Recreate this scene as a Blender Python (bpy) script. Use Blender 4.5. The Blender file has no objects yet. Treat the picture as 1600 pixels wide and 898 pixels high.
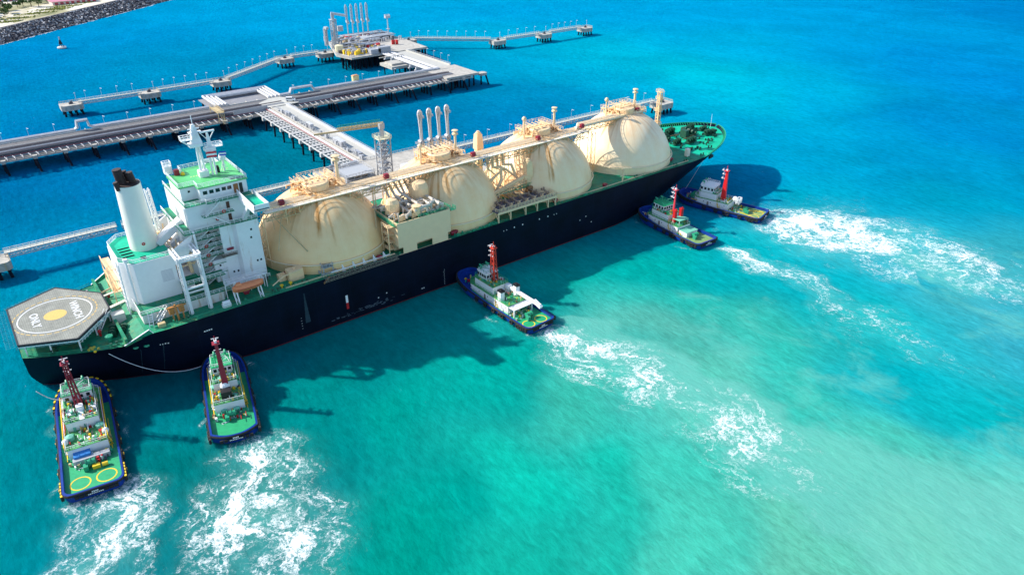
import bpy, math, random
import numpy as np
from math import sin, cos, pi, sqrt, radians as R, atan2, hypot
from mathutils import Vector, Matrix
random.seed(7); np.random.seed(7)
S = bpy.context.scene
COL = S.collection

# ------------------------------------------------------------------ camera, world, sun, exposure
cam = bpy.data.objects.new('camera', bpy.data.cameras.new('camera')); COL.objects.link(cam)
cam.data.lens = 25.605; cam.data.sensor_width = 36; cam.data.clip_start = 1; cam.data.clip_end = 30000
cam.location = (0, 0, 122); cam.rotation_euler = (R(90-29.66), 0, R(-37.6))
S.camera = cam
SUN_EL = 34.8; SUN_AZ = (-0.69, 0.724)          # horizontal direction towards the sun
w = bpy.data.worlds.new('World'); S.world = w; w.use_nodes = True
nt = w.node_tree; nt.nodes.clear()
sky = nt.nodes.new('ShaderNodeTexSky'); sky.sky_type = 'NISHITA'; sky.sun_disc = False
sky.sun_elevation = R(SUN_EL); sky.sun_rotation = atan2(SUN_AZ[0], SUN_AZ[1]); sky.altitude = 0
sky.air_density = 1.0; sky.dust_density = 0.6; sky.ozone_density = 1.5
bg = nt.nodes.new('ShaderNodeBackground'); bg.inputs[1].default_value = 0.15
wo = nt.nodes.new('ShaderNodeOutputWorld')
nt.links.new(sky.outputs[0], bg.inputs[0]); nt.links.new(bg.outputs[0], wo.inputs[0])
sl = bpy.data.lights.new('sun', 'SUN'); sl.energy = 4.4; sl.angle = R(0.55); sl.color = (1.0, 0.95, 0.86)
so = bpy.data.objects.new('sun', sl); COL.objects.link(so)
tow = Vector((SUN_AZ[0]*cos(R(SUN_EL)), SUN_AZ[1]*cos(R(SUN_EL)), sin(R(SUN_EL))))
so.rotation_euler = tow.to_track_quat('Z', 'Y').to_euler(); so.location = (0, 0, 400)
S.view_settings.view_transform = 'Standard'; S.view_settings.look = 'None'
S.view_settings.gamma = 1; S.view_settings.use_curve_mapping = False
S.view_settings.exposure = 0.68
S.render.engine = 'CYCLES'; S.cycles.max_bounces = 4; S.cycles.diffuse_bounces = 3; S.cycles.glossy_bounces = 2; S.cycles.use_denoising = True

# ------------------------------------------------------------------ materials
MATS = {}
def mat(name, col, rough=0.6, metal=0.0, var=0.0, scale=0.6, rust=0.0, spec=0.5, rustcol=(0.22, 0.09, 0.03), bump=0.0, streak=True):
    if name in MATS: return MATS[name]
    m = bpy.data.materials.new(name); m.use_nodes = True; MATS[name] = m
    n = m.node_tree; b = n.nodes['Principled BSDF']
    b.inputs['Roughness'].default_value = rough; b.inputs['Metallic'].default_value = metal
    b.inputs['Specular IOR Level'].default_value = spec
    b.inputs['Base Color'].default_value = (*col, 1)
    if var or rust or bump:
        tc = n.nodes.new('ShaderNodeTexCoord')
        nz = n.nodes.new('ShaderNodeTexNoise'); nz.inputs['Scale'].default_value = scale; nz.inputs['Detail'].default_value = 6
        nz.inputs['Roughness'].default_value = 0.65
        n.links.new(tc.outputs['Object'], nz.inputs['Vector'])
        cr = n.nodes.new('ShaderNodeMapRange'); cr.inputs[1].default_value = 0.3; cr.inputs[2].default_value = 0.7
        cr.inputs[3].default_value = 1-var; cr.inputs[4].default_value = 1+var*0.6
        n.links.new(nz.outputs[0], cr.inputs[0])
        mx = n.nodes.new('ShaderNodeVectorMath'); mx.operation = 'SCALE'; mx.inputs[0].default_value = col
        n.links.new(cr.outputs[0], mx.inputs['Scale'])
        last = mx.outputs[0]
        if rust:
            mp = n.nodes.new('ShaderNodeMapping'); mp.inputs['Scale'].default_value = (1.4, 1.4, 0.16) if streak else (0.8, 0.8, 0.8)
            n.links.new(tc.outputs['Object'], mp.inputs[0])
            n2 = n.nodes.new('ShaderNodeTexNoise'); n2.inputs['Scale'].default_value = 0.55; n2.inputs['Detail'].default_value = 8
            n2.inputs['Roughness'].default_value = 0.7
            n.links.new(mp.outputs[0], n2.inputs['Vector'])
            r2 = n.nodes.new('ShaderNodeMapRange'); r2.inputs[1].default_value = 0.72-rust*0.25; r2.inputs[2].default_value = 0.85-rust*0.2
            r2.inputs[3].default_value = 0; r2.inputs[4].default_value = 0.85
            n.links.new(n2.outputs[0], r2.inputs[0])
            mm = n.nodes.new('ShaderNodeMixRGB'); mm.inputs[2].default_value = (*rustcol, 1)
            n.links.new(r2.outputs[0], mm.inputs[0]); n.links.new(last, mm.inputs[1]); last = mm.outputs[0]
        n.links.new(last, b.inputs['Base Color'])
        if bump:
            bp = n.nodes.new('ShaderNodeBump'); bp.inputs['Strength'].default_value = bump; bp.inputs['Distance'].default_value = 0.3
            n.links.new(nz.outputs[0], bp.inputs['Height']); n.links.new(bp.outputs[0], b.inputs['Normal'])
    return m

white = mat('white_paint', (0.80, 0.80, 0.80), 0.4, var=0.06, rust=0.55, scale=0.3, rustcol=(0.42, 0.22, 0.08))
whitec = mat('clean_white_paint', (0.82, 0.82, 0.82), 0.4, var=0.04)
cream = mat('cream_paint', (0.90, 0.62, 0.34), 0.5, var=0.10, rust=0.45, rustcol=(0.45, 0.17, 0.03))
creamw = mat('cream_wall_paint', (0.82, 0.60, 0.36), 0.5, var=0.05, rust=0.2, rustcol=(0.4, 0.2, 0.06))
creamp = mat('cream_pipe_paint', (0.92, 0.64, 0.36), 0.5, var=0.2, rust=0.6, scale=2, rustcol=(0.40, 0.17, 0.04), streak=False)
ruststeel = mat('rusty_steel', (0.30, 0.15, 0.06), 0.8, var=0.35, scale=3)
green = mat('green_deck_paint', (0.008, 0.25, 0.13), 0.6, spec=0.3, var=0.4, scale=0.35, rust=0.8, rustcol=(0.17, 0.22, 0.07), streak=False)
greenroof = mat('light_green_roof_paint', (0.10, 0.50, 0.16), 0.5, var=0.12, scale=0.5)
greenteal = mat('teal_green_deck_paint', (0.0, 0.44, 0.26), 0.6, spec=.3, var=0.2, scale=0.4, rust=.3, rustcol=(.10, .28, .14), streak=False)
darkgreen = mat('dark_green_machinery', (0.008, 0.07, 0.04), 0.5, var=0.3, scale=2, rust=0.4, streak=False)
greenmach = mat('green_machinery', (0.02, 0.32, 0.17), 0.45, var=0.2, scale=2)
navy = mat('navy_hull_paint', (0.002, 0.005, 0.017), 0.5, spec=0.12, var=0.5, scale=0.12, rust=0.35, rustcol=(0.006, 0.015, 0.035))
def seams(m):
    n = m.node_tree; L = n.links; b = n.nodes['Principled BSDF']; src = b.inputs['Base Color'].links[0].from_socket
    g = n.nodes.new('ShaderNodeNewGeometry'); s = n.nodes.new('ShaderNodeSeparateXYZ'); L.new(g.outputs['Position'], s.inputs[0]); last = None
    for i, (ax, per, wd) in enumerate(((0, 11.3, .006), (2, 2.9, .014))):
        q = n.nodes.new('ShaderNodeMath'); q.operation = 'PINGPONG'; q.inputs[1].default_value = per/2; L.new(s.outputs[ax], q.inputs[0])
        r = n.nodes.new('ShaderNodeMapRange'); r.inputs[1].default_value = 0; r.inputs[2].default_value = per*wd; r.inputs[3].default_value = .5; r.inputs[4].default_value = 0; L.new(q.outputs[0], r.inputs[0])
        if last: a = n.nodes.new('ShaderNodeMath'); a.operation = 'MAXIMUM'; L.new(last, a.inputs[0]); L.new(r.outputs[0], a.inputs[1]); last = a.outputs[0]
        else: last = r.outputs[0]
    mx = n.nodes.new('ShaderNodeMixRGB'); mx.inputs[2].default_value = (.010, .02, .045, 1); L.new(last, mx.inputs[0]); L.new(src, mx.inputs[1]); L.new(mx.outputs[0], b.inputs['Base Color'])
seams(navy)
black = mat('black_paint', (0.012, 0.012, 0.014), 0.5, var=0.2)
rubber = mat('black_rubber', (0.012, 0.012, 0.013), 0.8, var=0.2)
glass = mat('dark_window_glass', (0.01, 0.014, 0.02), 0.08)
brown = mat('brown_door_paint', (0.10, 0.035, 0.02), 0.5)
red = mat('red_paint', (0.55, 0.012, 0.015), 0.45, var=0.15, scale=1)
darkred = mat('dark_red_paint', (0.28, 0.01, 0.03), 0.5, var=0.15)
tugblue = mat('blue_hull_paint', (0.003, 0.04, 0.27), 0.45, spec=.3, var=0.25, scale=0.6, rust=0.25, rustcol=(0.01, 0.02, 0.06))
yellow = mat('yellow_paint', (0.85, 0.55, 0.02), 0.5)
orange = mat('orange_lifeboat_paint', (0.80, 0.24, 0.09), 0.4, var=0.12, scale=1.2)
grey = mat('grey_paint', (0.36, 0.37, 0.40), 0.5, var=0.15, scale=1)
lgrey = mat('light_grey_steel', (0.42, 0.43, 0.45), 0.45, var=0.12, scale=1.5)
heligrey = mat('helideck_grey', (0.27, 0.275, 0.235), 0.75, var=0.3, scale=0.5, rust=0.5, rustcol=(0.12, 0.11, 0.08), streak=False)
concrete = mat('pale_concrete', (0.46, 0.43, 0.38), 0.85, var=0.3, scale=0.5, rust=0.5, rustcol=(0.30, 0.22, 0.13))
concreted = mat('grey_concrete', (0.25, 0.25, 0.27), 0.85, var=0.2, scale=0.5)
pile = mat('dark_pile_coating', (0.006, 0.011, 0.022), 0.7, var=0.3, spec=.1)
piped = mat('dark_grey_pipe', (0.085, 0.085, 0.10), 0.6, var=0.4, scale=0.8)
pipew = mat('white_insulated_pipe', (0.54, 0.54, 0.56), 0.4, var=0.2, rust=.3, rustcol=(.30,.28,.26), streak=False)
grate = mat('steel_grating', (0.12, 0.115, 0.15), 0.7, var=0.3, scale=2)
tan = mat('tan_steel', (0.55, 0.42, 0.22), 0.6, var=0.15, scale=2)
rope = mat('pale_rope', (0.55, 0.58, 0.62), 0.8)
soot = mat('sooty_brown_steel', (0.035, 0.016, 0.014), 0.7, var=0.5, scale=2)
wood = mat('weathered_brown_grating', (0.22, 0.19, 0.15), 0.8, var=0.35, scale=2)
mint = mat('mint_green_canvas', (0.16, 0.50, 0.36), 0.7, var=0.15)
tugdeck = mat('tug_green_deck', (0.01, 0.36, 0.14), 0.55, var=0.2, scale=0.8, rust=0.3, rustcol=(0.10, 0.22, 0.05), streak=False)
olive = mat('worn_olive_deck', (0.20, 0.34, 0.12), 0.6, var=0.25, scale=0.7)
blueeq = mat('blue_equipment', (0.02, 0.20, 0.55), 0.5)

# tank cover paint: cream with meridian runs of rust, laid out by the cover's own azimuth / height
def tank_mat(name, runs, ca=(0.84, 0.56, 0.26), cb=(0.92, 0.71, 0.42)):
    m = bpy.data.materials.new(name); m.use_nodes = True; n = m.node_tree; L = n.links; b = n.nodes['Principled BSDF']
    b.inputs['Roughness'].default_value = 0.42
    uv = n.nodes.new('ShaderNodeUVMap'); uv.uv_map = 'UVMap'
    sx = n.nodes.new('ShaderNodeSeparateXYZ'); L.new(uv.outputs[0], sx.inputs[0])
    def noise(sc, detail=6, rough=.6):
        mp = n.nodes.new('ShaderNodeMapping'); mp.inputs['Scale'].default_value = sc; L.new(uv.outputs[0], mp.inputs[0])
        z = n.nodes.new('ShaderNodeTexNoise'); z.inputs['Scale'].default_value = 1; z.inputs['Detail'].default_value = detail
        z.inputs['Roughness'].default_value = rough; L.new(mp.outputs[0], z.inputs['Vector']); return z.outputs[0]
    def mr(x, a, b_, c, d):
        r = n.nodes.new('ShaderNodeMapRange'); L.new(x, r.inputs[0])
        for i, v in enumerate((a, b_, c, d)): r.inputs[i+1].default_value = v
        return r.outputs[0]
    def ma(op, a, b_=None):
        q = n.nodes.new('ShaderNodeMath'); q.operation = op
        for i, v in enumerate((a, b_)):
            if v is None: continue
            if isinstance(v, (int, float)): q.inputs[i].default_value = v
            else: L.new(v, q.inputs[i])
        return q.outputs[0]
    base = n.nodes.new('ShaderNodeMixRGB'); base.inputs[1].default_value = (*ca, 1); base.inputs[2].default_value = (*cb, 1)
    L.new(mr(noise((24, 5, 1)), .3, .7, 0, 1), base.inputs[0]); last = base.outputs[0]
    # grime washed down from the top works
    g = ma('MULTIPLY', mr(noise((60, 1.2, 1), 7, .65), .42, .70, 0, 1), mr(sx.outputs[1], .30, .92, 0, .95))
    mx = n.nodes.new('ShaderNodeMixRGB'); mx.inputs[2].default_value = (0.58, 0.25, 0.05, 1); L.new(g, mx.inputs[0]); L.new(last, mx.inputs[1]); last = mx.outputs[0]
    # faint plate seams
    wv = ma('ABSOLUTE', ma('SUBTRACT', ma('FRACT', ma('MULTIPLY', sx.outputs[0], 32)), .5))
    sm = ma('MULTIPLY', mr(wv, .0, .02, .16, 0), 1.0)
    mx = n.nodes.new('ShaderNodeMixRGB'); mx.inputs[2].default_value = (0.45, 0.30, 0.15, 1); L.new(sm, mx.inputs[0]); L.new(last, mx.inputs[1]); last = mx.outputs[0]
    wob = ma('MULTIPLY', ma('SUBTRACT', noise((2, 9, 1), 3), .5), .006)
    for (u0, wd, st, vlo) in runs:
        d = ma('ABSOLUTE', ma('SUBTRACT', ma('ADD', sx.outputs[0], wob), u0))
        k = ma('MULTIPLY', mr(d, wd*.45, wd*1.5, min(st*1.25, 1), 0), mr(sx.outputs[1], vlo, vlo+.15, 0, 1))
        k = ma('MULTIPLY', k, mr(noise((150, 6, 1), 5), .3, .6, .45, 1))
        mx = n.nodes.new('ShaderNodeMixRGB'); mx.inputs[2].default_value = (0.48, 0.19, 0.02, 1); L.new(k, mx.inputs[0]); L.new(last, mx.inputs[1]); last = mx.outputs[0]
    L.new(last, b.inputs['Base Color'])
    return m

# ------------------------------------------------------------------ mesh collector
class MB:
    def __init__(s, mats=None): s.v = []; s.f = []; s.m = []; s.mats = mats; s.k = 0; s.M = None
    def add(s, vs, fs):
        o = len(s.v)
        if s.M is not None: vs = [tuple(s.M @ Vector(q)) for q in vs]
        s.v += [tuple(q) for q in vs]
        for f in fs: s.f.append(tuple(o+i for i in f)); s.m.append(s.k)
        return s
    def box(s, x0, x1, y0, y1, z0, z1):
        return s.add([(x0,y0,z0),(x1,y0,z0),(x1,y1,z0),(x0,y1,z0),(x0,y0,z1),(x1,y0,z1),(x1,y1,z1),(x0,y1,z1)],
                     [(0,3,2,1),(4,5,6,7),(0,1,5,4),(1,2,6,5),(2,3,7,6),(3,0,4,7)])
    def cbox(s, c, d, rz=0, bev=0):
        a, b, h = d[0]/2, d[1]/2, d[2]
        vs = []
        pts = [(-a,-b),(a,-b),(a,b),(-a,b)]
        if bev:
            pts = [(-a+bev,-b),(a-bev,-b),(a,-b+bev),(a,b-bev),(a-bev,b),(-a+bev,b),(-a,b-bev),(-a,-b+bev)]
        q = [(c[0]+x*cos(rz)-y*sin(rz), c[1]+x*sin(rz)+y*cos(rz)) for x, y in pts]
        return s.prism(q, c[2], c[2]+h)
    def prism(s, poly, z0, z1, top=None):
        n = len(poly); top = top or poly
        vs = [(x, y, z0) for x, y in poly]+[(x, y, z1) for x, y in top]
        fs = [tuple(range(n-1, -1, -1)), tuple(range(n, 2*n))]+[(i, (i+1) % n, n+(i+1) % n, n+i) for i in range(n)]
        return s.add(vs, fs)
    def frame(s, p, q):
        d = (Vector(q)-Vector(p)); L = d.length
        if L < 1e-6: d = Vector((0, 0, 1))
        d.normalize(); up = Vector((0, 0, 1)) if abs(d.z) < .95 else Vector((1, 0, 0))
        a = d.cross(up).normalized(); b = a.cross(d).normalized(); return a, b
    def bar(s, p, q, w, h=None):
        h = h or w; a, b = s.frame(p, q); p = Vector(p); q = Vector(q); vs = []
        for c in (p, q):
            for i, j in ((-1,-1),(1,-1),(1,1),(-1,1)): vs.append(c+a*i*w/2+b*j*h/2)
        return s.add(vs, [(3,2,1,0),(4,5,6,7),(0,1,5,4),(1,2,6,5),(2,3,7,6),(3,0,4,7)])
    def tube(s, p, q, r, r2=None, n=8):
        r2 = r if r2 is None else r2; a, b = s.frame(p, q); p = Vector(p); q = Vector(q); vs = []
        for c, rr in ((p, r), (q, r2)):
            for i in range(n): t = 2*pi*i/n; vs.append(c+a*cos(t)*rr+b*sin(t)*rr)
        return s.add(vs, [tuple(range(n-1,-1,-1)), tuple(range(n,2*n))]+[(i,(i+1)%n,n+(i+1)%n,n+i) for i in range(n)])
    def pipe(s, pts, r, n=6):
        P = [Vector(p) for p in pts]; vs = []; fs = []; pa = None
        for i, c in enumerate(P):
            d = (P[min(i+1, len(P)-1)]-P[max(i-1, 0)]).normalized()
            if pa is None:
                up = Vector((0,0,1)) if abs(d.z) < .95 else Vector((1,0,0)); a = d.cross(up).normalized()
            else:
                a = (pa-d*pa.dot(d)); a = a.normalized() if a.length > 1e-5 else d.orthogonal().normalized()
            pa = a; b = d.cross(a)
            k = 1.0
            if 0 < i < len(P)-1:
                c1 = (P[i]-P[i-1]).normalized().dot(d); k = 1/max(c1, .6)
            for j in range(n): t = 2*pi*j/n; vs.append(c+(a*cos(t)+b*sin(t))*r*(k if k < 1.3 else 1.2))
        for i in range(len(P)-1):
            for j in range(n): fs.append((i*n+j, i*n+(j+1)%n, (i+1)*n+(j+1)%n, (i+1)*n+j))
        fs += [tuple(range(n-1,-1,-1)), tuple((len(P)-1)*n+j for j in range(n))]
        return s.add(vs, fs)
    def lathe(s, c, prof, n=16, sx=1, sy=1):
        vs = []; fs = []
        for r, z in prof:
            for i in range(n): t = 2*pi*i/n; vs.append((c[0]+r*cos(t)*sx, c[1]+r*sin(t)*sy, c[2]+z))
        for k in range(len(prof)-1):
            for i in range(n): fs.append((k*n+i, k*n+(i+1)%n, (k+1)*n+(i+1)%n, (k+1)*n+i))
        fs += [tuple(range(n-1,-1,-1)), tuple((len(prof)-1)*n+i for i in range(n))]
        return s.add(vs, fs)
    def ball(s, c, r, n=10, sz=1):
        k = 6; return s.lathe((c[0], c[1], c[2]), [(max(r*sin(pi*i/k), .01), -r*sz*cos(pi*i/k)) for i in range(k+1)], n)
    def torus(s, c, R_, r, axis='y', n=12, m=6):
        vs = []; fs = []
        for i in range(n):
            t = 2*pi*i/n
            for j in range(m):
                u = 2*pi*j/m; a = (R_+r*cos(u))*cos(t); b = (R_+r*cos(u))*sin(t); d = r*sin(u)
                vs.append({'y': (c[0]+a, c[1]+d, c[2]+b), 'x': (c[0]+d, c[1]+a, c[2]+b), 'z': (c[0]+a, c[1]+b, c[2]+d)}[axis])
        for i in range(n):
            for j in range(m): fs.append((i*m+j, ((i+1)%n)*m+j, ((i+1)%n)*m+(j+1)%m, i*m+(j+1)%m))
        return s.add(vs, fs)
    def rail(s, pts, h=1.1, sp=2.0, r=.05, rows=3, closed=False):
        pts = list(pts)+([pts[0]] if closed else [])
        for i in range(len(pts)-1):
            p = Vector(pts[i]); q = Vector(pts[i+1]); L = (q-p).length; n = max(1, int(round(L/sp)))
            for k in range(n+(1 if i == len(pts)-2 and not closed else 0)):
                c = p+(q-p)*k/n; s.bar(c, c+Vector((0,0,h)), r*1.6)
            for k in range(rows):
                z = Vector((0,0,h*(k+1)/rows)); s.bar(p+z, q+z, r*2 if k == rows-1 else r*1.3)
        return s
    def truss(s, p, q, w, h, bay=2.5, r=.1, off=(0,0,0)):
        "box truss between p and q (centre of top chord plane), depth h, width w"
        p = Vector(p); q = Vector(q); d = (q-p); L = d.length; d.normalize(); a = d.cross(Vector((0,0,1)))
        if a.length < .01: a = Vector((1,0,0)); up = Vector((0,1,0))
        else: a.normalize(); up = a.cross(d)
        n = max(1, int(round(L/bay)))
        C = [(a*w/2), (-a*w/2), (a*w/2-up*h), (-a*w/2-up*h)]
        for c in C: s.bar(p+c, q+c, r*1.6)
        for i in range(n):
            x0 = p+(q-p)*i/n; x1 = p+(q-p)*(i+1)/n
            for u, v in ((0,2),(1,3)):
                s.bar(x0+C[u], x0+C[v], r); s.bar((x0 if i%2 else x1)+C[u], (x1 if i%2 else x0)+C[v], r)
            s.bar(x0+C[0], x0+C[1], r); s.bar(x0+C[2], x1+C[3], r)
        return s
    def stairs(s, p, q, w=1.0):
        p = Vector(p); q = Vector(q); d = q-p; a = Vector((d.y, -d.x, 0)).normalized()*w/2
        s.bar(p+a, q+a, .12, .25); s.bar(p-a, q-a, .12, .25)
        n = int(d.length/.6)
        for i in range(n): c = p+d*(i+.5)/n; s.bar(c+a, c-a, .3, .06)
        for k in (a, -a): s.bar(p+k+Vector((0,0,1)), q+k+Vector((0,0,1)), .08)
        return s
    def build(s, name, m, parent=None, smooth=False, off=None):
        if not s.v: return None
        me = bpy.data.meshes.new(name); off = off if off is not None else (parent.get('_off') if parent else None)
        vs = s.v
        if off is not None: ox, oy, oz = off; vs = [(x-ox, y-oy, z-oz) for x, y, z in vs]
        me.from_pydata(vs, [], s.f); 
        ms = m if isinstance(m, (list, tuple)) else [m]
        for q in ms: me.materials.append(q)
        if len(ms) > 1: me.polygons.foreach_set('material_index', s.m)
        if smooth:
            me.polygons.foreach_set('use_smooth', [True]*len(me.polygons))
        me.update()
        o = bpy.data.objects.new(name, me); COL.objects.link(o)
        if parent: o.parent = parent
        if off is not None: o['_off'] = tuple(off)
        return o
def smooth_angle(o, a=35):
    me = o.data; me.polygons.foreach_set('use_smooth', [True]*len(me.polygons))
    try: me.set_sharp_from_angle(angle=R(a))
    except Exception: pass
def thing(name, label, cat, loc=(0,0,0), rz=0, group=None, world=True):
    o = bpy.data.objects.new(name, None); COL.objects.link(o); o.empty_display_size = 1
    o.location = loc; o.rotation_euler = (0,0,rz); o['label'] = label; o['category'] = cat
    if group: o['group'] = group
    if world: o['_off'] = tuple(loc)          # children are modelled in world coordinates
    return o
def tag(o, label, cat, group=None):
    o['label'] = label; o['category'] = cat
    if group: o['group'] = group
    return o
def copytree(o, loc=None, rz=None, label=None, parent=None):
    c = o.copy(); COL.objects.link(c)
    if parent: c.parent = parent
    if loc is not None: c.location = loc
    if rz is not None: c.rotation_euler = (0,0,rz)
    if label: c['label'] = label
    for ch in list(o.children): copytree(ch, parent=c)
    return c
def text(name, body, size, loc, rz, m, parent, rx=0, thick=.02):
    cu = bpy.data.curves.new(name, 'FONT'); cu.body = body; cu.size = size; cu.extrude = thick; cu.align_x = 'CENTER'; cu.align_y = 'CENTER'
    cu.space_character = 1.05; cu.offset = size*.012
    t = bpy.data.objects.new(name+'_curve', cu); COL.objects.link(t)
    bpy.context.view_layer.update()
    me = bpy.data.meshes.new_from_object(t.evaluated_get(bpy.context.evaluated_depsgraph_get()))
    bpy.data.objects.remove(t); me.materials.clear(); me.materials.append(m)
    o = bpy.data.objects.new(name, me); COL.objects.link(o); o.parent = parent
    off = parent.get('_off', (0,0,0)) if parent else (0,0,0)
    o.location = (loc[0]-off[0], loc[1]-off[1], loc[2]-off[2]); o.rotation_euler = (rx, 0, rz)
    return o

WAKES={'w5': [(250.6, 146.7, 4.7, 1.1), (251.8, 137.4, 17.0, 1.06), (257.1, 123.6, 22.2, 0.88), (263.3, 108.3, 22.5, 0.66), (267.8, 93.7, 19.2, 0.58), (266.6, 75.4, 19.8, 0.43), (264.9, 58.7, 19.8, 0.29), (266, 40, 20, 0.15)], 'w4': [(208.6, 144.3, 2.7, 0.72), (211.3, 134.8, 5.8, 0.64), (213.7, 119.7, 6.5, 0.53), (211.2, 103.2, 7.0, 0.47), (205.3, 84.6, 13.1, 0.31), (205.8, 72.6, 11.7, 0.27), (202.3, 58.7, 11.3, 0.16), (203, 40, 12, 0.12)], 'w3': [(121.8, 139.0, 3.8500000000000005, 0.8), (123.4, 128.4, 9.790000000000001, 0.76), (125.9, 115.6, 12.430000000000001, 0.64), (128.8, 102.3, 13.97, 0.5), (131.8, 86.2, 12.65, 0.5), (129.4, 68.2, 11.990000000000002, 0.5), (130.5, 51.5, 11.55, 0.19)], 'w1': [(0.0, 149.8, 3.4, 0.54), (0.4, 146.0, 8.7, 0.68), (-1.9, 138.2, 9.2, 0.72), (-3.8, 132.0, 9.0, 0.68), (-6.1, 122.5, 9.1, 0.63)], 'w2': [(30.8, 147.9, 4.0, 0.53), (29.8, 139.8, 9.1, 0.84), (28.0, 129.0, 12.5, 0.88), (24.8, 119.8, 13.1, 0.84), (22.2, 111.3, 13.2, 0.75), (18.5, 101.8, 13.9, 0.66)]}
WCOL=[(38,686,0.0000,0.1814,0.5415),(112,722,0.0000,0.2225,0.6135),(216,805,0.0000,0.2478,0.6383),(147,575,0.0000,0.2154,0.5240),(277,712,0.0000,0.2741,0.7008),(388,724,0.0000,0.2909,0.7029),(470,610,0.0000,0.2656,0.6761),(571,532,0.0000,0.2688,0.6827),(673,454,0.0000,0.2738,0.7099),(774,375,0.0000,0.2274,0.6430),(871,301,0.0000,0.1599,0.5378),(566,182,0.0000,0.1918,0.6159),(596,256,0.0000,0.2128,0.6562),(581,327,0.0000,0.2489,0.6612),(541,392,0.0000,0.3397,0.7386),(419,421,0.0000,0.3674,0.6677),(396,334,0.0000,0.4637,0.7099),(391,276,0.0000,0.4082,0.6655),(438,240,0.0000,0.3523,0.6827),(444,182,0.0000,0.1904,0.5097),(435,131,0.0000,0.1953,0.5048),(340,426,0.0000,0.3037,0.6222),(365,527,0.0000,0.3242,0.6755),(307,479,0.0000,0.1912,0.4599),(295,350,0.0000,0.1865,0.4247),(353,346,0.0000,0.2990,0.5743),(239,310,0.0000,0.1716,0.4245),(195,374,0.0000,0.1251,0.2943),(136,348,0.0000,0.2196,0.3993),(103,349,0.0000,0.1358,0.2116),(112,331,0.0000,0.1490,0.2284),(42,448,0.0000,0.1594,0.4245),(11,369,0.0000,0.1446,0.3717),(22,334,0.0000,0.1777,0.3510),(9,306,0.0000,0.2076,0.4245),(88,426,0.0000,0.1450,0.3499),(130,518,0.0000,0.2076,0.4820),(46,393,0.0000,0.1507,0.3837),(198,487,0.0000,0.1541,0.3395),(-7,259,0.0000,0.2446,0.3731),(-11,211,0.0000,0.2357,0.3220),(-13,180,0.0000,0.2466,0.2855),(-18,148,0.0000,0.2504,0.2855),(20,187,0.0000,0.1907,0.2253),(13,147,0.0000,0.2073,0.2057),(1,131,0.0000,0.2253,0.2439),(44,152,0.0000,0.2836,0.2633),(61,171,0.0000,0.2836,0.2633),(83,171,0.0000,0.3048,0.2754),(64,137,0.0000,0.3577,0.2920),(50,106,0.0000,0.4234,0.3378),(37,99,0.0000,0.3916,0.2986),(91,133,0.0000,0.4094,0.3291),(70,103,0.0048,0.6179,0.4572),(56,84,0.0070,0.5272,0.3929),(103,106,0.0438,0.5274,0.4000),(148,156,0.0000,0.5000,0.4000),(175,153,0.0000,0.3743,0.3175),(105,178,0.0000,0.2836,0.2633),(89,81,0.0091,0.5647,0.4200),(77,68,0.0160,0.5586,0.4250),(164,128,0.0207,0.5000,0.4000),(142,121,0.1100,0.5000,0.4000),(140,95,0.1100,0.5208,0.4000),(136,72,0.1100,0.5994,0.4512),(106,67,0.0563,0.6310,0.4798),(95,55,0.0882,0.6812,0.5089),(118,43,0.1654,0.6584,0.4757),(142,50,0.1294,0.6056,0.4358),(137,26,0.2039,0.6796,0.4773),(158,23,0.1781,0.6254,0.4844),(143,17,0.2103,0.7011,0.4621),(163,45,0.0789,0.6108,0.4773),(164,92,0.0294,0.5000,0.4000),(160,112,0.0398,0.5014,0.4000),(162,71,0.0386,0.5289,0.4114),(182,63,0.0030,0.4789,0.5075),(190,50,0.0000,0.4379,0.4366),(208,43,0.0015,0.3985,0.4235),(207,128,0.0000,0.4245,0.4789),(189,136,0.0000,0.3674,0.3732),(198,92,0.0000,0.5000,0.4948),(196,71,0.0000,0.4574,0.5014),(237,71,0.0434,0.4158,0.4475),(281,71,0.0294,0.3813,0.4541),(239,60,0.0294,0.3722,0.4680),(256,90,0.0000,0.4245,0.5371),(317,107,0.0000,0.3123,0.4852),(351,98,0.0000,0.2428,0.4401),(331,174,0.0000,0.3119,0.5532),(270,151,0.0000,0.3849,0.5102),(350,224,0.0000,0.3289,0.6012),(310,215,0.0000,0.2626,0.4979),(356,155,0.0000,0.2364,0.4952),(273,176,0.0000,0.2743,0.5252),(182,180,0.0000,0.3269,0.3499),(129,160,0.0000,0.3269,0.3048)]

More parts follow.
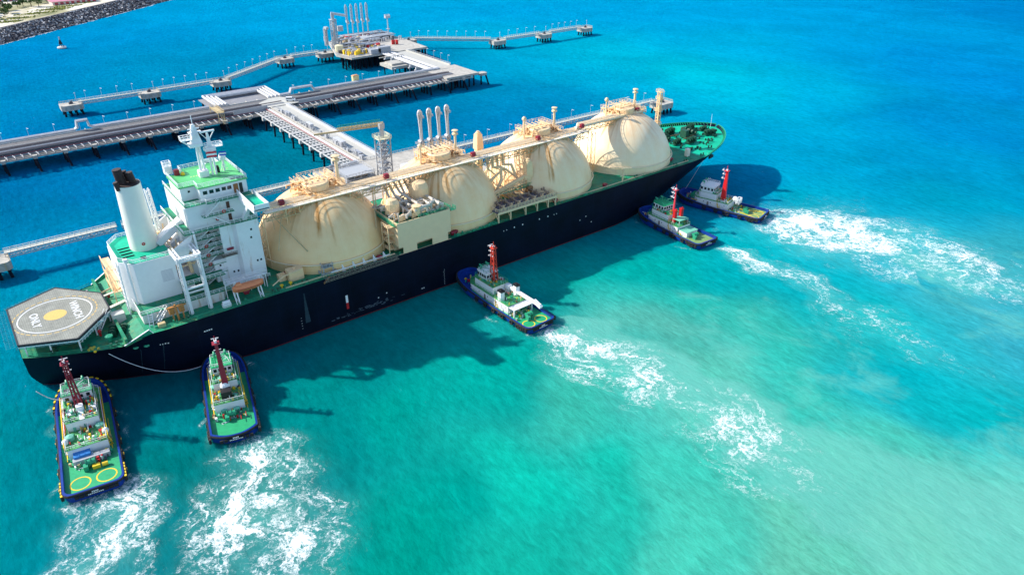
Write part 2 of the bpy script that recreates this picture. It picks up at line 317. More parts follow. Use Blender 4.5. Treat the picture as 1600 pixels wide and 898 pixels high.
# ------------------------------------------------------------------ water
SILT = [[(131.4, 142.2, 4.0), (134.5, 131.9, 9.9), (134.1, 114.8, 8.6), (136.5, 105.3, 9.2), (136.8, 87.1, 10.4), (133.8, 69.0, 11.9), (136.9, 48.0, 16.1), (140.8, 25.6, 21.0)],
        [(170.8, 125.5, 12.6), (171.4, 104.1, 21.5), (169.5, 78.1, 22.0), (166.0, 51.8, 18.7), (179.2, 33.6, 23.5)], [(266.8, 95.2, 20.8), (259.9, 71.9, 33.6), (255.9, 52.5, 39.2)]]
def along(X, Y, nodes):
    "nearest distance / width, distance run, signed offset to a drifting trail"
    bq = np.full(X.shape, 1e9); bs = np.zeros(X.shape); bt = np.zeros(X.shape); bd_ = np.zeros(X.shape); run = 0
    for A, B_ in zip(nodes[:-1], nodes[1:]):
        dx, dy = B_[0]-A[0], B_[1]-A[1]; L = hypot(dx, dy); t = np.clip(((X-A[0])*dx+(Y-A[1])*dy)/(L*L), 0, 1)
        px, py = A[0]+dx*t, A[1]+dy*t; d = np.hypot(X-px, Y-py); wd = A[2]+(B_[2]-A[2])*t; q = d/wd
        sg = np.sign((X-px)*dy-(Y-py)*dx); m = q < bq
        bq = np.where(m, q, bq); bs = np.where(m, run+L*t, bs); bt = np.where(m, sg*q, bt)
        if len(A) > 3: bd_ = np.where(m, A[3]+(B_[3]-A[3])*t, bd_)
        run += L
    return bq, bs, bt, bd_
def foam_at(X, Y):
    best = np.zeros(X.shape); fs = X.copy(); ft = Y.copy(); mq = np.full(X.shape, 1e9)
    for i, (key, nodes) in enumerate(WAKES.items()):
        q, s_, t_, de = along(X, Y, nodes)
        k = de*.95*np.exp(-(q/.80)**2.4)+de*.22*np.exp(-((q-1.0)/.25)**2)+.24*de*np.exp(-(q/2.1)**2)
        m = q < mq; mq = np.where(m, q, mq)
        fs = np.where(m, s_+i*60, fs); ft = np.where(m, t_*13, ft)
        best = np.maximum(best, k)
    for sx, sy, bx, by, hw in ((-1.4, 150, 4, 190, 6.3), (29.4, 149, 38.2, 179, 5.7), (122.3, 142, 120.9, 179, 5.7), (207.6, 148, 209.2, 179, 5.6), (246, 150, 235.4, 182, 6)):
        q = along(X, Y, [(sx, sy, hw+.3), (bx, by, hw+.3)])[0]; best = np.maximum(best, .55*np.exp(-((q-1.02)/.13)**2)*(.55+.45*np.sin(X*.9+Y*.55)))
    silt = np.zeros(X.shape)
    for j, nodes in enumerate(SILT):
        q = along(X, Y, nodes)[0]; silt = np.maximum(silt, (1.0, .42, .45)[j]*np.clip(1.6-q, 0, 1))
    return best, fs, ft, silt
def build_water():
    def axis(lo, hi, st, far_lo, far_hi):
        a = list(np.arange(lo, hi+.01, st)); s = st; x = lo
        left = []
        while x > far_lo: s *= 1.18; x -= s; left.append(x)
        s = st; x = hi; right = []
        while x < far_hi: s *= 1.18; x += s; right.append(x)
        return np.array(left[::-1]+a+right)
    xs = axis(-60, 330, .9, -6000, 9000); ys = axis(10, 190, .9, -3000, 12000)
    X, Y = np.meshgrid(xs, ys); nx, ny = len(xs), len(ys)
    co = np.stack([X.ravel(), Y.ravel(), np.zeros(X.size)], 1)
    idx = np.arange(nx*ny).reshape(ny, nx)
    q = np.stack([idx[:-1, :-1], idx[:-1, 1:], idx[1:, 1:], idx[1:, :-1]], -1).reshape(-1, 4)
    me = bpy.data.meshes.new('sea_water'); me.vertices.add(len(co)); me.vertices.foreach_set('co', co.ravel())
    me.loops.add(q.size); me.loops.foreach_set('vertex_index', q.ravel().astype(np.int32))
    me.polygons.add(len(q)); me.polygons.foreach_set('loop_start', np.arange(0, q.size, 4, dtype=np.int32))
    me.polygons.foreach_set('loop_total', np.full(len(q), 4, np.int32)); me.update(); me.validate()
    # colour of the water body: shoals, sediment and deep channel, from scattered soundings
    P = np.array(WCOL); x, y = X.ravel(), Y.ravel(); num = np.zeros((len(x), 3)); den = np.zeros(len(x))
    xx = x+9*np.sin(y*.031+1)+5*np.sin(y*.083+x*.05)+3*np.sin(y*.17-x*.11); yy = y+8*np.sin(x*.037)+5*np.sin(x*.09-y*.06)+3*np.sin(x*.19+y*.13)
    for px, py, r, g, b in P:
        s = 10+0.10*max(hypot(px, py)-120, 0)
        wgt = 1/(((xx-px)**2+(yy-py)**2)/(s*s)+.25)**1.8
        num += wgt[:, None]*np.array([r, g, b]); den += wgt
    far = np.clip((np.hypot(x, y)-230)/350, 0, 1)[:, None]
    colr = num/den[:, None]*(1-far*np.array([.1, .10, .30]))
    foam, fs_, ft_, silt = foam_at(x+2.0*np.sin(y*.21)+1.2*np.sin(y*.47+x*.3), y+1.6*np.sin(x*.23+y*.1))
    # shore break
    sh = np.array([(-400, 312.), (43.8, 741.1), (98.8, 791), (167, 853), (224, 906), (900, 1500)])
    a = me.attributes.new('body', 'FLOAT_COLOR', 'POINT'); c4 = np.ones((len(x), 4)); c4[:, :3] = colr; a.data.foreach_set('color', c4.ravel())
    a = me.attributes.new('foam', 'FLOAT', 'POINT'); a.data.foreach_set('value', foam)
    a = me.attributes.new('silt', 'FLOAT', 'POINT'); a.data.foreach_set('value', silt)
    a = me.attributes.new('flow', 'FLOAT_VECTOR', 'POINT'); a.data.foreach_set('vector', np.stack([fs_, ft_, 0*fs_], 1).ravel())
    o = bpy.data.objects.new('sea_water', me); COL.objects.link(o); o['kind'] = 'structure'; o['label'] = 'turquoise sea'
    m = bpy.data.materials.new('sea_water'); m.use_nodes = True; n = m.node_tree; L = n.links; b = n.nodes['Principled BSDF']
    def N(t, **k):
        z = n.nodes.new(t)
        for a_, v in k.items(): z.inputs[a_].default_value = v
        return z
    def mapr(x_, *v):
        r = n.nodes.new('ShaderNodeMapRange'); L.new(x_, r.inputs[0])
        for i, q_ in enumerate(v): r.inputs[i+1].default_value = q_
        return r.outputs[0]
    def ma(op, a_, b_=None, c_=None):
        z = n.nodes.new('ShaderNodeMath'); z.operation = op
        for i, v in enumerate((a_, b_, c_)):
            if v is None: continue
            if isinstance(v, (int, float)): z.inputs[i].default_value = v
            else: L.new(v, z.inputs[i])
        return z.outputs[0]
    geo = n.nodes.new('ShaderNodeNewGeometry')
    def mapping(sc, rz=0, src=None):
        mp = n.nodes.new('ShaderNodeMapping'); mp.inputs['Scale'].default_value = sc; mp.inputs['Rotation'].default_value = (0,0,rz)
        L.new(src or geo.outputs['Position'], mp.inputs[0]); return mp.outputs[0]
    def noise(vec, sc, det=5, ro=.6, dist=0):
        z = n.nodes.new('ShaderNodeTexNoise'); z.inputs['Scale'].default_value = sc; z.inputs['Detail'].default_value = det
        z.inputs['Roughness'].default_value = ro; z.inputs['Distortion'].default_value = dist; L.new(vec, z.inputs['Vector']); return z
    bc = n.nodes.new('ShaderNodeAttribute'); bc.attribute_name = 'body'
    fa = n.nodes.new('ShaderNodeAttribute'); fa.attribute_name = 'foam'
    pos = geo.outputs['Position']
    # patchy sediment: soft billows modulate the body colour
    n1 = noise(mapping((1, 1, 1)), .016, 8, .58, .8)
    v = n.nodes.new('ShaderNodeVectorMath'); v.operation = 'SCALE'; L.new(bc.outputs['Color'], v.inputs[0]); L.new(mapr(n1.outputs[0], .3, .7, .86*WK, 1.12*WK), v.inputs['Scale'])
    n1b = noise(mapping((1.0, .35, 1), 1.2), .09, 6, .6, .4)
    v2 = n.nodes.new('ShaderNodeVectorMath'); v2.operation = 'SCALE'; L.new(v.outputs[0], v2.inputs[0]); L.new(mapr(n1b.outputs[0], .3, .7, .93, 1.07), v2.inputs['Scale'])
    # light and dark of small ripples painted into the colour, drawn out along the wind
    n2 = noise(mapping((1, .42, 1), R(-6)), .5, 8, .74, .3)
    v3 = n.nodes.new('ShaderNodeVectorMath'); v3.operation = 'SCALE'; L.new(v2.outputs[0], v3.inputs[0]); L.new(mapr(n2.outputs[0], .36, .68, .84, 1.22), v3.inputs['Scale'])
    # foam lace: ridged noise drawn out along each wash, thicker where the wash is stronger
    fw = n.nodes.new('ShaderNodeAttribute'); fw.attribute_name = 'flow'
    si = n.nodes.new('ShaderNodeAttribute'); si.attribute_name = 'silt'
    warp = noise(mapping((1, 1, 1)), .13, 5, .62)
    def warped(src, amt, sc):
        c_ = n.nodes.new('ShaderNodeVectorMath'); c_.operation = 'SUBTRACT'; L.new(warp.outputs['Color'], c_.inputs[0]); c_.inputs[1].default_value = (.5, .5, .5)
        q = n.nodes.new('ShaderNodeVectorMath'); q.operation = 'MULTIPLY_ADD'; L.new(c_.outputs[0], q.inputs[0]); q.inputs[1].default_value = (amt,)*3; L.new(src, q.inputs[2])
        return mapping(sc, 0, q.outputs[0])
    def ridge(vec, sc, det, ro, pw):
        z = noise(vec, sc, det, ro); return ma('POWER', ma('MAXIMUM', ma('SUBTRACT', 1, ma('ABSOLUTE', ma('MULTIPLY', ma('SUBTRACT', z.outputs[0], .5), 15))), 0), pw)
    wf = warped(fw.outputs['Vector'], 16, (.42, 1, 1)); wp = warped(pos, 12, (1, .7, 1))
    r1 = ridge(wf, .17, 5, .6, 1.1); r2 = ridge(wf, .45, 5, .62, 1.1); r3 = ridge(wp, .3, 6, .65, 1.1); r4 = noise(wp, 1.8, 6, .75).outputs[0]
    lace = ma('ADD', ma('ADD', ma('MULTIPLY', r1, .75), ma('MULTIPLY', r2, .55)), ma('MULTIPLY', r3, .45))
    lace = ma('MULTIPLY', lace, mapr(r4, .32, .62, .45, 1.35))
    big = noise(mapping((1, 1, 1)), .07, 4, .6).outputs[0]
    hole = noise(wf, .11, 3, .5).outputs[0]
    dens = ma('MULTIPLY', ma('MULTIPLY', fa.outputs['Fac'], mapr(big, .32, .68, .68, 1.3)), mapr(hole, .36, .60, .35, 1.35))
    val = ma('ADD', ma('MULTIPLY', lace, ma('MULTIPLY', dens, 1.15)), ma('MULTIPLY', ma('POWER', dens, 4), .10))
    f1 = n.nodes.new('ShaderNodeMapRange'); f1.interpolation_type = 'SMOOTHSTEP'
    L.new(val, f1.inputs[0]); f1.inputs[1].default_value = .17; f1.inputs[2].default_value = 1.2
    f1.inputs[3].default_value = 0; f1.inputs[4].default_value = 1
    foam_f = ma('MULTIPLY', f1.outputs[0], mapr(fa.outputs['Fac'], .02, .12, 0, 1))
    # silt stirred up by the propellers: sharp fronted pale clouds
    sn = noise(mapping((1, .8, 1)), .06, 7, .62, .6).outputs[0]
    sf = n.nodes.new('ShaderNodeMapRange'); sf.interpolation_type = 'SMOOTHSTEP'; L.new(ma('ADD', si.outputs['Fac'], ma('MULTIPLY', ma('SUBTRACT', sn, .5), 1.5)), sf.inputs[0])
    sf.inputs[1].default_value = .34; sf.inputs[2].default_value = .78; sf.inputs[3].default_value = 0; sf.inputs[4].default_value = .6
    sx_ = n.nodes.new('ShaderNodeMixRGB'); sx_.inputs[2].default_value = (0.115, 0.40, 0.335, 1); L.new(sf.outputs[0], sx_.inputs[0]); L.new(v3.outputs[0], sx_.inputs[1])
    # scattered whitecap flecks
    fl = noise(mapping((1, .3, 1), R(-6)), .5, 8, .75).outputs[0]
    flk = ma('MULTIPLY', mapr(fl, .665, .74, 0, .5), mapr(n1.outputs[0], .45, .62, 0, 1))
    ff = ma('MINIMUM', ma('ADD', foam_f, flk), 1)
    # milky water with entrained air under the foam
    milk = n.nodes.new('ShaderNodeMixRGB'); milk.inputs[2].default_value = (0.12, 0.42, 0.36, 1)
    L.new(ma('MULTIPLY', mapr(fa.outputs['Fac'], .1, .9, 0, .55), mapr(big, .3, .65, .4, 1)), milk.inputs[0]); L.new(sx_.outputs[0], milk.inputs[1])
    mx = n.nodes.new('ShaderNodeMixRGB'); mx.inputs[2].default_value = (0.80, 0.83, 0.83, 1); L.new(ff, mx.inputs[0]); L.new(milk.outputs[0], mx.inputs[1])
    L.new(mx.outputs[0], b.inputs['Base Color'])
    L.new(mapr(ff, 0, 1, .16, .8), b.inputs['Roughness'])
    b.inputs['IOR'].default_value = 1.33; b.inputs['Subsurface Weight'].default_value = 1.0; b.inputs['Subsurface Radius'].default_value = (1, 1, 1); b.inputs['Subsurface Scale'].default_value = 6.0; b.inputs['Specular IOR Level'].default_value = .0
    # wind ripples and short chop
    wa = noise(mapping((1, .33, 1), R(-6)), .42, 6, .62, .3); wb_ = noise(mapping((1, .55, 1), R(-25)), 1.3, 5, .6)
    hgt = ma('ADD', ma('MULTIPLY', wa.outputs[0], 1.0), ma('MULTIPLY', wb_.outputs[0], .4))
    hgt = ma('ADD', hgt, ma('MULTIPLY', ff, .25))
    bp = n.nodes.new('ShaderNodeBump'); bp.inputs['Strength'].default_value = .6; bp.inputs['Distance'].default_value = .9
    L.new(hgt, bp.inputs['Height']); L.new(bp.outputs[0], b.inputs['Normal'])
    me.materials.append(m)
WK = 0.62
build_water()

# ------------------------------------------------------------------ the gas carrier
YC = 206.4; B = 22.3
ship = thing('gas_carrier', 'long black hulled gas carrier with four cream tank domes and white bridge house', 'ship', (138, YC, 0))
def zd(x):
    if x < 17: return 14.8
    if x < 22: return 14.8+(x-17)/5*2.0
    if x < 240: return 16.8
    return 16.8+1.6*((x-240)/41)**1.3
def xa(z): return -6 if z >= 6 else -6+2*((6-z)/6)**1.3
def xf(z): return 258+22.5*(max(z, 0)/18.4)**1.15 if z > 0 else 258
def hb(x, z):
    t = min(max(z, 0)/16.8, 1)
    d = (xf(z)-x)/(68-26*t); d = min(max(d, 0), 1)
    fb = (1-(1-d)**(1.55+.45*t))**(.95-.31*t)
    a = .04+.43*t**1.1; e = (x-xa(z))/(58-24*t); e = min(max(e, 0), 1)
    fs = a+(1-a)*(1-(1-e)**1.75)
    return B*fb*fs
def hull_top(x): return zd(x)+(.12 if x < 245 else min(1.1, (x-245)*.12+.12))
def build_hull():
    ns = 90; zs = [-2, 0, .35, 1.5, 3, 5, 7, 9.5, 12, 14.4, None]
    m = MB(); rows = []
    ss = [(1-cos(pi*i/ns))/2*.55+.45*i/ns for i in range(ns+1)]
    for side in (-1, 1):
        rows = []
        for z in zs:
            row = []
            for s in ss:
                zz = z if z is not None else 16.8
                x = xa(zz)+s*(xf(zz)-xa(zz))
                if z is None:
                    x = -6+s*286.5; zz = hull_top(x); h = hb(min(x, 280.45), min(zz, 18.4) if x > 240 else 16.8)
                else: h = hb(x, zz)
                h = max(h, .02)
                row.append((x, YC+side*h, zz))
            rows.append(row)
        o = len(m.v); nn = len(ss)
        for r in rows: m.v += r
        for i in range(len(rows)-1):
            for j in range(nn-1):
                f = (o+i*nn+j, o+i*nn+j+1, o+(i+1)*nn+j+1, o+(i+1)*nn+j)
                m.f.append(f if side < 0 else f[::-1]); m.m.append(1 if i <= 1 else 0)
        if side < 0: left = [o+i*nn for i in range(len(rows))]
        else: right = [o+i*nn for i in range(len(rows))]
    for i in range(len(left)-1):
        m.f.append((left[i], left[i+1], right[i+1], right[i])); m.m.append(0)
    boot = mat('red_boot_topping', (0.09, 0.012, 0.02), 0.5, var=0.3)
    h = m.build('hull', [navy, boot], ship); smooth_angle(h, 40)
    return h
hull = build_hull()
# decks
def deckstrip(x0, x1, name, mt, z=None, inset=.12, n=60):
    m = MB(); xs = [x0+(x1-x0)*i/n for i in range(n+1)]; vs = []
    for x in xs:
        zz = zd(x) if z is None else z; h = hb(min(x, 280.3), 16.8 if x < 240 else min(zd(x), 18.3))-inset
        vs += [(x, YC-h, zz), (x, YC+h, zz)]
    m.add(vs, [(2*i, 2*i+2, 2*i+3, 2*i+1) for i in range(n)])
    return m.build(name, mt, ship)
deckstrip(-5.9, 245, 'main_deck', green, n=100)
deckstrip(245, 280.2, 'forecastle_deck', greenteal, n=40)
# bow bulwark lining with stays
m = MB(); st = MB(); pr = None
for i in range(41):
    x = 245+(280.2-245)*i/40
    for sd in (-1, 1):
        h = hb(min(x, 280.3), 18.3)-.16; 
        if sd == -1: cur = [(x, YC-h, zd(x)), (x, YC-h, hull_top(x)+.05)]
        else: cur += [(x, YC+h, zd(x)), (x, YC+h, hull_top(x)+.05)]
    if pr:
        m.add([pr[0], cur[0], cur[1], pr[1]], [(0,1,2,3)]); m.add([pr[2], cur[2], cur[3], pr[3]], [(3,2,1,0)])
    pr = cur
    if x > 250:
        for sd in (-1, 1):
            h = hb(min(x, 280.2), 18.3)-.2; st.bar((x, YC+sd*h, hull_top(x)), (x-.2, YC+sd*max(h-.9, 0), zd(x)+.05), .14, .3)
m.build('bulwark', greenteal, ship); st.build('bulwark_stay', greenmach, ship)
m = MB()
for i in range(40):
    xq = [245+(280.4-245)*k/40 for k in (i, i+1)]
    for sd in (-1, 1):
        m.bar(*[(x, YC+sd*hb(min(x, 280.3), 18.3), hull_top(x)+.06) for x in xq], .25, .14)
m.build('bulwark_cap_rail', greenmach, ship)
# stern quarter bulwark: white capped slope from the mooring deck up to the main deck
for sd in (-1, 1):
    h0 = hb(16.5, 16.8)-.05; h1 = hb(23, 16.8)-.05
    m = MB(); m.add([(16.2, YC+sd*h0, 14.6), (23, YC+sd*h1, 16.8), (22.4, YC+sd*h1, 18.2), (16.2, YC+sd*h0, 15.0),
                     (16.2, YC+sd*(h0-.2), 14.6), (23, YC+sd*(h1-.2), 16.8), (22.4, YC+sd*(h1-.2), 18.2), (16.2, YC+sd*(h0-.2), 15.0)],
                    [(0,1,2,3),(7,6,5,4),(3,2,6,7),(1,5,6,2),(0,3,7,4)])
    m.build('quarter_bulwark', green, ship)
    m = MB(); m.bar((16, YC+sd*h0, 15.05), (22.4, YC+sd*h1, 18.25), .35, .14); m.bar((22.4, YC+sd*h1, 18.25), (23.2, YC+sd*(h1), 16.9), .3, .14)
    m.build('bulwark_cap', whitec, ship)
m = MB(); m.box(16.4, 17.1, YC-20.5, YC+20.5, 14.75, 16.78); m.build('deck_break', green, ship)
# hull marks
m = MB()
def mark(x, z, dx, dz):
    y = YC-hb(x, z)-.03; m.add([(x, y, z), (x+dx, y, z), (x+dx, YC-hb(x, z+dz)-.03, z+dz), (x, YC-hb(x, z+dz)-.03, z+dz)], [(0,1,2,3)])
for i, x in enumerate((138, 139.3, 142.6, 146.3, 154, 158, 161, 162.2)): mark(x, 13.4, .42 if 1 < i < 6 else .28, .5 if 1 < i < 6 else .3)
for x, z in ((24, 12.2), (24.6, 12.2), (25.2, 12.2), (25.9, 12.1), (35.3, 12.6), (35.9, 12.6), (36.5, 12.6), (37.1, 12.6), (88, 4.4), (91, 5.1), (104, 2.2), (104.7, 2.2), (174, 7.5), (177, 8.3), (180, 5.2)): mark(x, z, .4, .35)
for k in range(14): mark(113+random.uniform(-.15, .15), 1+k*.42, .16, .16)
for k in range(5): mark(62.4, 3+k*.9, .25, .12)
m.build('draught_mark', whitec, ship)
m = MB()
def quad(m, x, z, dx, dz):
    ya, yb = YC-hb(x, z)-.04, YC-hb(x, z+dz)-.04; m.add([(x, ya, z), (x+dx, ya, z), (x+dx, yb, z+dz), (x, yb, z+dz)], [(0,1,2,3)])
quad(m, 77.2, 4.4, .75, 2.2); 
mm_ = MB(); quad(mm_, 77.2, 6.6, .75, 2.6)
m.build('pilot_mark_red', red, ship); mm_.build('pilot_mark_white', whitec, ship)
# scuffed pale paint amidships
m = MB()
for k in range(70):
    x = 84+random.gauss(0, 4.5); z = 2.4+(x-80)*.03+random.gauss(0, .35); quad(m, x, z, random.uniform(.3, 1.3), random.uniform(.06, .28))
m.build('scuff', mat('scuffed_paint', (0.09, 0.13, 0.17), .8, var=.4, scale=3), ship)
m = MB()
for x in (19.5, 24.8, 64.5):
    z1 = 12 if x < 60 else 14.5
    for k in range(8):
        quad(m, x-.15-.09*k, z1-(k+1)*1.25, .3+.18*k, 1.25)
m.build('discharge_stain', mat('discharge_stain_paint', (0.010, 0.035, 0.055), .7, var=.3), ship)
m = MB()
for x in (18.5, 21): m.lathe((x, YC-hb(x, 12.5)-.1, 13.0), [(.0, -.3), (.75, 0), (.6, .35), (.01, .45)], 10)
m.build('fairlead', greenmach, ship)

# railing along the sheer
m = MB()
for a, b in ((-5.5, 15.5), (24, 75), (97, 97.5), (118, 135), (163, 245)):
    k = max(2, int((b-a)/6)); 
    for sd in (-1, 1):
        if sd == 1 and a == 24: pass
        m.rail([(a+(b-a)*i/k, YC+sd*(hb(a+(b-a)*i/k, 16.8)-.25), zd(a+(b-a)*i/k)+.02) for i in range(k+1)], 1.1, 2.2, .035, 3)
m.build('deck_railing', greenmach, ship)

# ---------------- tank covers
TX = [81.5, 127.0, 172.0, 217.0]; TZ, TR = 16.0, 21.0
runs = [[(.6835, .0065, .85, .3), (.72, .003, .4, .2), (.60, .003, .3, .3), (.92, .004, .5, .35)],
        [(.655, .004, .7, .25), (.690, .006, .6, .3), (.63, .006, .6, .2), (.73, .004, .45, .5), (.52, .01, .6, .4)],
        [(.686, .0045, .95, .15), (.675, .003, .5, .15), (.60, .006, .6, .4), (.64, .004, .5, .5)],
        [(.53, .004, .45, .2), (.575, .003, .3, .2)]]
cover = []
for ti, cx in enumerate(TX):
    nu, nv = 96, 30; m = MB(); uvs = []; a0 = math.asin((19.6-TZ)/TR); a1 = math.asin(.985)
    vs = []; fs = []
    prof = [(20.75, 16.75, 0), (20.75, 19.5, .02)]+[(TR*cos(a0+(a1-a0)*i/nv), TZ+TR*sin(a0+(a1-a0)*i/nv), .02+.98*i/nv) for i in range(nv+1)]
    for r, z, v in prof:
        for i in range(nu+1): t = 2*pi*i/nu; vs.append((cx+r*cos(t), YC+r*sin(t), z))
    n1 = nu+1
    for k in range(len(prof)-1):
        for i in range(nu):
            fs.append((k*n1+i, k*n1+i+1, (k+1)*n1+i+1, (k+1)*n1+i)); uvs += [(i/nu, prof[k][2]), ((i+1)/nu, prof[k][2]), ((i+1)/nu, prof[k+1][2]), (i/nu, prof[k+1][2])]
    fs.append(tuple((len(prof)-1)*n1+i for i in range(nu))); uvs += [(i/nu, 1) for i in range(nu)]
    m.add(vs, fs); o = m.build('tank_cover', tank_mat('tank_cover_paint', runs[ti], *(((.87, .55, .25), (.92, .66, .35)), ((.89, .57, .27), (.93, .70, .40)), ((.90, .60, .31), (.94, .73, .45)), ((.92, .67, .39), (.95, .79, .55)))[ti]), ship)
    ul = o.data.uv_layers.new(name='UVMap'); ul.data.foreach_set('uv', np.array(uvs, dtype=np.float32).ravel()); smooth_angle(o, 30)
    cover.append(o)
    # ring pipe round the foot and its brackets
    g = MB(); K = 64
    g.pipe([(cx+21.15*cos(2*pi*i/K), YC+21.15*sin(2*pi*i/K), 20.0) for i in range(K+1)], .17, 6)
    for i in range(0, K, 2): t = 2*pi*i/K; g.bar((cx+20.7*cos(t), YC+20.7*sin(t), 19.2), (cx+21.2*cos(t), YC+21.2*sin(t), 20), .12)
    g.build('ring_pipe', mat('pale_cream_pipe', (.88, .72, .48), .4), o)
    # top works: dome, platform, cross walkways, pipe tangle, vent masts
    zt = TZ+TR*.985
    g = MB(); g.lathe((cx, YC, zt-.3), [(4.2, 0), (4.2, 1.9), (3.9, 2.2), (.05, 2.5)], 20); g.lathe((cx+8.6, YC+1, zt-2.4), [(1.6, 0), (1.6, 2.6), (.05, 2.9)], 12)
    g.build('tank_dome', cream, o)
    g = MB(); rnd = random.Random(20+ti)
    for dx in (-4.6, 6.8):
        g.box(cx+dx, cx+dx+1.3, YC-4.4, YC+9, zt+.2, zt+.35)
        g.rail([(cx+dx, YC-4.4, zt+.35), (cx+dx, YC+9, zt+.35)], 1.2, 1.6, .05, 2); g.rail([(cx+dx+1.3, YC-4.4, zt+.35), (cx+dx+1.3, YC+9, zt+.35)], 1.2, 1.6, .05, 2)
        for yy in (-3, 1, 5, 8.6):
            for q in (0, 1.3): zz = TZ+sqrt(max(TR*TR-(dx+q)**2-yy*yy, 1)); g.bar((cx+dx+q, YC+yy, zz-.2), (cx+dx+q, YC+yy, zt+.3), .16)
    [g.box(cx-5.5+k*1.9, cx-4.9+k*1.9, YC-1, YC+5.5, zt+2.3, zt+2.42) for k in range(1, 6)]; g.box(cx-5.5, cx+5.8, YC+1.6, YC+2.6, zt+2.25, zt+2.29); g.rail([(cx-3.6, YC-1, zt+2.4), (cx+5.8, YC-1, zt+2.4), (cx+5.8, YC+5.5, zt+2.4), (cx-3.6, YC+5.5, zt+2.4)], 1.1, 1.6, .05, 2, True)
    for sx in (-3.6, 5.8):
        for sy in (-1, 5.5): g.bar((cx+sx, YC+sy, zt-1.5), (cx+sx, YC+sy, zt+2.4), .18)
    g.build('top_platform', creamp, o)
    g = MB([0])
    for k in range(120):
        x = cx+rnd.uniform(-6, 9); y = YC+rnd.uniform(-2.5, 6.5); z0 = TZ+sqrt(max(TR*TR-(x-cx)**2-(y-YC)**2, 4)); h = rnd.uniform(.4, 2.1)
        c = rnd.random()
        if c < .35: g.tube((x, y, z0-.1), (x, y, z0+h), rnd.uniform(.08, .28), n=6)
        elif c < .7:
            L = rnd.uniform(1.2, 3.6); dr = rnd.choice(((1,0),(0,1),(-1,0))); x2, y2 = x+dr[0]*L, y+dr[1]*L
            g.pipe([(x, y, z0-.1), (x, y, z0+h), (x2, y2, z0+h), (x2, y2, z0+h-.9)], rnd.uniform(.1, .24), 6)
        else: g.cbox((x, y, z0), (rnd.uniform(.4, 1.3), rnd.uniform(.4, 1.2), rnd.uniform(.4, 1.2)), rnd.uniform(0, 1))
    g.build('dome_piping', creamp, o)
    g = MB()
    for k in range(40):
        x = cx+rnd.uniform(-5, 8.5); y = YC+rnd.uniform(-2.5, 5); z0 = TZ+sqrt(max(TR*TR-(x-cx)**2-(y-YC)**2, 4))
        g.cbox((x, y, z0+rnd.uniform(0, 1.2)), (rnd.uniform(.3, .9), rnd.uniform(.3, .9), rnd.uniform(.3, .8)))
    g.build('valve_gear', ruststeel, o)
vents = [(0, 7.7, 45, .62, 1), (1, -7.2, 42.5, .42, 0), (1, 7.0, 44.5, .5, 1), (2, -7.4, 43.7, .38, 0), (2, 7.2, 44.6, .5, 1), (3, -10.3, 43.8, .38, 0), (3, 5.9, 44.7, .5, 1)]
for ti, dx, zt, r, kind in vents:
    x = TX[ti]+dx; z0 = TZ+sqrt(TR*TR-dx*dx)-.3; g = MB()
    g.tube((x, YC, z0), (x, YC, zt-1), r, r*.8, 10)
    if kind: g.lathe((x, YC, zt-1.6), [(r*.9, 0), (r*2.1, .3), (r*2.1, .75), (r*.9, .9), (r*.9, 1.5), (r*2.2, 1.6), (r*2.2, 1.85), (.02, 2.1)], 12)
    else: g.ball((x, YC, zt-.6), .85, 10)
    g.pipe([(x-2, YC+.3, z0+1.8), (x, YC+.3, z0+2.2)], .2)
    for a in (0, 2.1, 4.2): g.bar((x+2.2*cos(a), YC+2.2*sin(a), z0+.3), (x, YC, z0+(zt-z0)*.5), .07)
    g.build('vent_mast', creamw, cover[ti])

# ---------------- pipe bridge
pb = MB(); g2 = MB(); g3 = MB()
ZB = 35.5
pb.box(62, 190, 198.3, 200.4, ZB, ZB+.16); pb.box(187.5, 226, 202.3, 204.0, ZB+.7, ZB+.86); pb.box(186, 190, 198.3, 204, ZB+.02, ZB+.18)
bridge = pb.build('pipe_bridge', mat('walkway_plate', (.90, .80, .66), .6, var=.1, scale=1), ship)
g2.truss((62, 199.35, ZB-.1), (190, 199.35, ZB-.1), 2.0, 2.3, 3.0, .13); g2.truss((62, 204.4, ZB-.1), (186, 204.4, ZB-.1), 3.2, 1.8, 3.0, .12)
g2.truss((188, 203.1, ZB+.6), (226, 203.1, ZB+.6), 1.7, 2.0, 3, .13)
g2.build('bridge_truss', tan, bridge)
g3.rail([(62, 198.3, ZB+.16), (190, 198.3, ZB+.16)], 1.15, 2, .05, 2); g3.rail([(62, 200.4, ZB+.16), (190, 200.4, ZB+.16)], 1.15, 2, .05, 2)
g3.rail([(187.5, 202.3, ZB+.86), (226, 202.3, ZB+.86)], 1.15, 2, .05, 2)
g3.build('railing', creamp, bridge)
for j, (y, r) in enumerate(((201.3, .38), (202.3, .28), (203.3, .40), (204.4, .25))):
    g = MB(); pts = [(60, y, ZB+.35)]
    for tx in TX: 
        pts += [(tx-16, y, ZB+.35)]
    pts = [p for p in pts if p[0] < 186]+[(186+j, y, ZB+.35), (188+j, y+1.6, ZB+1.1), (224, y+1.6, ZB+1.1)]
    g.pipe(pts, r, 8); g.build('cargo_pipe', mat('pale_cargo_pipe', (.92, .74, .50), .45, var=.12, rust=.25, rustcol=(.5, .25, .08), scale=1, streak=False), bridge)
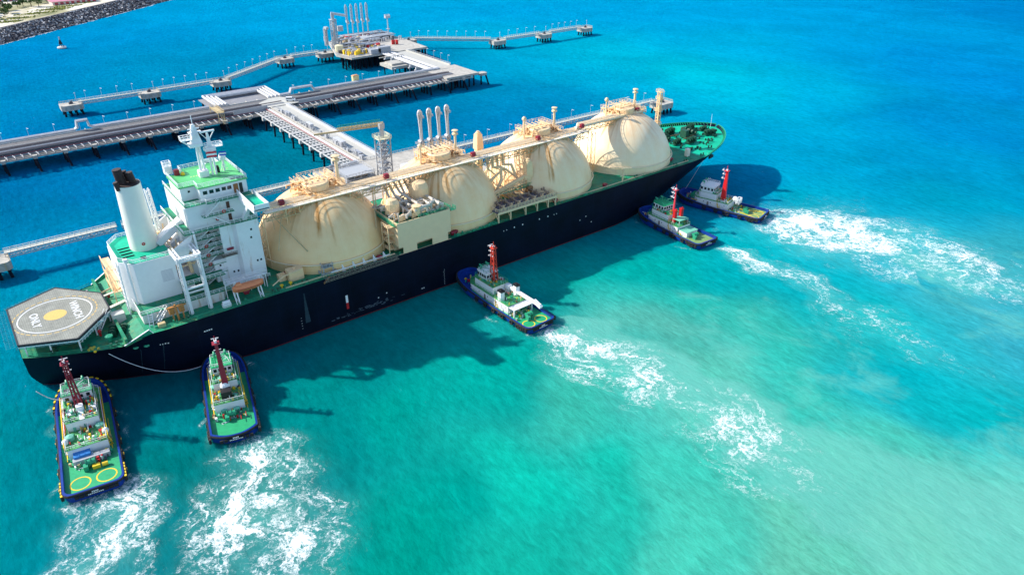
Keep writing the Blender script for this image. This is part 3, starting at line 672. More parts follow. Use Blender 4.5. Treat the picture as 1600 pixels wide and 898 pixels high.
def tower(x, y, z0, z1, w=2.4, d=2.0, r=.14, mt=cream, name='bridge_tower', parent=None):
    g = MB(); n = max(2, int((z1-z0)/3.2))
    for sx in (-1, 1):
        for sy in (-1, 1): g.bar((x+sx*w/2, y+sy*d/2, z0), (x+sx*w/2, y+sy*d/2, z1), r*1.4)
    for k in range(n):
        za, zb_ = z0+(z1-z0)*k/n, z0+(z1-z0)*(k+1)/n
        for sy in (-1, 1): g.bar((x-w/2, y+sy*d/2, za if k%2 else zb_), (x+w/2, y+sy*d/2, zb_ if k%2 else za), r*.7); g.bar((x-w/2, y+sy*d/2, zb_), (x+w/2, y+sy*d/2, zb_), r*.7)
        for sx in (-1, 1): g.bar((x+sx*w/2, y-d/2, za if k%2 else zb_), (x+sx*w/2, y+d/2, zb_ if k%2 else za), r*.7); g.bar((x+sx*w/2, y-d/2, zb_), (x+sx*w/2, y+d/2, zb_), r*.7)
    return g.build(name, mt, parent or bridge)
for x in (60.8, 103.2, 148.0, 151.5, 194.6): tower(x, 201.2, 16.9, ZB-2, 1.8, 2.4)
# hanging supports and struts over the covers
g = MB()
for x in list(np.arange(64, 188, 4.2)):
    k = min(range(4), key=lambda i: abs(TX[i]-x)); dx = x-TX[k]
    if abs(dx) < 17:
        for yy in (198.5, 200.3):
            rr = TR*TR-dx*dx-(yy-YC)**2; z0 = TZ+sqrt(max(rr, 1)); 
            if z0 < ZB-.5: g.bar((x, yy, z0-.2), (x, yy, ZB), .2); g.bar((x, yy, ZB-2.2), (x+2.1, yy, ZB), .12)
g.build('bridge_leg', cream, bridge)
for x, y, z in ((68.1, 202.1, ZB+.5), (103.4, 202.1, ZB+.5), (137.6, 202.1, ZB+.5), (166.9, 202.1, ZB+.5), (188.6, 202.0, ZB+1), (221.5, 204.4, ZB+1)):
    g = MB(); g.cbox((x, y-1.2, z), (1.5, 1.1, 1.6)); g.tube((x-1.1, y-1.2, z+.6), (x+1.1, y-1.2, z+.6), .35); g.build('fire_hose_box', darkred, bridge)
g = MB(); g.tube((168.8, 200.3, 33.4), (170.2, 200.3, 33.4), .5); g.build('fire_hose_box', darkred, bridge)

g = MB()
for x0, x1, z1 in ((64.5, 70, 24), (67, 61.5, 27), (74, 79, 29.5), (97.5, 93, 25)): g.bar((x0, 199.3, 33.8), (x1, 190.5, z1), .2)
for x, z in ((64, 30), (69, 27.5), (72, 31), (76, 30.5), (80, 31.5), (85, 31.8)): g.bar((x, 199.3, ZB-2), (x, 199.2-(31.5-z)*.5, z), .12)
g.build('hanging_strut', tan, bridge)
# ---------------- manifold platform on the starboard side
g = MB(); g.box(136, 162.3, 184.4, 192.6, 20.2, 20.5); mani = g.build('manifold_platform', grate, ship)
g = MB(); g.box(135.9, 162.4, 184.25, 184.39, 19.95, 20.75); g.rail([(136, 184.32, 20.75), (162.3, 184.32, 20.75)], 1.2, 1.5, .07, 3); g.rail([(136, 184.32, 20.75), (136, 192, 20.75)], 1.2, 1.5, .07, 3); g.rail([(162.3, 184.32, 20.75), (162.3, 192, 20.75)], 1.2, 1.5, .07, 3)
for x in np.arange(136.4, 162.4, .55): g.bar((x, 184.32, 20.75), (x, 184.32, 21.9), .05)
g.build('railing', creamw, mani)
for x in (136.4, 141.6, 148.3, 153.6, 158.6, 162.1):
    g = MB(); g.bar((x, 184.7, 16.8), (x, 184.7, 20.2), .5, .35); g.bar((x, 184.7, 17.4), (x, 187, 20.2), .2); g.build('platform_leg', creamw, mani)
g = MB(); rnd = random.Random(5)
for i in range(7):
    x = 139+i*3.5
    g.pipe([(x, 186.2, 21.9), (x, 188.6, 21.9), (x, 190.5, 21.9), (x, 192.8, 21.9), (x, 194, 23.5)], .22, 8)
    for yy in (186.2, 188.2, 190.1): g.tube((x, yy-.12, 21.9), (x, yy+.12, 21.9), .42, n=10)
    g.bar((x-.4, 187, 20.5), (x-.4, 187, 21.9), .25); g.cbox((x, 188.9, 22.1), (.45, .45, .9)); g.cbox((x+.9, 190.3, 20.5), (.7, .9, 1.3))
g.build('loading_manifold', mat('grey_brown_steel', (.34, .24, .17), .6, var=.4, scale=2), mani)
g = MB()
for i in range(7):
    x = 139+i*3.5; g.cbox((x+1.2, 187.2, 20.52), (1.1, .8, .9)); g.bar((x+1.2, 187.2, 21.2), (x+2.1, 186.6, 21.9), .12)
g.build('drip_tray_box', creamp, mani)
g = MB(); g.box(134.5, 160, 193.2, 193.6, 22.7, 22.9); g.rail([(134.5, 193.2, 22.9), (160, 193.2, 22.9)], 1.1, 2, .06, 3); g.build('green_handrail', greenmach, mani)
g = MB()
for i in range(6):
    x = 137.5+i*3.6; xe = 143.5+i*1.1+(i%2)*1.3
    pts = [(x, 193.5, 22.2+(i%3)*.5), (x-1.2, 195.6, 23+(i%2)), (x+2.2*(-1)**i, 197, 24.5+(i%3)), (xe+2, 198.2, 28+(i%3)*1.3), (xe-1, 199.2, 31), (xe, 201, 34.5)]
    g.pipe(pts, .32+.1*(i%3), 8)
for i in range(40):
    x = rnd.uniform(136, 162); y = rnd.uniform(193.5, 200); z = rnd.uniform(18, 24); L = rnd.uniform(1, 5)
    if rnd.random() < .5: g.pipe([(x, y, z), (x+L, y, z), (x+L, y, z-1.5)], rnd.uniform(.12, .3))
    else: g.tube((x, y, 16.8), (x, y, z), rnd.uniform(.12, .3), n=6)
for x in (139, 143.5, 155, 159.5): 
    g.bar((x, 194, 16.8), (x, 194, 25), .3); g.bar((x, 199, 16.8), (x, 199, 27), .3); g.bar((x, 194, 25), (x, 199, 27), .25)
g.truss((133.5, 192.2, 23.2), (156, 193.6, 26.0), 1.2, 1.0, 2, .1)
g.build('manifold_piping', creamp, mani)
# crane posts: starboard one with stowed boom, port one standing behind the bridge
def post(x, y, z1):
    g = MB(); g.box(x-1.1, x+1.1, y-1.1, y+1.1, 16.8, z1-4.5)
    g.prism([(x-1.5, y-1.4), (x+1.5, y-1.4), (x+1.5, y+1.4), (x-1.5, y+1.4)], z1-6.5, z1-.8, [(x-1.15, y-1.1), (x+1.15, y-1.1), (x+1.15, y+1.1), (x-1.15, y+1.1)])
    g.lathe((x, y, z1-.8), [(1.1, 0), (1.1, .5), (.6, .6), (.6, 1.1), (.05, 1.2)], 10)
    return g.build('hose_crane', cream, ship)
cr = post(157.2, 194.8, 32.5)
g = MB(); g.bar((157.2, 194.2, 27.0), (146, 193.6, 24.8), 1.0, 1.1); g.bar((146, 193.6, 24.8), (135, 192.4, 23.5), .7, .8); g.cbox((156, 194.3, 25.4), (2.6, 2.2, 1.5)); g.build('crane_boom', cream, cr)
g = MB(); g.cbox((156.8, 193, 20.6), (3, 1.6, 1.2)); g.tube((155.5, 193, 22.2), (158.5, 193, 22.2), .8); g.build('crane_winch', ruststeel, cr)
cr = post(152.5, 219, 37.4)

# ---------------- compressor house between the first two domes
g = MB()
X0, X1, Z0, Z1 = 97.0, 116.6, 16.8, 27.6; yy = 184.25
# front wall with cut-outs at its foot
def wall_holes(m, x0, x1, z0, z1, y, holes, th=.25):
    xs = sorted({x0, x1, *[h[0] for h in holes], *[h[1] for h in holes]}); zs_ = sorted({z0, z1, *[h[2] for h in holes], *[h[3] for h in holes]})
    for i in range(len(xs)-1):
        for j in range(len(zs_)-1):
            cx_, cz_ = (xs[i]+xs[i+1])/2, (zs_[j]+zs_[j+1])/2
            if any(h[0] < cx_ < h[1] and h[2] < cz_ < h[3] for h in holes): continue
            m.add([(xs[i], y, zs_[j]), (xs[i+1], y, zs_[j]), (xs[i+1], y, zs_[j+1]), (xs[i], y, zs_[j+1]),
                   (xs[i], y+th, zs_[j]), (xs[i+1], y+th, zs_[j]), (xs[i+1], y+th, zs_[j+1]), (xs[i], y+th, zs_[j+1])],
                  [(0,1,2,3), (7,6,5,4), (3,2,6,7), (0,4,5,1), (0,3,7,4), (1,5,6,2)])
wall_holes(g, X0, X1, Z0-.3, Z1, yy, [(103.6, 109.4, 16.9, 19.3), (97.0, 98.6, 17.0, 19.2), (115.4, 116.6, 17.0, 19.6)])
g.box(X0, X0+.25, yy+.26, 200, 19.6, Z1); g.box(X1-.25, X1, yy+.26, 200, 19.8, Z1); g.box(X0+.26, X1-.26, 188, 188.3, Z0, Z1-.3); g.box(X0, X1, 199.9, 200.2, 19, Z1)
comp = g.build('compressor_house', creamw, ship)
g = MB(); g.box(X0-.9, X1+.6, yy+.27, 201, Z1-1.0, Z1-.8); g.box(X0+.3, X1-.3, yy+.3, 187.9, 19.5, 19.6); g.build('house_top_deck', green, comp)
g = MB(); g.rail([(X0+8, yy+.4, Z1), (X1+.4, yy+.4, Z1), (X1+.4, 200, Z1-.8)], .9, 1.8, .06, 3); g.rail([(X0-.8, yy+.5, Z1-.8), (X0-.8, 200, Z1-.8)], 1.1, 1.8, .06, 3); g.box(X1, X1+2.4, 184.6, 186.4, Z1-1, Z1-.85); g.rail([(X1, 184.6, Z1-.85), (X1+2.4, 184.6, Z1-.85), (X1+2.4, 186.4, Z1-.85)], 1.1, 1.2, .06, 3); g.build('railing', greenmach, comp)
g = MB()
g.lathe((100.2, 192.5, Z1+.2), [(2.3, 0), (2.3, 3.4), (1.6, 4.6), (.05, 5)], 16); g.lathe((105.6, 186.6, Z1+.2), [(1.2, 0), (1.2, 2.6), (1.5, 2.7), (1.5, 3.0), (.05, 3.2)], 14)
g.build('vapour_drum', creamp, comp)
g = MB(); g.lathe((112.5, 196.5, Z1+.2), [(3.2, 0), (3.2, 4.6), (2.4, 6.2), (.05, 6.9)], 18); g.build('mist_drum', cream, comp)
g = MB()
for i in range(7):
    x = 101.5+i*1.9; z = Z1+1.0+(i%3)*.7
    g.pipe([(x, 186+(i%2)*.8, Z1+.2), (x, 186+(i%2)*.8, z), (x+2.4, 187.5+(i%3), z), (x+2.4, 193+i%4, z), (x+1, 198, z+1.5), (x+1, 202, 34)], .42, 8)
g.pipe([(104.5, 185.9, Z1+1.9), (107, 185.9, Z1+2.6), (110, 186, Z1+2.6), (110.6, 187.5, Z1+2.4), (113.2, 188, Z1+2.4), (113.6, 186, Z1+2), (114.8, 186, Z1+1.6), (114.8, 186, Z1+.2)], .5, 8)
Z1 -= .9
for i in range(130):
    x = rnd.uniform(98, 116); y = rnd.uniform(186, 199.5); h = rnd.uniform(.6, 3.4)
    if rnd.random() < .5: g.tube((x, y, Z1+.2), (x, y, Z1+h), rnd.uniform(.1, .35), n=7)
    else: g.pipe([(x, y, Z1+.2), (x, y, Z1+h), (x+rnd.uniform(-3, 3), y, Z1+h), (x+rnd.uniform(-3, 3), y+rnd.uniform(0, 2), Z1+h)], rnd.uniform(.12, .35))
g.build('compressor_piping', mat('greyish_cream_pipe', (.62, .55, .45), .45, var=.2, scale=2), comp)
g = MB()
for i in range(26): g.cbox((rnd.uniform(98, 116), rnd.uniform(186, 199), Z1+.2), (rnd.uniform(.5, 1.6), rnd.uniform(.5, 1.4), rnd.uniform(.6, 2.0)))
g.build('machinery', creamp, comp)
Z1 += .9
g = MB()
for z in (18.5, 21, 23.5, 26): g.box(94.6, 97, 186, 190, z, z+.1); g.rail([(94.6, 186, z), (94.6, 190, z)], 1, 1.4, .06, 2)
g.stairs((96, 186.5, 18.5), (96, 190, 21)); g.stairs((95.4, 190, 21), (95.4, 186.5, 23.5)); g.bar((94.6, 186, 16.8), (94.6, 186, 27), .25); g.bar((94.6, 190, 16.8), (94.6, 190, 27), .25)
g.build('stair_tower', creamp, comp)

# ---------------- forward and deck gear
def winch(x, y, z, s=1.0, rz=0, mt=darkgreen, name='mooring_winch'):
    g = MB(); g.M = Matrix.Translation((x, y, z)) @ Matrix.Rotation(rz, 4, 'Z') @ Matrix.Scale(s, 4)
    g.box(-2.6, 2.6, -1.1, 1.1, 0, .25)
    for k in (-1.9, -.2): g.tube((k, 0, 1.2), (k+1.3, 0, 1.2), .62, n=12); g.tube((k-.06, 0, 1.2), (k+.06, 0, 1.2), 1.1, n=14); g.tube((k+1.24, 0, 1.2), (k+1.36, 0, 1.2), 1.1, n=14)
    g.box(1.4, 2.5, -.9, .9, .25, 1.9); g.tube((2.5, 0, 1.2), (3.3, 0, 1.2), .45, n=10); g.tube((-2.0, 0, 1.2), (-2.9, 0, 1.2), .4, n=10)
    return g.build(name, mt, ship)
for a in ((262, 207.5, 18.0, 1.4, 1.57), (268, 212, 18.2, 1.1, .3), (269, 201.5, 18.2, 1.1, -.3), (256, 214, 17.8, 1.2, .2), (254.5, 200, 17.8, 1.1, .1), (252, 217.5, 17.6, 1.1, .1), (249, 210, 17.5, 1.2, 1.2), (248.5, 203, 17.5, 1, .2), (271.5, 207.5, 18.2, .8, 0)): winch(*a)
g = MB(); g.box(256.2, 258.2, 204.6, 208, 17.7, 21.2); g.box(257, 260, 205.6, 207, 17.7, 19); g.build('windlass_house', darkgreen, ship)
g = MB()
for i in range(60):
    x = rnd.uniform(244, 274); y = YC+rnd.uniform(-.7, .7)*hb(x, 18.3); g.cbox((x, y, zd(x)), (rnd.uniform(.3, 1.1), rnd.uniform(.3, .9), rnd.uniform(.3, 1.3)), rnd.uniform(0, 1))
g.build('forecastle_fitting', darkgreen, ship)
g = MB(); g.pipe([(253, 203.5, 18.1), (258, 204.5, 18.2), (264, 205, 18.5)], .16); g.pipe([(253, 210.5, 18.1), (258, 209.5, 18.2), (264, 209, 18.5)], .16); g.build('anchor_chain', ruststeel, ship)
g = MB()
for k in range(7): g.tube((244+k*.75, 193.5+k*.12, 17), (244+k*.75, 193.5+k*.12, 18.3), .34, n=8)
for k in range(7): g.tube((249+k*.8, 222-k*.6, 17), (249+k*.8, 222-k*.6, 18.6), .34, n=8)
g.build('deck_ventilator', darkgreen, ship)
def bollards(x, y, z, rz=0, mt=darkgreen):
    g = MB(); g.M = Matrix.Translation((x, y, z)) @ Matrix.Rotation(rz, 4, 'Z'); g.box(-1.1, 1.1, -.35, .35, 0, .15)
    for k in (-.7, .7): g.tube((k, 0, .1), (k, 0, .9), .26, n=8); g.tube((k, 0, .85), (k, 0, 1.0), .36, n=8)
    return g.build('bollard_pair', mt, ship)
for a in ((274, 207, 18.4, 1.57), (262, 195, 18, -.5), (255, 189.8, 17.8, -.35), (262, 218, 18, .5), (246, 186.6, 17.2, -.1), (235, 186.3, 16.9, 0), (228, 185.8, 16.9, 0), (268, 197.8, 18.3, -.7),
          (57, 186, 16.9, 0), (66, 185.8, 16.9, 0), (14, 188, 14.9, .1), (1, 194, 14.9, .5), (8, 190.6, 14.9, .3), (2, 219, 14.9, -.4), (12, 223, 14.9, 0), (32, 186, 16.9, 0), (205, 186, 16.9, 0)): bollards(*a)
g = MB(); g.cbox((240.6, 190.2, 17), (1.7, 1.5, 3.2)); g.build('deck_locker', mat('rusting_white_locker', (.8, .74, .62), .5, var=.1, rust=.8, scale=1, rustcol=(.6, .18, .02)), ship)
# foremast
g = MB(); g.truss((238.6, YC+1, 17.2), (238.6, YC+1, 41), 1.4, 1.4, 2.2, .16); g.tube((238.6, YC+.3, 17), (238.6, YC+.3, 41.5), .55, .35, 8)
for z, l in ((41, 1.6), (38, 1.3), (33, 2), (27, 2.4)): g.box(238.6-l/2, 238.6+l/2, YC-.9, YC+2, z, z+.15); g.rail([(238.6-l/2, YC-.9, z+.15), (238.6+l/2, YC-.9, z+.15), (238.6+l/2, YC+2, z+.15), (238.6-l/2, YC+2, z+.15)], 1, 1.2, .06, 2, True)
g.stairs((234, YC+1, 24), (238, YC+1, 27)); g.box(230, 236, YC-1, YC+3, 23.8, 24)
g.build('foremast', cream, ship)
g = MB(); g.tube((277.6, YC+1.5, 18.4), (277.6, YC+1.5, 24.5), .09, .05, 6); g.build('bow_flagstaff', whitec, ship)
g = MB(); ay = YC-hb(256, 14.5)-.45; g.pipe([(256, ay+.3, 15.6), (256.2, ay, 13.4)], .45); g.bar((254.4, ay-.2, 13.6), (257.8, ay+.4, 13.6), .6, 1.2); g.build('anchor', black, ship)
# posts, hose boxes and small deck fittings
g = MB(); g.tube((197.5, 185.8, 16.8), (197.5, 185.8, 22.2), .28, n=8); g.bar((196.3, 185.8, 19.6), (198.7, 185.8, 19.6), .3); g.bar((197.5, 185.2, 21.5), (197.5, 186.6, 21.5), .3); g.build('deck_post', creamw, ship)
for x, y in ((230.5, 190.5), (188.5, 186.5), (163.5, 186.5), (118.6, 186.4), (119.6, 186.6), (63.5, 193), (90.5, 185.6), (33.5, 194.0), (50, 189.8)):
    g = MB(); g.cbox((x, y, 17.0), (1.3, .9, 1.3)); g.tube((x-.9, y-.3, 17.9), (x+.9, y-.3, 17.9), .42, n=10); g.build('fire_monitor', darkred, ship)
g = MB()
for i in range(150):
    x = rnd.choice((rnd.uniform(24, 96), rnd.uniform(118, 136), rnd.uniform(163, 244))); sd = rnd.choice((-1, 1)); y = YC+sd*rnd.uniform(18.6, 21.4)
    k = min(TX, key=lambda t: abs(t-x))
    if hypot(x-k, y-YC) < 21.3: y = YC+sd*21.7
    c = rnd.random()
    if c < .4: g.cbox((x, y, 16.8), (rnd.uniform(.3, .9), rnd.uniform(.3, .6), rnd.uniform(.3, .9)))
    elif c < .8: g.tube((x, y, 16.8), (x, y, 16.8+rnd.uniform(.4, 1.2)), rnd.uniform(.08, .2), n=6)
    else: g.tube((x, y, 17.1), (x+rnd.uniform(2, 6), y, 17.1), .1, n=5)
g.build('deck_fitting', greenmach, ship)
g = MB()
for y in (YC-21.2, YC-20.9, YC+21.2): g.tube((60, y, 17.35), (96, y, 17.35), .13, n=6); g.tube((165, y+.1, 17.35), (236, y+.1, 17.35), .13, n=6)
g.build('deck_pipe', creamw, ship)
for x0, x1, y0, y1, h in ((62.6, 67.2, 188.7, 191.6, 3.3), (60.2, 62.4, 190.5, 192.5, 2.0)):
    g = MB(); g.cbox(((x0+x1)/2, (y0+y1)/2, 16.82), (x1-x0, y1-y0, h), 0, .15); g.tube(((x0+x1)/2, (y0+y1)/2, 16.8+h), ((x0+x1)/2, (y0+y1)/2, 17.2+h), .35, n=8); g.build('deck_house', cream, ship)
for x in (63.5, 66.2): 
    g = MB(); g.lathe((x-4, 187.2, 17.4), [(.25, -.6), (.25, 0), (.55, .1), (.55, .35), (.05, .45)], 10); g.build('deck_vent', yellow, ship)
g = MB(); g.pipe([(57, 187.4, 18.2), (61, 189, 19.2), (66, 188.2, 20.3)], .16); g.build('bunker_pipe', creamw, ship)
# accommodation ladder stowed along the side
g = MB(); g.truss((71.5, 184.0, 17.2), (96.4, 184.0, 17.3), .9, 1.2, .9, .09); g.box(72, 96, 183.6, 184.4, 16.3, 16.4); g.build('gangway_ladder', wood, ship)
g = MB(); g.bar((71.0, 183.9, 15.7), (73, 183.9, 17.4), .5, .3); g.build('ladder_foot', ruststeel, ship)
g = MB()
for x in (78, 81.5, 85, 88.5, 92): g.bar((x, 185.3, 16.8), (x, 185.3, 19.2), .3); g.bar((x, 185.3, 18.9), (x, 184.2, 18.6), .25); g.cbox((x+.5, 185.5, 16.9), (.8, .6, .8))
g.tube((74, 185.0, 17.9), (94, 185.0, 17.9), .14, n=6); g.build('ladder_davit', whitec, ship)
g = MB(); g.rail([(71.5, 185.2, 16.9), (76, 185.2, 16.9), (76, 188.2, 16.9), (71.5, 188.2, 16.9)], 1.2, 1, .07, 3, True); g.box(72.2, 75.4, 186, 188, 19.2, 19.35); g.rail([(72.2, 186, 19.35), (75.4, 186, 19.35), (75.4, 188, 19.35), (72.2, 188, 19.35)], 1, 1, .06, 3, True)
for a in ((72.3, 186.1), (75.3, 186.1), (75.3, 187.9), (72.3, 187.9)): g.bar((*a, 16.8), (*a, 19.2), .25)
g.build('gangway_stand', lgrey, ship)
g = MB(); g.box(72.6, 75, 186.3, 187.7, 19.45, 20.1); g.build('stand_cover', piped, ship)

# ---------------- stern: accommodation, casing, funnel, helideck
def windows(pts, size, normal, parent, mt=glass, name='window'):
    for (x, y, z) in pts:
        g = MB(); w_, h_ = size
        if normal == 'y': g.box(x-w_/2, x+w_/2, y-.05, y+.02, z-h_/2, z+h_/2)
        else: g.box(x-.02 if normal == '-x' else x, x+.05, y-w_/2, y+w_/2, z-h_/2, z+h_/2)
        g.build(name, mt, parent)
# A deck plinth, rusty white sides, green top
g = MB(); g.prism([(22.5, 190.6), (44, 190.6), (46, 195), (58.4, 195), (58.4, 218), (46, 218), (44, 222.2), (22.5, 222.2)], 16.8, 19.5); plinth = g.build('lower_house', mat('rusty_white_wall', (.74, .72, .68), .5, var=.1, rust=.75, scale=.5, rustcol=(.5, .25, .08)), ship)
g = MB(); g.box(22.3, 46.5, 190.4, 222.4, 19.51, 19.62); g.build('a_deck', green, plinth)
g = MB(); g.rail([(22.3, 190.5, 19.62), (46.3, 190.5, 19.62)], 1.1, 1.6, .055, 3); g.rail([(22.3, 190.5, 19.62), (22.3, 222, 19.62)], 1.1, 1.6, .055, 3); g.build('railing', whitec, plinth)
# main block
g = MB()
g.prism([(48, 196.4), (51.4, 196.4), (52.2, 195), (58.5, 195), (58.5, 217.8), (48, 217.8)], 16.8, 36.4)
g.box(38.6, 48.01, 199.6, 213.2, 16.8, 36.4); g.box(44.6, 48.02, 196.4, 199.61, 16.8, 26.4)
house = g.build('accommodation_block', white, ship)
g = MB(); g.prism([(38.4, 195.2), (51, 195.2), (52, 194.8), (58.7, 194.8), (58.7, 218), (38.4, 218)], 36.41, 36.6)
for z in (22.4, 25.2, 28.0, 30.8, 33.6): g.box(41, 47.98, 196.2, 199.58, z, z+.12)
g.build('balcony_deck', green, house)
g = MB()
for z in (22.52, 25.32, 28.12, 30.92, 33.72): g.rail([(41, 196.25, z), (48, 196.25, z)], 1.05, 1.6, .055, 3); g.rail([(41, 196.25, z), (41, 199.5, z)], 1.05, 1.6, .055, 3)
g.rail([(38.5, 195.3, 36.6), (51, 195.3, 36.6), (52, 194.9, 36.6), (58.6, 194.9, 36.6), (58.6, 217.9, 36.6)], 1.1, 1.6, .055, 3)
g.rail([(38.5, 195.3, 36.6), (38.5, 217.9, 36.6)], 1.1, 1.6, .055, 3)
for z in (19.6, 22.5, 25.3, 28.1, 30.9, 33.7): g.stairs((42, 197.2, z), (46.5, 197.2, z+2.8), .8)
g.build('balcony_railing', whitec, house)
g = MB()
for z in (22.52, 25.32, 28.12, 30.92, 33.72): g.box(45.2, 46, 199.5, 199.6, z, z+2.0)
g.build('door', brown, house)
for z in (28.12, 30.92, 25.3): 
    g = MB(); g.torus((43.6, 196.1, z+.6), .38, .12, 'y'); g.build('lifebuoy', red, house)
windows([(56.2, 195, 33.6), (55.8, 195, 31.2), (56.4, 195, 23.6), (57.4, 195, 23.6), (49.6, 196.4, 21.5), (50.8, 196.4, 21.4), (46.2, 196.4, 24.6)], (.5, .6), 'y', house)
windows([(58.5, y, z) for z in (33.5, 30.5, 27.5, 24.5) for y in (198, 201, 204, 207, 210, 213, 216)], (.8, .8), 'x', house)
g = MB(); g.box(47, 51.2, 194.8, 196.38, 27.3, 27.42); g.rail([(47, 194.85, 27.4), (51.2, 194.85, 27.4)], 1, 1.2, .05, 3); g.box(49, 50.8, 196.2, 196.4, 28.6, 29.2)
g.build('liferaft_platform', wood, house)
g = MB(); g.tube((48.8, 195.9, 29), (50.6, 195.9, 29), .35); g.build('liferaft', darkred, house)
g = MB(); g.box(47.9, 56.2, 191.3, 194.98, 19.3, 19.45); g.rail([(47.9, 191.3, 19.45), (58, 191.3, 19.45)], 1.05, 1.6, .055, 3)
for x in (48, 52, 56): g.bar((x, 191.4, 16.8), (x, 191.4, 19.3), .22)
g.build('side_gallery', whitec, house)
# upper block
g = MB(); g.box(40.7, 57.2, 197.2, 217.6, 36.61, 43.7); upper = g.build('upper_block', white, ship)
g = MB(); g.prism([(40.5, 196.2), (46, 196.2), (46, 195.4), (58.6, 195.4), (58.6, 217.8), (40.5, 217.8)], 43.71, 43.86); g.box(44.3, 52.8, 195.2, 197.18, 40.1, 40.22); g.build('bridge_deck', green, upper)
g = MB(); g.rail([(40.6, 196.3, 43.86), (46, 196.3, 43.86), (46, 195.5, 43.86), (54.6, 195.5, 43.86)], 1.1, 1.5, .055, 3); g.rail([(40.6, 196.3, 43.86), (40.6, 217.7, 43.86)], 1.1, 1.5, .055, 3)
g.rail([(44.3, 195.25, 40.22), (52.8, 195.25, 40.22)], 1.05, 1.4, .055, 3); g.stairs((45, 195.8, 40.2), (49.5, 195.8, 43.8), .8); g.stairs((51, 196, 36.6), (46.5, 196, 40.2), .8)
g.build('railing', whitec, upper)
g = MB(); g.box(51.4, 52.3, 197.1, 197.2, 36.7, 38.9); g.box(51.4, 52.3, 197.1, 197.2, 40.3, 42.5); g.build('door', brown, upper)
for p in ((48.3, 197.0, 38.2), (49.9, 195.1, 40.8)):
    g = MB(); g.torus(p, .38, .12, 'y'); g.build('lifebuoy', red, upper)
# bridge wings
for sd in (-1, 1):
    def Y(d): return YC+sd*d
    g = MB(); a, b = sorted((Y(10.9), Y(22.6)))
    g.box(54.9, 58.9, a, b, 43.3, 43.6)
    g.add([(54.8, Y(9.5), 43.1), (54.8, Y(22.6), 43.1), (54.8, Y(22.6), 44.9), (54.8, Y(9.5), 45.5), (55, Y(9.5), 43.1), (55, Y(22.6), 43.1), (55, Y(22.6), 44.9), (55, Y(9.5), 45.5)], [(0,1,2,3),(7,6,5,4),(3,2,6,7),(0,4,5,1)])
    g.box(58.8, 59, a, b, 43.1, 44.9); c, d = sorted((Y(22.4), Y(22.6))); g.box(55, 58.8, c, d, 43.1, 44.9)
    g.bar((55.0, Y(10.9), 37.0), (55.0, Y(17.5), 43.0), 1.1, 1.0); g.bar((55.0, Y(10.0), 43.2), (55.0, Y(22.4), 43.2), .8, 1.1)
    wing = g.build('bridge_wing', whitec, upper)
    g = MB(); a, b = sorted((Y(11), Y(22.35))); g.box(55.02, 58.78, a, b, 43.61, 43.68); g.build('wing_deck', greenteal, wing)
# wheelhouse
g = MB(); WP = [(41.2, 201), (45.3, 201), (45.3, 197.6), (58.2, 197.6), (58.2, 215.2), (45.3, 215.2), (45.3, 211.8), (41.2, 211.8)]
g.prism(WP, 43.87, 47.6); wh = g.build('wheelhouse', whitec, ship)
g = MB(); g.prism([(x+(.35 if x > 50 else -.35), y+(-.35 if y < YC else .35)) for x, y in WP], 47.61, 47.95); wroof = g.build('wheelhouse_roof', greenroof, wh)
windows([(x, 197.6, 46.2) for x in (46.7, 48.4, 50.1, 51.8, 53.3)], (1.15, 1.0), 'y', wh)
windows([(58.2, y, 46.2) for y in np.arange(199, 215, 1.8)], (1.3, 1.0), 'x', wh)
windows([(43.4, 201, 46.3)], (.6, .6), 'y', wh)
g = MB(); g.box(54.4, 55.7, 197.5, 197.58, 44, 46.9); g.build('door', mat('varnished_door', (.32, .12, .04), .4), wh)
g = MB(); g.box(56.0, 56.9, 197.5, 197.58, 44, 46.9); g.build('doorway', black, wh)
g = MB(); g.rail([(x+(.2 if x > 50 else -.2), y+(-.2 if y < YC else .2), 47.95) for x, y in WP], 1.15, 1.5, .055, 3, True); g.build('roof_railing', whitec, wroof)
g = MB(); x = 45.6
for i in range(14): g.box(46+i*.8, 46.4+i*.8, 207.0+.06*i, 207.35+.06*i, 47.96, 48.0)
g.build('roof_walk_mark', mat('pale_yellow_mark', (.8, .75, .3), .6), wroof)
g = MB(); g.cbox((53.5, 206.3, 47.96), (.9, .7, 1.6)); g.tube((53.5, 206.3, 49.5), (53.5, 206.3, 50), .4, n=8); g.build('compass_binnacle', black, wroof)
g = MB(); g.box(54.2, 57.8, 198.4, 198.9, 47.97, 48.1); g.build('name_strip', black, wroof)
# corner mast platforms
g = MB(); g.box(41, 43, 213, 215, 48, 50.2); g.rail([(41, 213, 50.2), (43, 213, 50.2), (43, 215, 50.2), (41, 215, 50.2)], 1.2, 1, .07, 3, True); g.build('lookout_stand', whitec, wroof)
g = MB(); g.cbox((43.6, 211.3, 47.96), (1.3, 1.3, 1.6)); g.build('battery_box', darkred, wroof)
g = MB(); g.ball((44.9, 210.2, 48.3), .6); g.build('float_gear', yellow, wroof)
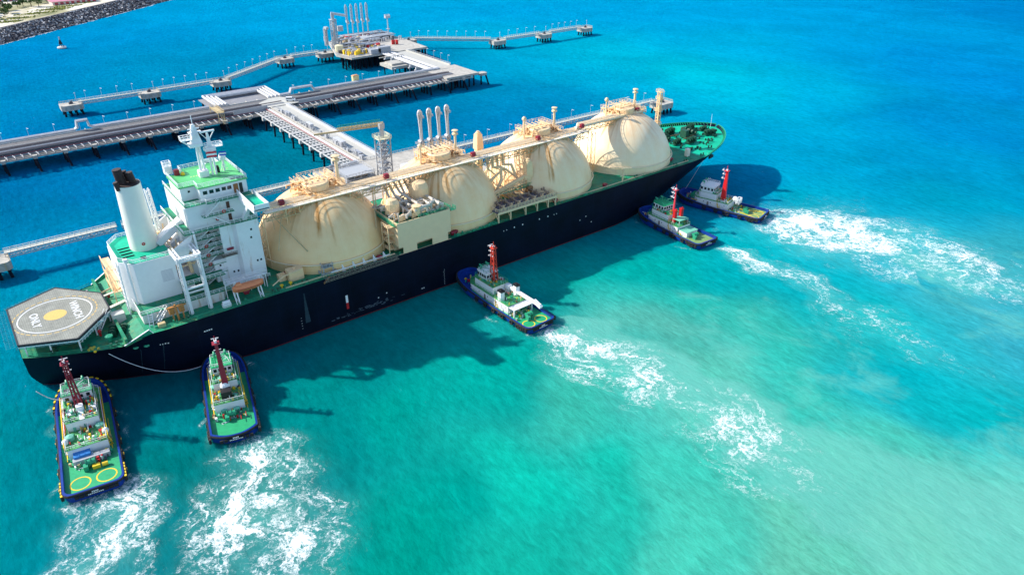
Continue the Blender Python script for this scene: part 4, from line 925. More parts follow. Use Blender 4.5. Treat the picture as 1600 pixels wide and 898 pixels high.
# radar mast
g = MB(); mx, my = 49.4, 206.4
g.cbox((mx, my-.4, 47.96), (2.6, 2.6, 1.7), 0, .3)
for sx, sy in ((-.55, -.5), (.6, -.5), (0, .7)): g.tube((mx+sx, my+sy, 49.5), (mx+sx*.6, my+sy*.6, 57), .34, n=8)
g.cbox((mx-.4, my, 56.6), (3.4, 2.6, .9)); g.prism([(mx-1.4, my-1), (mx+1.4, my-1), (mx+1.4, my+1), (mx-1.4, my+1)], 57.5, 62.6, [(mx-.5, my-.4), (mx+.3, my-.4), (mx+.3, my+.4), (mx-.5, my+.4)])
g.box(mx-4.0, mx+.5, my-1, my+1, 58.6, 58.8); g.rail([(mx-4, my-1, 58.8), (mx+.5, my-1, 58.8), (mx+.5, my+1, 58.8), (mx-4, my+1, 58.8)], 1, 1, .07, 2, True); g.bar((mx-3.8, my, 58.6), (mx-1, my, 56.2), .4)
g.box(mx-1.6, mx+1.8, my-.7, my+.7, 60.4, 60.55); g.tube((mx, my, 62), (mx, my, 65), .12, n=6); g.box(mx-1.5, mx+1.5, my-.15, my+.15, 61.2, 61.5)
for k in range(6): g.bar((mx-.9+k*.1, my-.8, 59+k*.6), (mx+1.0-k*.1, my-.8, 59.5+k*.6), .1)
rm = g.build('radar_mast', whitec, wroof)
g = MB(); fx, fy = 52.2, 205.2
for sx in (-.5, .5): g.tube((fx+sx, fy, 47.96), (fx+sx*.7, fy, 55.6), .3, n=8)
g.cbox((fx, fy, 55), (2.8, 2.2, .9)); g.box(fx-1, fx+3.4, fy-1, fy+1, 55.9, 56.05); g.rail([(fx-1, fy-1, 56.05), (fx+3.4, fy-1, 56.05), (fx+3.4, fy+1, 56.05), (fx-1, fy+1, 56.05)], .9, 1, .06, 2, True)
g.prism([(fx-.4, fy-.4), (fx+.8, fy-.4), (fx+.8, fy+.4), (fx-.4, fy+.4)], 56, 60, [(fx-.1, fy-.2), (fx+.4, fy-.2), (fx+.4, fy+.2), (fx-.1, fy+.2)]); g.box(fx-1.8, fx+2.2, fy-.25, fy+.25, 60.2, 60.6); g.bar((fx-1.6, fy, 60.2), (fx, fy, 58), .2); g.bar((fx+2, fy, 60.2), (fx+.4, fy, 58), .2)
g.build('second_mast', whitec, wroof)
g = MB(); g.lathe((55.4, 206.5, 47.96), [(.3, 0), (.3, 3.2), (.9, 3.4), (1.0, 4.2), (.7, 5.0), (.05, 5.3)], 14); g.bar((54.4, 206.5, 48), (55.4, 206.5, 51), .12); g.bar((56.4, 206.5, 48), (55.4, 206.5, 51), .12); g.build('satellite_dome', whitec, wroof)
# signal flags
g = MB(); g.k = 0
def flag(name, x, y, z, L, H, cols, ang=.1):
    mm = MB(); n = 8; k = len(cols)
    for j in range(k):
        z0 = z-H*j/k; z1 = z-H*(j+1)/k; vs = []
        for i in range(n+1):
            t = i/n; xx = x+L*t; yy = y+.18*sin(t*9)*t; dz = -.25*t*t
            vs += [(xx, yy, z0+dz), (xx, yy, z1+dz)]
        mm.k = j; mm.add(vs, [(2*i, 2*i+1, 2*i+3, 2*i+2) for i in range(n)])
    return mm.build(name, cols, wroof)
flag('ensign_flag', 50.6, 203.6, 55.2, 2.8, 1.6, [mat('flag_red', (.6, .02, .04), .7), mat('flag_white', (.8, .8, .8), .7), mat('flag_red', (.6, .02, .04), .7)])
flag('courtesy_flag', 54.0, 203.8, 54.6, 2.0, 1.2, [mat('flag_blue', (.03, .06, .45), .7), mat('flag_white', (.8, .8, .8), .7), mat('flag_blue', (.03, .06, .45), .7)])
# engine casing with opening, chamfered corner
g = MB(); CP = [(21.6, 200.2), (24.6, 196.2), (41.0, 196.2), (41.0, 216.6), (24.6, 216.6), (21.6, 212.6)]
CPa = [(21.6, 200.2), (24.6, 196.2), (34.6, 196.2), (34.6, 216.6), (24.6, 216.6), (21.6, 212.6)]
g.prism(CPa, 16.8, 31.8)
# forward wing walls sloping up to the bridge block, with a rounded opening
for y0, y1 in ((196.2, 196.6), (216.2, 216.6)):
    g.add([(34.6, y0, 28.5), (38.6, y0, 30.5), (41, y0, 36.3), (34.6, y0, 32.6), (34.6, y1, 28.5), (38.6, y1, 30.5), (41, y1, 36.3), (34.6, y1, 32.6)], [(0,1,2,3),(7,6,5,4),(3,2,6,7),(0,4,5,1),(1,5,6,2)])
g.box(33, 38.6, 197.4, 215, 16.8, 23.6)
casing = g.build('engine_casing', whitec, ship)
g = MB(); g.prism([(21.8, 200.3), (24.8, 196.5), (34.5, 196.5), (34.5, 216.3), (24.8, 216.3), (21.8, 212.5)], 31.81, 31.93); g.build('casing_top', greenteal, casing)
g = MB(); g.rail([(21.8, 200.3, 31.93), (24.8, 196.4, 31.93), (34.5, 196.4, 31.93)], 1.1, 1.5, .06, 3); g.rail([(21.8, 200.3, 31.93), (21.8, 212.5, 31.93), (24.8, 216.3, 31.93), (34, 216.3, 31.93)], 1.1, 1.5, .06, 3); g.build('railing', whitec, casing)
g = MB()
for k in range(4): g.box(23.2, 26.2, 201.5+k*2.0, 201.62+k*2.0, 31.94, 32.2)
g.box(27, 28.4, 198.1, 198.3, 31.94, 32.6); g.build('stowed_derrick', black, casing)
g = MB()
for k in range(10): g.box(30.6, 33.6, 196.1, 196.18, 24.6+k*.35, 24.75+k*.35)
g.build('louvre', mat('louvre_grey', (.55, .57, .6), .5), casing)
g = MB(); g.box(34.62, 39.5, 195.6, 197.38, 23.62, 23.8); g.box(34.6, 46.2, 192.6, 196.2, 23.3, 23.42); g.build('casing_walkway', green, casing)
g = MB(); g.rail([(34.6, 192.65, 23.42), (46.2, 192.65, 23.42)], 1.1, 1.5, .06, 3)
for x in (35, 40, 45.5): g.bar((x, 192.8, 19.6), (x, 192.8, 23.3), .22)
g.rail([(34.6, 192.65, 23.42), (34.6, 196, 23.42)], 1.1, 1.5, .06, 3); g.build('walkway_railing', whitec, casing)
g = MB()
for i, (x, y) in enumerate(((36, 199), (39, 199), (36, 212), (39.5, 212), (37.5, 206))): g.tube((x, y, 23.6), (x-.8, y, 32.5+i%2), .5, n=8); g.bar((x, y, 24), (x+1.5, y+4, 33), .35)
for z in (26, 29, 32): g.bar((35, 199, z), (40.5, 199, z+.5), .3); g.bar((35, 212, z), (40.5, 212, z), .3); g.bar((35.5, 199, z), (35.5, 212, z), .3); g.bar((40, 199, z), (40, 212, z), .3)
g.build('casing_framework', creamp, casing)
# slanting vent duct between casing and house (white trunk) and aft lattice
g = MB(); g.prism([(34.2, 203.5), (36.0, 203.5), (36.0, 206.5), (34.2, 206.5)], 30, 33.5, [(38.6, 203.5), (40.6, 203.5), (40.6, 206.5), (38.6, 206.5)]); g.bar((33, 205, 32.3), (40.5, 205, 37.2), 3.0, 1.8); g.build('vent_trunk', whitec, casing)
g = MB(); g.truss((36.4, 213.6, 31), (35.8, 213.6, 45), 1.4, 1.0, 2, .2); g.build('port_lattice_post', whitec, casing)
# tall posts on the aft face + exhaust pipes
g = MB()
for y in (201.5, 199.0): g.bar((20.9, y, 14.8), (21.3, y, 31.5), .35)
for k in range(12): g.bar((20.95, 201.5, 16+k*1.3), (20.95, 199, 16+k*1.3), .12)
g.tube((23.1, 197.4, 16.8), (23.1, 197.4, 33.0), .3, n=8); g.cbox((23.1, 197.4, 32.6), (1, 1, .8))
g.build('aft_ladder', whitec, casing)
g = MB()
for z in (19.5, 23, 26.5): g.box(19.4, 21.55, 208, 217, z, z+.15); g.rail([(19.4, 208, z+.15), (19.4, 217, z+.15)], 1, 1.5, .07, 2)
for y in (208.2, 216.8): g.bar((19.5, y, 14.8), (19.5, y, 27.5), .25)
g.stairs((20.4, 209, 19.6), (20.4, 215, 23.1), .8); g.bar((19.6, 212, 19.5), (14, 218, 15), .4)
g.build('aft_gallery', creamp, casing)
# funnel
g = MB(); g.lathe((29.9, YC, 31.93), [(1, 0), (1, 2), (.985, 6), (.93, 12), (.875, 18.3)], 40, 3.65, 4.1); g.lathe((29.9, YC, 50.2), [(.87, 0), (.87, .15)], 40, 3.65, 4.1)
g.f.pop(); g.m.pop()
fun = g.build('funnel', mat('funnel_paint', (.80, .79, .70), .4, var=.05, rust=.25, scale=.4, rustcol=(.5, .3, .12)), ship); smooth_angle(fun, 50)
g = MB(); g.lathe((29.9, YC, 50.24), [(.84, 0), (.84, .14)], 40, 3.65, 4.1); g.build('funnel_top', soot, fun)
for x, y, h, r in ((28.8, YC+.4, 54.4, 1.25), (30.6, YC+1.8, 53.2, .7), (31.4, YC-.4, 53.3, .95), (27.4, YC-1.8, 51.8, .7)):
    g = MB(); g.tube((x, y, 49.5), (x-.5, y, h), r, r*.9, 12); g.build('exhaust_pipe', soot, fun)
g = MB(); g.torus((29.2, YC-4.2, 34.2), .32, .14, 'y'); g.build('lifebuoy', red, fun)
# gallows for the provision crane
g = MB()
for x in (34.4, 39.6):
    g.truss((x, 188.2, 16.8), (x-.1, 188.4, 33.4), .7, .7, 2.6, .13); g.tube((x, 188.2, 16.8), (x, 188.3, 33.4), .26, n=8)
    g.truss((x-.1, 188.4, 33.6), (x-.1, 196, 33.6), .9, .9, 2, .2); g.bar((x, 188.6, 26), (x+.2, 192.4, 21.6), .4)
g.truss((34.2, 188.4, 33.6), (39.6, 188.4, 33.6), .9, .9, 1.8, .18); g.bar((34.2, 188.4, 24.4), (39.8, 188.4, 24.4), .5); g.bar((34.2, 191, 21.8), (39.8, 191, 21.8), .4)
g.bar((41.2, 195.6, 19.6), (40.9, 195.6, 37), .8, .5)
g.build('provision_gallows', whitec, ship)
# starboard deck details below the house
g = MB(); g.cbox((43.2, 186.4, 16.85), (2.4, 1.4, 1.0), 0, .3); g.tube((42.2, 186.4, 18.2), (44.2, 186.4, 18.2), .5, n=10); g.build('liferaft_canister', whitec, ship)
g = MB()
for sx in (0, 2.6): g.bar((29.4+sx, 187.6, 16.8), (29.6+sx, 188.2, 20.6), .35); g.cbox((29.4+sx, 188.6, 18.6), (1.3, 1.3, 1.8))
g.bar((28.2, 188, 20.6), (33.2, 188, 20.6), .35); g.tube((30.6, 187.2, 16.8), (30.4, 187.8, 21.4), .3, n=6); g.build('rusty_davit', mat('rust_orange_steel', (.50, .20, .05), .7, var=.35, scale=2), ship)
g = MB(); g.stairs((25.2, 188.4, 16.9), (28.6, 190.2, 19.7), 1.1); g.stairs((23.4, 186.8, 14.9), (24.4, 190.2, 19.6), 1.0); g.build('side_stair', whitec, ship)
g = MB(); g.cbox((26, 186.7, 16.8), (1.8, 1.2, 1.1)); g.build('mooring_box', tan, ship)
# aft mooring deck gear
for a in ((15.2, 194.5, 14.85, .9, 1.3), (17.6, 193.6, 14.85, .8, 1.2), (8, 206, 14.85, 1, 0), (14, 214, 14.85, .9, 0), (10, 220, 14.85, .8, .2), (2, 199, 14.85, .9, 1.57)): winch(*a)
g = MB(); g.cbox((17.9, 199.6, 14.85), (3.2, 2.6, 3.0)); g.build('stern_locker', mat('grey_white_locker', (.62, .62, .56), .6, var=.12), ship)
g = MB(); g.lathe((13.6, 191.0, 14.85), [(.5, 0), (.5, 1.2), (1.0, 1.3), (1.0, 1.7), (.05, 1.9)], 12); g.build('mushroom_vent', greenmach, ship)
for x, y in ((12.2, 195.2), (16.9, 218), (18.5, 214.6), (24.6, 192)): 
    g = MB(); g.tube((x, y, 14.85), (x, y, 16.2), .3, n=8); g.ball((x, y, 16.3), .5); g.build('hydrant', red, ship)
g = MB()
for i, (x, y) in enumerate(((8.3, 189.6), (9.1, 189.5), (8.8, 190.3), (9.6, 190.2), (10.4, 188.9), (9.4, 187.9))): g.tube((x, y, 14.85), (x, y, 15.2), .35, n=8)
g.build('roller_cover', yellow, ship)
g = MB(); g.bar((19.5, 202, 14.95), (19.5, 216, 14.95), .25, .06); g.bar((17.6, 198.2, 14.95), (21, 193.2, 14.95), .25, .06); g.build('deck_line', yellow, ship)
# helideck: irregular hexagon of planked grey on white legs
HP = [(-5.7, YC-10.8), (6.8, YC-16.4), (16.6, YC-5.2), (16.6, YC+5.2), (6.8, YC+16.4), (-5.7, YC+10.8)]
g = MB(); g.prism(HP, 18.7, 19.0)
heli = g.build('helideck', heligrey, ship)
g = MB()
for i in range(6): g.bar((*HP[i], 18.8), (*HP[(i+1) % 6], 18.8), .4, .55)
g.build('deck_edge', black, heli)
g = MB()
for i in range(45):                      # plank seams running fore and aft... across the pad
    x = -5.3+i*.5
    w_ = 10.8+(x+5.7)*5.6/12.5 if x < 6.8 else 16.4-(x-6.8)*11.2/9.8
    g.box(x, x+.04, YC-w_+.3, YC+w_-.3, 19.0, 19.012)
g.build('plank_seam', mat('seam_dark', (.10, .10, .10), .8), heli)
def ring(m, c, r, wd, z, n=72, dash=None, h=.008):
    for i in range(n):
        if dash and (i % dash[1]) >= dash[0]: continue
        t0, t1 = 2*pi*i/n, 2*pi*(i+1)/n; q = []
        for zz in (z, z+h):
            for rr, t in ((r-wd/2, t0), (r+wd/2, t0), (r+wd/2, t1), (r-wd/2, t1)): q.append((c[0]+rr*cos(t), c[1]+rr*sin(t), zz))
        m.add(q, [(4,5,6,7), (0,1,5,4), (2,3,7,6), (1,2,6,5), (3,0,4,7)])
HC = (4.3, YC-.1)
g = MB(); ring(g, HC, 8.8, .28, 19.014); g.build('white_circle', whitec, heli)
g = MB(); ring(g, HC, 10.0, .32, 19.014, 108, (2, 3)); g.build('dashed_circle', mat('pale_orange_mark', (.62, .42, .14), .6, var=.3, scale=2), heli)
g = MB(); g.lathe((HC[0], HC[1], 19.014), [(2.75, 0), (2.75, .008)], 40); g.build('aiming_disc', mat('ochre_mark', (.66, .45, .12), .6, var=.2, scale=2), heli)
text('winch_lettering', 'WINCH', 2.8, (9.2, YC-.4, 19.03), R(-90), whitec, heli, thick=.004).scale = (1.05, 1, 1)
text('only_lettering', 'ONLY', 2.8, (-.5, YC-.2, 19.03), R(-90), whitec, heli, thick=.004).scale = (1.05, 1, 1)
for p in [(-4.6, YC-9.8), (.6, YC-12.4), (6.8, YC-15.6), (11.6, YC-10), (16, YC-4.6), (16, YC+4.6), (6.8, YC+15), (-4.6, YC+9.8), (-4.8, YC), (3, YC-4), (10, YC), (3, YC+6)]:
    zz = 14.8; g = MB(); g.bar((*p, zz), (*p, 18.7), .35); g.build('helideck_leg', whitec, heli)
g = MB()
for i in range(6):
    a, b = Vector((*HP[i], 18.4)), Vector((*HP[(i+1) % 6], 18.4)); g.bar(a, b, .3, .5)
for y in np.arange(YC-10, YC+11, 4): g.bar((-5.4, y, 18.45), (14, y, 18.45), .25, .4)
g.build('helideck_beam', whitec, heli)
g = MB()                                   # safety net sticking out round the edge
for i in (5, 0, 4, 1):
    a, b = Vector((*HP[i], 18.7)), Vector((*HP[(i+1) % 6], 18.7)); d = (b-a); nrm = Vector((d.y, -d.x, 0)).normalized(); 
    ext = 1.6 if i != 5 else 2.6
    n = int(d.length/1.0)
    for k in range(n+1):
        c = a+d*k/n; g.bar(c, c+nrm*ext+Vector((0,0,.15)), .05)
    for k in (1, .66, .33): g.bar(a+nrm*ext*k, b+nrm*ext*k, .045)
g.build('safety_net', mat('net_teal', (.03, .22, .26), .7), heli)
g = MB(); g.stairs((12, YC-9.6, 15), (15.6, YC-6.4, 18.8), 1.0); g.rail([(6.9, YC-16.2, 17), (16.4, YC-5.4, 17)], 1.4, 1.2, .07, 3); g.build('helideck_stair', whitec, heli)
g = MB(); g.bar((16.6, YC-4.8, 18.9), (21.4, YC-3.8, 19.3), 1.0, .2); g.bar((16.6, YC+3, 18.9), (21.4, YC+3.4, 19.3), .7, .2); g.build('helideck_gangway', mat('cream_gangway', (.78, .7, .55), .5), heli)

# lifeboat in davits
lb = thing('lifeboat', 'faded orange enclosed lifeboat hanging in white davits beside the bridge house', 'lifeboat', (50, 186.7, 19.6))
g = MB(); prof = []
N = 16
vs = []; fs = []
for i in range(N+1):
    t = i/N; x = 45.6+t*8.8; k = (1-abs(2*t-1)**2.6)**.55; k = max(k, .05)
    for a, b in ((-.15, -1.15), (-.75, -.6), (-1.25, .1), (-1.2, .45), (-.8, 1.1), (0, 1.35), (.8, 1.1), (1.2, .45), (1.25, .1), (.75, -.6), (.15, -1.15)):
        vs.append((x, 186.7+a*k*1.05, 20.8+b*(.55+.45*k)+.25*abs(2*t-1)**3))
for i in range(N):
    for j in range(10): fs.append((i*11+j, i*11+j+1, (i+1)*11+j+1, (i+1)*11+j))
    fs.append((i*11+10, i*11, (i+1)*11, (i+1)*11+10))
fs += [tuple(range(11)), tuple(N*11+j for j in range(10, -1, -1))]
g.add(vs, fs); o = g.build('boat_hull', orange, lb); smooth_angle(o, 35)
g = MB(); g.bar((46.2, 185.35, 21.0), (53.8, 185.35, 21.0), .14, .22); g.bar((46.2, 188.05, 21.0), (53.8, 188.05, 21.0), .14, .22); g.build('grab_rail', mat('dull_red_rail', (.45, .1, .05), .6), lb)
g = MB(); g.prism([(46.4, 186.1), (48.3, 186.1), (48.3, 187.3), (46.4, 187.3)], 22.0, 22.7, [(46.7, 186.3), (48.0, 186.3), (48.0, 187.1), (46.7, 187.1)]); g.build('conning_hatch', orange, lb)
for x in (46.6, 53.4):
    g = MB(); g.bar((x, 185.4, 16.85), (x, 187.6, 21.8), .3); g.bar((x, 189.6, 16.85), (x, 187.6, 22.8), .3); g.bar((x, 187.6, 21.5), (x, 186.2, 23.4), .3); g.bar((x-.8, 185.4, 16.85), (x-.8, 187.6, 20.8), .2); g.bar((x, 189.6, 16.9), (x, 185.4, 16.9), .3); g.build('davit', whitec, lb)
g = MB(); g.rail([(44.6, 190.6, 21.6), (56.6, 190.6, 21.6), (56.6, 189.4, 21.6), (44.6, 189.4, 21.6)], 1.1, 1.4, .06, 3, True); g.box(44.6, 56.6, 189.4, 190.6, 21.45, 21.6)
for x in (44.8, 50.5, 56.4): g.bar((x, 190.4, 16.85), (x, 190.4, 21.5), .2)
g.build('embarkation_platform', whitec, lb)

# ------------------------------------------------------------------ tugboats
tugtop = mat('tug_house_top', (.08, .36, .11), .6, var=.35, scale=1.5, rust=.5, rustcol=(.35, .38, .08), streak=False)
def tug(label, stern, bow, W, o):
    sx_, sy_ = stern; bx, by = bow; L = hypot(bx-sx_, by-sy_); rz = atan2(by-sy_, bx-sx_)
    t = thing('tugboat', label, 'tugboat', (sx_, sy_, 0), rz, 'tugboats pushing at the gas carrier', world=False)
    sh = o.get('house', 0.0)
    def outline(k=1.0, inset=0.0, n=14):
        "closed outline, stern at x=0, bow at x=L"
        hw = W/2*k-inset; pts = []; cr = o.get('stern_r', 1.8)
        x0 = inset+(1-k)*L*.04; x1 = L-inset-(1-k)*L*.55
        rs = min(cr, hw-.2)
        if o.get('round_stern'):
            for i in range(9): a = -pi/2*(1-i/8); pts.append((x0+rs-rs*cos(a), -hw+rs-rs*0+0 if False else -(hw-rs)+rs*sin(a)*1.0))
            pts = [(x0+2.2*(abs(y)/hw)**2.2, y) for y in np.linspace(0, -hw*.98, 8)][1:]
            st = pts
        else:
            st = [(x0, -(hw-rs)*.5), (x0, -(hw-rs))]+[(x0+rs-rs*cos(a), -(hw-rs)-rs*sin(a)) for a in (.4, .8, 1.2, pi/2)]
        side = list(st)+[(x0+(x1-x0)*f, -hw) for f in (.2, .35, .5, .62)]
        bl = (x1-x0)*.27
        for i in range(1, n+1):
            a = pi/2*i/n; side.append((x1-bl+bl*sin(a)**1.0, -hw*max(cos(a), 0)**.62 if i < n else 0))
        return side+[(x, -y) for x, y in side[-2::-1]]
    def gz(x, base=2.3, rise=2.0):
        f = min(max((x/L-.45)/.55, 0), 1); return base+rise*f**1.8
    o0, o1, o2 = outline(.86), outline(.965), outline(1.0); n = len(o2)
    m = MB(); vs = [(x, y, -1.2) for x, y in o0]+[(x, y, .5) for x, y in o1]+[(x, y, gz(x)) for x, y in o2]
    oi = outline(1, .45); vs += [(x, y, gz(x)) for x, y in oi]+[(x, y, gz(x)-1.1) for x, y in oi]
    fs = []
    for k in range(4):
        for i in range(n): fs.append((k*n+i, k*n+(i+1) % n, (k+1)*n+(i+1) % n, (k+1)*n+i))
    m.add(vs, fs); h = m.build('hull', tugblue, t); 
    m = MB(); od = outline(1, .44); xs = sorted(set(round(x, 3) for x, y in od))
    vs = []; 
    def hwat(x):
        best = 0
        for i in range(n):
            (xa_, ya), (xb, yb) = od[i], od[(i+1) % n]
            if min(xa_, xb)-1e-6 <= x <= max(xa_, xb)+1e-6:
                for f in ((x-xa_)/(xb-xa_),) if abs(xb-xa_) > 1e-6 else (0, 1): best = max(best, abs(ya+(yb-ya)*f))
        return best
    for x in xs: vs += [(x, -hwat(x), gz(x)-1.05), (x, hwat(x), gz(x)-1.05)]
    m.add(vs, [(2*i, 2*i+2, 2*i+3, 2*i+1) for i in range(len(xs)-1)]); m.build('deck', o.get('deck', tugdeck), t)
    fx0 = L*.72
    m = MB(); xq = [x for x in xs if x > fx0]; vs = []
    for x in xq: vs += [(x, -hwat(x)+.05, gz(x)-1.0), (x, hwat(x)-.05, gz(x)-1.0)]
    m.add(vs, [(2*i, 2*i+2, 2*i+3, 2*i+1) for i in range(len(xq)-1)]); m.build('foredeck', o.get('foredeck', tugblue), t)
    # rubbing strake and fenders
    m = MB(); m.pipe([(x, y, gz(x)-.35) for x, y in o2]+[(o2[0][0], o2[0][1], gz(o2[0][0])-.35)], .32, 6); m.build('rubbing_strake', rubber, t)
    for zz in (.75, ):
        m = MB(); m.pipe([(x*.995+.1, y*.985, zz+.35*gz(x)) for x, y in o2 if x < L*.9 and y < 0], .13, 5); m.pipe([(x*.995+.1, y*.985, zz+.35*gz(x)) for x, y in o2 if x < L*.9 and y > 0], .13, 5); m.build('lower_strake', o.get('strake', tugblue), t)
    cnt = 0
    ft = o.get('fender_tyres', 5)
    for sd in (-1, 1):
        for i in range(ft):
            x = L*(.08+.55*i/max(ft-1, 1)); g = MB(); y = sd*(W/2+.35)
            g.torus((x, y, gz(x)-1.0), .62, .3, 'y', 12, 6); g.torus((x+1.3, y, gz(x)-1.0), .62, .3, 'y', 12, 6) if i in (0, 2) or o.get('double') else None
            f = g.build('tyre_fender', rubber, t)
            if o.get('yellow_f'):
                g = MB(); g.box(x-.35, x+.35, y-.33, y+.33, gz(x)-.45, gz(x)-.3); g.build('fender_strap', yellow, f)
    m = MB(); ym = MB()
    pts = [p for p in o2 if p[0] > L*.72]
    acc = 0
    for i in range(len(pts)-1):
        (xa_, ya), (xb, yb) = pts[i], pts[i+1]; d = hypot(xb-xa_, yb-ya); k = max(1, int(d/.9))
        for j in range(k):
            f = (j+.5)/k; x, y = xa_+(xb-xa_)*f, ya+(yb-ya)*f; ux, uy = (xb-xa_)/d, (yb-ya)/d
            m.cbox((x+uy*.25, y-ux*.25, gz(x)-1.3), (.75, .65, 1.25), atan2(uy, ux), .1)
            if o.get('yellow_f') and (acc % 2 == 0): ym.cbox((x+uy*.3, y-ux*.3, gz(x)-.04), (.95, .42, .14), atan2(uy, ux))
            acc += 1
    m.build('bow_fender', rubber, t)
    if ym.v: ym.build('bow_fender_strap', yellow, t)
    m = MB(); ym = MB()
    for sd in (-1, 1):
        for i in range(5):
            m.cbox((1.0+i*1.1, sd*(W/2+.15), gz(0)-1.4), (.9, .6, 1.2), 0, .1)
            if o.get('yellow_f'): ym.cbox((1.0+i*1.1, sd*(W/2+.2), gz(0)-.2), (.75, .45, .12))
    for i in range(int(W-3)):
        m.cbox((-.1, -W/2+2+i, gz(0)-1.5), (.35, .85, .8), 0)
    m.build('stern_fender', rubber, t)
    if ym.v: ym.build('stern_fender_strap', yellow, t)
    # stern name marks: two short rows of small letters
    g = MB()
    rr = random.Random(int(L*100))
    for row, (k, s_) in enumerate(((4, .34), (9, .26))):
        y = (k-1)*.17
        z = gz(0)-.55-row*.5
        for i in range(k): g.box(-.42+.0, -.37, y-i*.36-.12, y-i*.36+.12, z-s_/2*rr.uniform(.8, 1), z+s_/2)
    g.build('stern_lettering', whitec, t)
    dz = 1.25                       # deck level aft
    def house(x0, x1, w_, z0, z1, name, mt=whitec, ch=.0, top=None):
        g = MB(); hw = w_/2
        poly = [(x0, -hw), (x1-ch, -hw), (x1, -hw+ch*.8), (x1, hw-ch*.8), (x1-ch, hw), (x0, hw)] if ch else [(x0, -hw), (x1, -hw), (x1, hw), (x0, hw)]
        g.prism(poly, z0, z1); q = g.build(name, mt, t)
        if top:
            g = MB(); g.prism([(x*1.0, y) for x, y in [(x0-.15, -hw-.15), (x1-ch+.1, -hw-.15), (x1+.15, -hw+ch*.8), (x1+.15, hw-ch*.8), (x1-ch+.1, hw+.15), (x0-.15, hw+.15)]], z1+.005, z1+.12); g.build('deckhouse_top', top, q)
            g = MB(); g.rail([(x0, -hw, z1+.12), (x1-ch, -hw, z1+.12), (x1, -hw+ch, z1+.12), (x1, hw-ch, z1+.12), (x1-ch, hw, z1+.12), (x0, hw, z1+.12)], 1.0, 1.4, .045, 2, True); g.build('railing', o.get('railmat', whitec), q)
        return q
    a, b_ = o['h1']; w1 = o.get('w1', W*.62); zf = dz+.0
    h1 = house(a, b_, w1, dz-.1, dz+2.8, 'deckhouse', ch=1.4, top=o.get('top', tugtop))
    a2, b2 = o['h2']; h2 = house(a2, b2, w1*.82, dz+2.92, dz+5.5, 'upper_deckhouse', ch=1.0, top=o.get('top', tugtop))
    for sd in (-1, 1):
        for x in np.linspace(a+1.5, b_-1.5, 5): g = MB(); g.tube((x, sd*(w1/2-.02), dz+1.7), (x, sd*(w1/2+.03), dz+1.7), .2, n=10); g.build('porthole', glass, h1)
        g = MB(); g.box(a+(b_-a)*.55, a+(b_-a)*.55+.8, *sorted((sd*(w1/2), sd*(w1/2+.04))), dz+.1, dz+2.0); g.build('door', mat('tug_door_grey', (.25, .2, .17), .6), h1)
    a3, b3 = o['h3']; w3 = o.get('w3', w1*.62); z3 = dz+5.62
    g = MB(); hw = w3/2
    P0 = [(a3, -hw), (b3-.7, -hw), (b3, -hw*.5), (b3, hw*.5), (b3-.7, hw), (a3, hw)]
    g.prism(P0, z3, z3+2.5, [(x+(.15 if x > a3 else -.1), y*1.06) for x, y in P0]); wh_ = g.build('wheelhouse', whitec, t)
    g = MB(); g.prism([(x+(.35 if x > a3 else -.3), y*1.12) for x, y in P0], z3+2.51, z3+2.72); rf = g.build('wheelhouse_roof', o.get('roof', whitec), wh_)
    for sd in (-1, 1):
        nwin = max(3, int((b3-a3)/1.25))
        for i in range(nwin):
            x = a3+.6+(b3-.9-a3-.6)*i/(nwin-1); g = MB(); yo = sd*hw*1.045
            g.box(x-.42, x+.42, *sorted((yo, yo+sd*.05)), z3+1.1, z3+2.05); g.build('window', glass, wh_)
    for y in np.linspace(-hw*.75, hw*.75, 4):
        g = MB(); g.box(a3-.14, a3-.1, y-.4, y+.4, z3+1.1, z3+2.0); g.build('window', glass, wh_)
        g = MB(); g.box(b3+.1, b3+.16, y*.6-.3, y*.6+.3, z3+1.1, z3+2.0); g.build('window', glass, wh_)
    g = MB(); zr = z3+2.72
    g.rail([(a3, -hw, zr), (b3-.6, -hw, zr), (b3, 0, zr), (b3-.6, hw, zr), (a3, hw, zr)], .9, 1.3, .045, 2, True)
    for i in range(7): g.tube((rr.uniform(a3+.3, b3-.3), rr.uniform(-hw+.3, hw-.3), zr), (rr.uniform(a3+.3, b3-.3), rr.uniform(-hw+.3, hw-.3), zr+rr.uniform(.5, 2.2)), .06, n=5)
    g.build('roof_railing', o.get('railmat', whitec), rf)
    for y in (-hw*.6, hw*.55):
        g = MB(); g.tube((b3-1, y, zr), (b3-1, y, zr+.9), .15, n=6); g.tube((b3-1.1, y, zr+1.1), (b3-.1, y, zr+1.3), .28, n=8); g.ball((b3-1, y, zr+1.0), .42, 8); g.build('water_monitor', greenmach, rf)
    # mast
    mx, my, mz0, mz1 = o['mast']; mt = o.get('mastmat', red); ms = o.get('mast_style', 'lattice')
    g = MB()
    if ms == 'lattice':
        wv_ = 1.1
        for sx in (-1, 1):
            for sy in (-1, 1): g.bar((mx+sx*wv_, my+sy*.8, mz0), (mx+sx*.4, my+sy*.4, mz1), .2)
        k = 7
        for i in range(k):
            z0, z1 = mz0+(mz1-mz0)*i/k, mz0+(mz1-mz0)*(i+1)/k; f0, f1 = 1-.62*i/k, 1-.62*(i+1)/k
            for sy in (-1, 1): g.bar((mx-wv_*f0, my+sy*.8*f0, z0), (mx+wv_*f1, my+sy*.8*f1, z1), .12); g.bar((mx+wv_*f0, my+sy*.8*f0, z0), (mx-wv_*f1, my+sy*.8*f1, z1), .12)
            for sx in (-1, 1): g.bar((mx+sx*wv_*f0, my-.8*f0, z0), (mx+sx*wv_*f1, my+.8*f1, z1), .12)
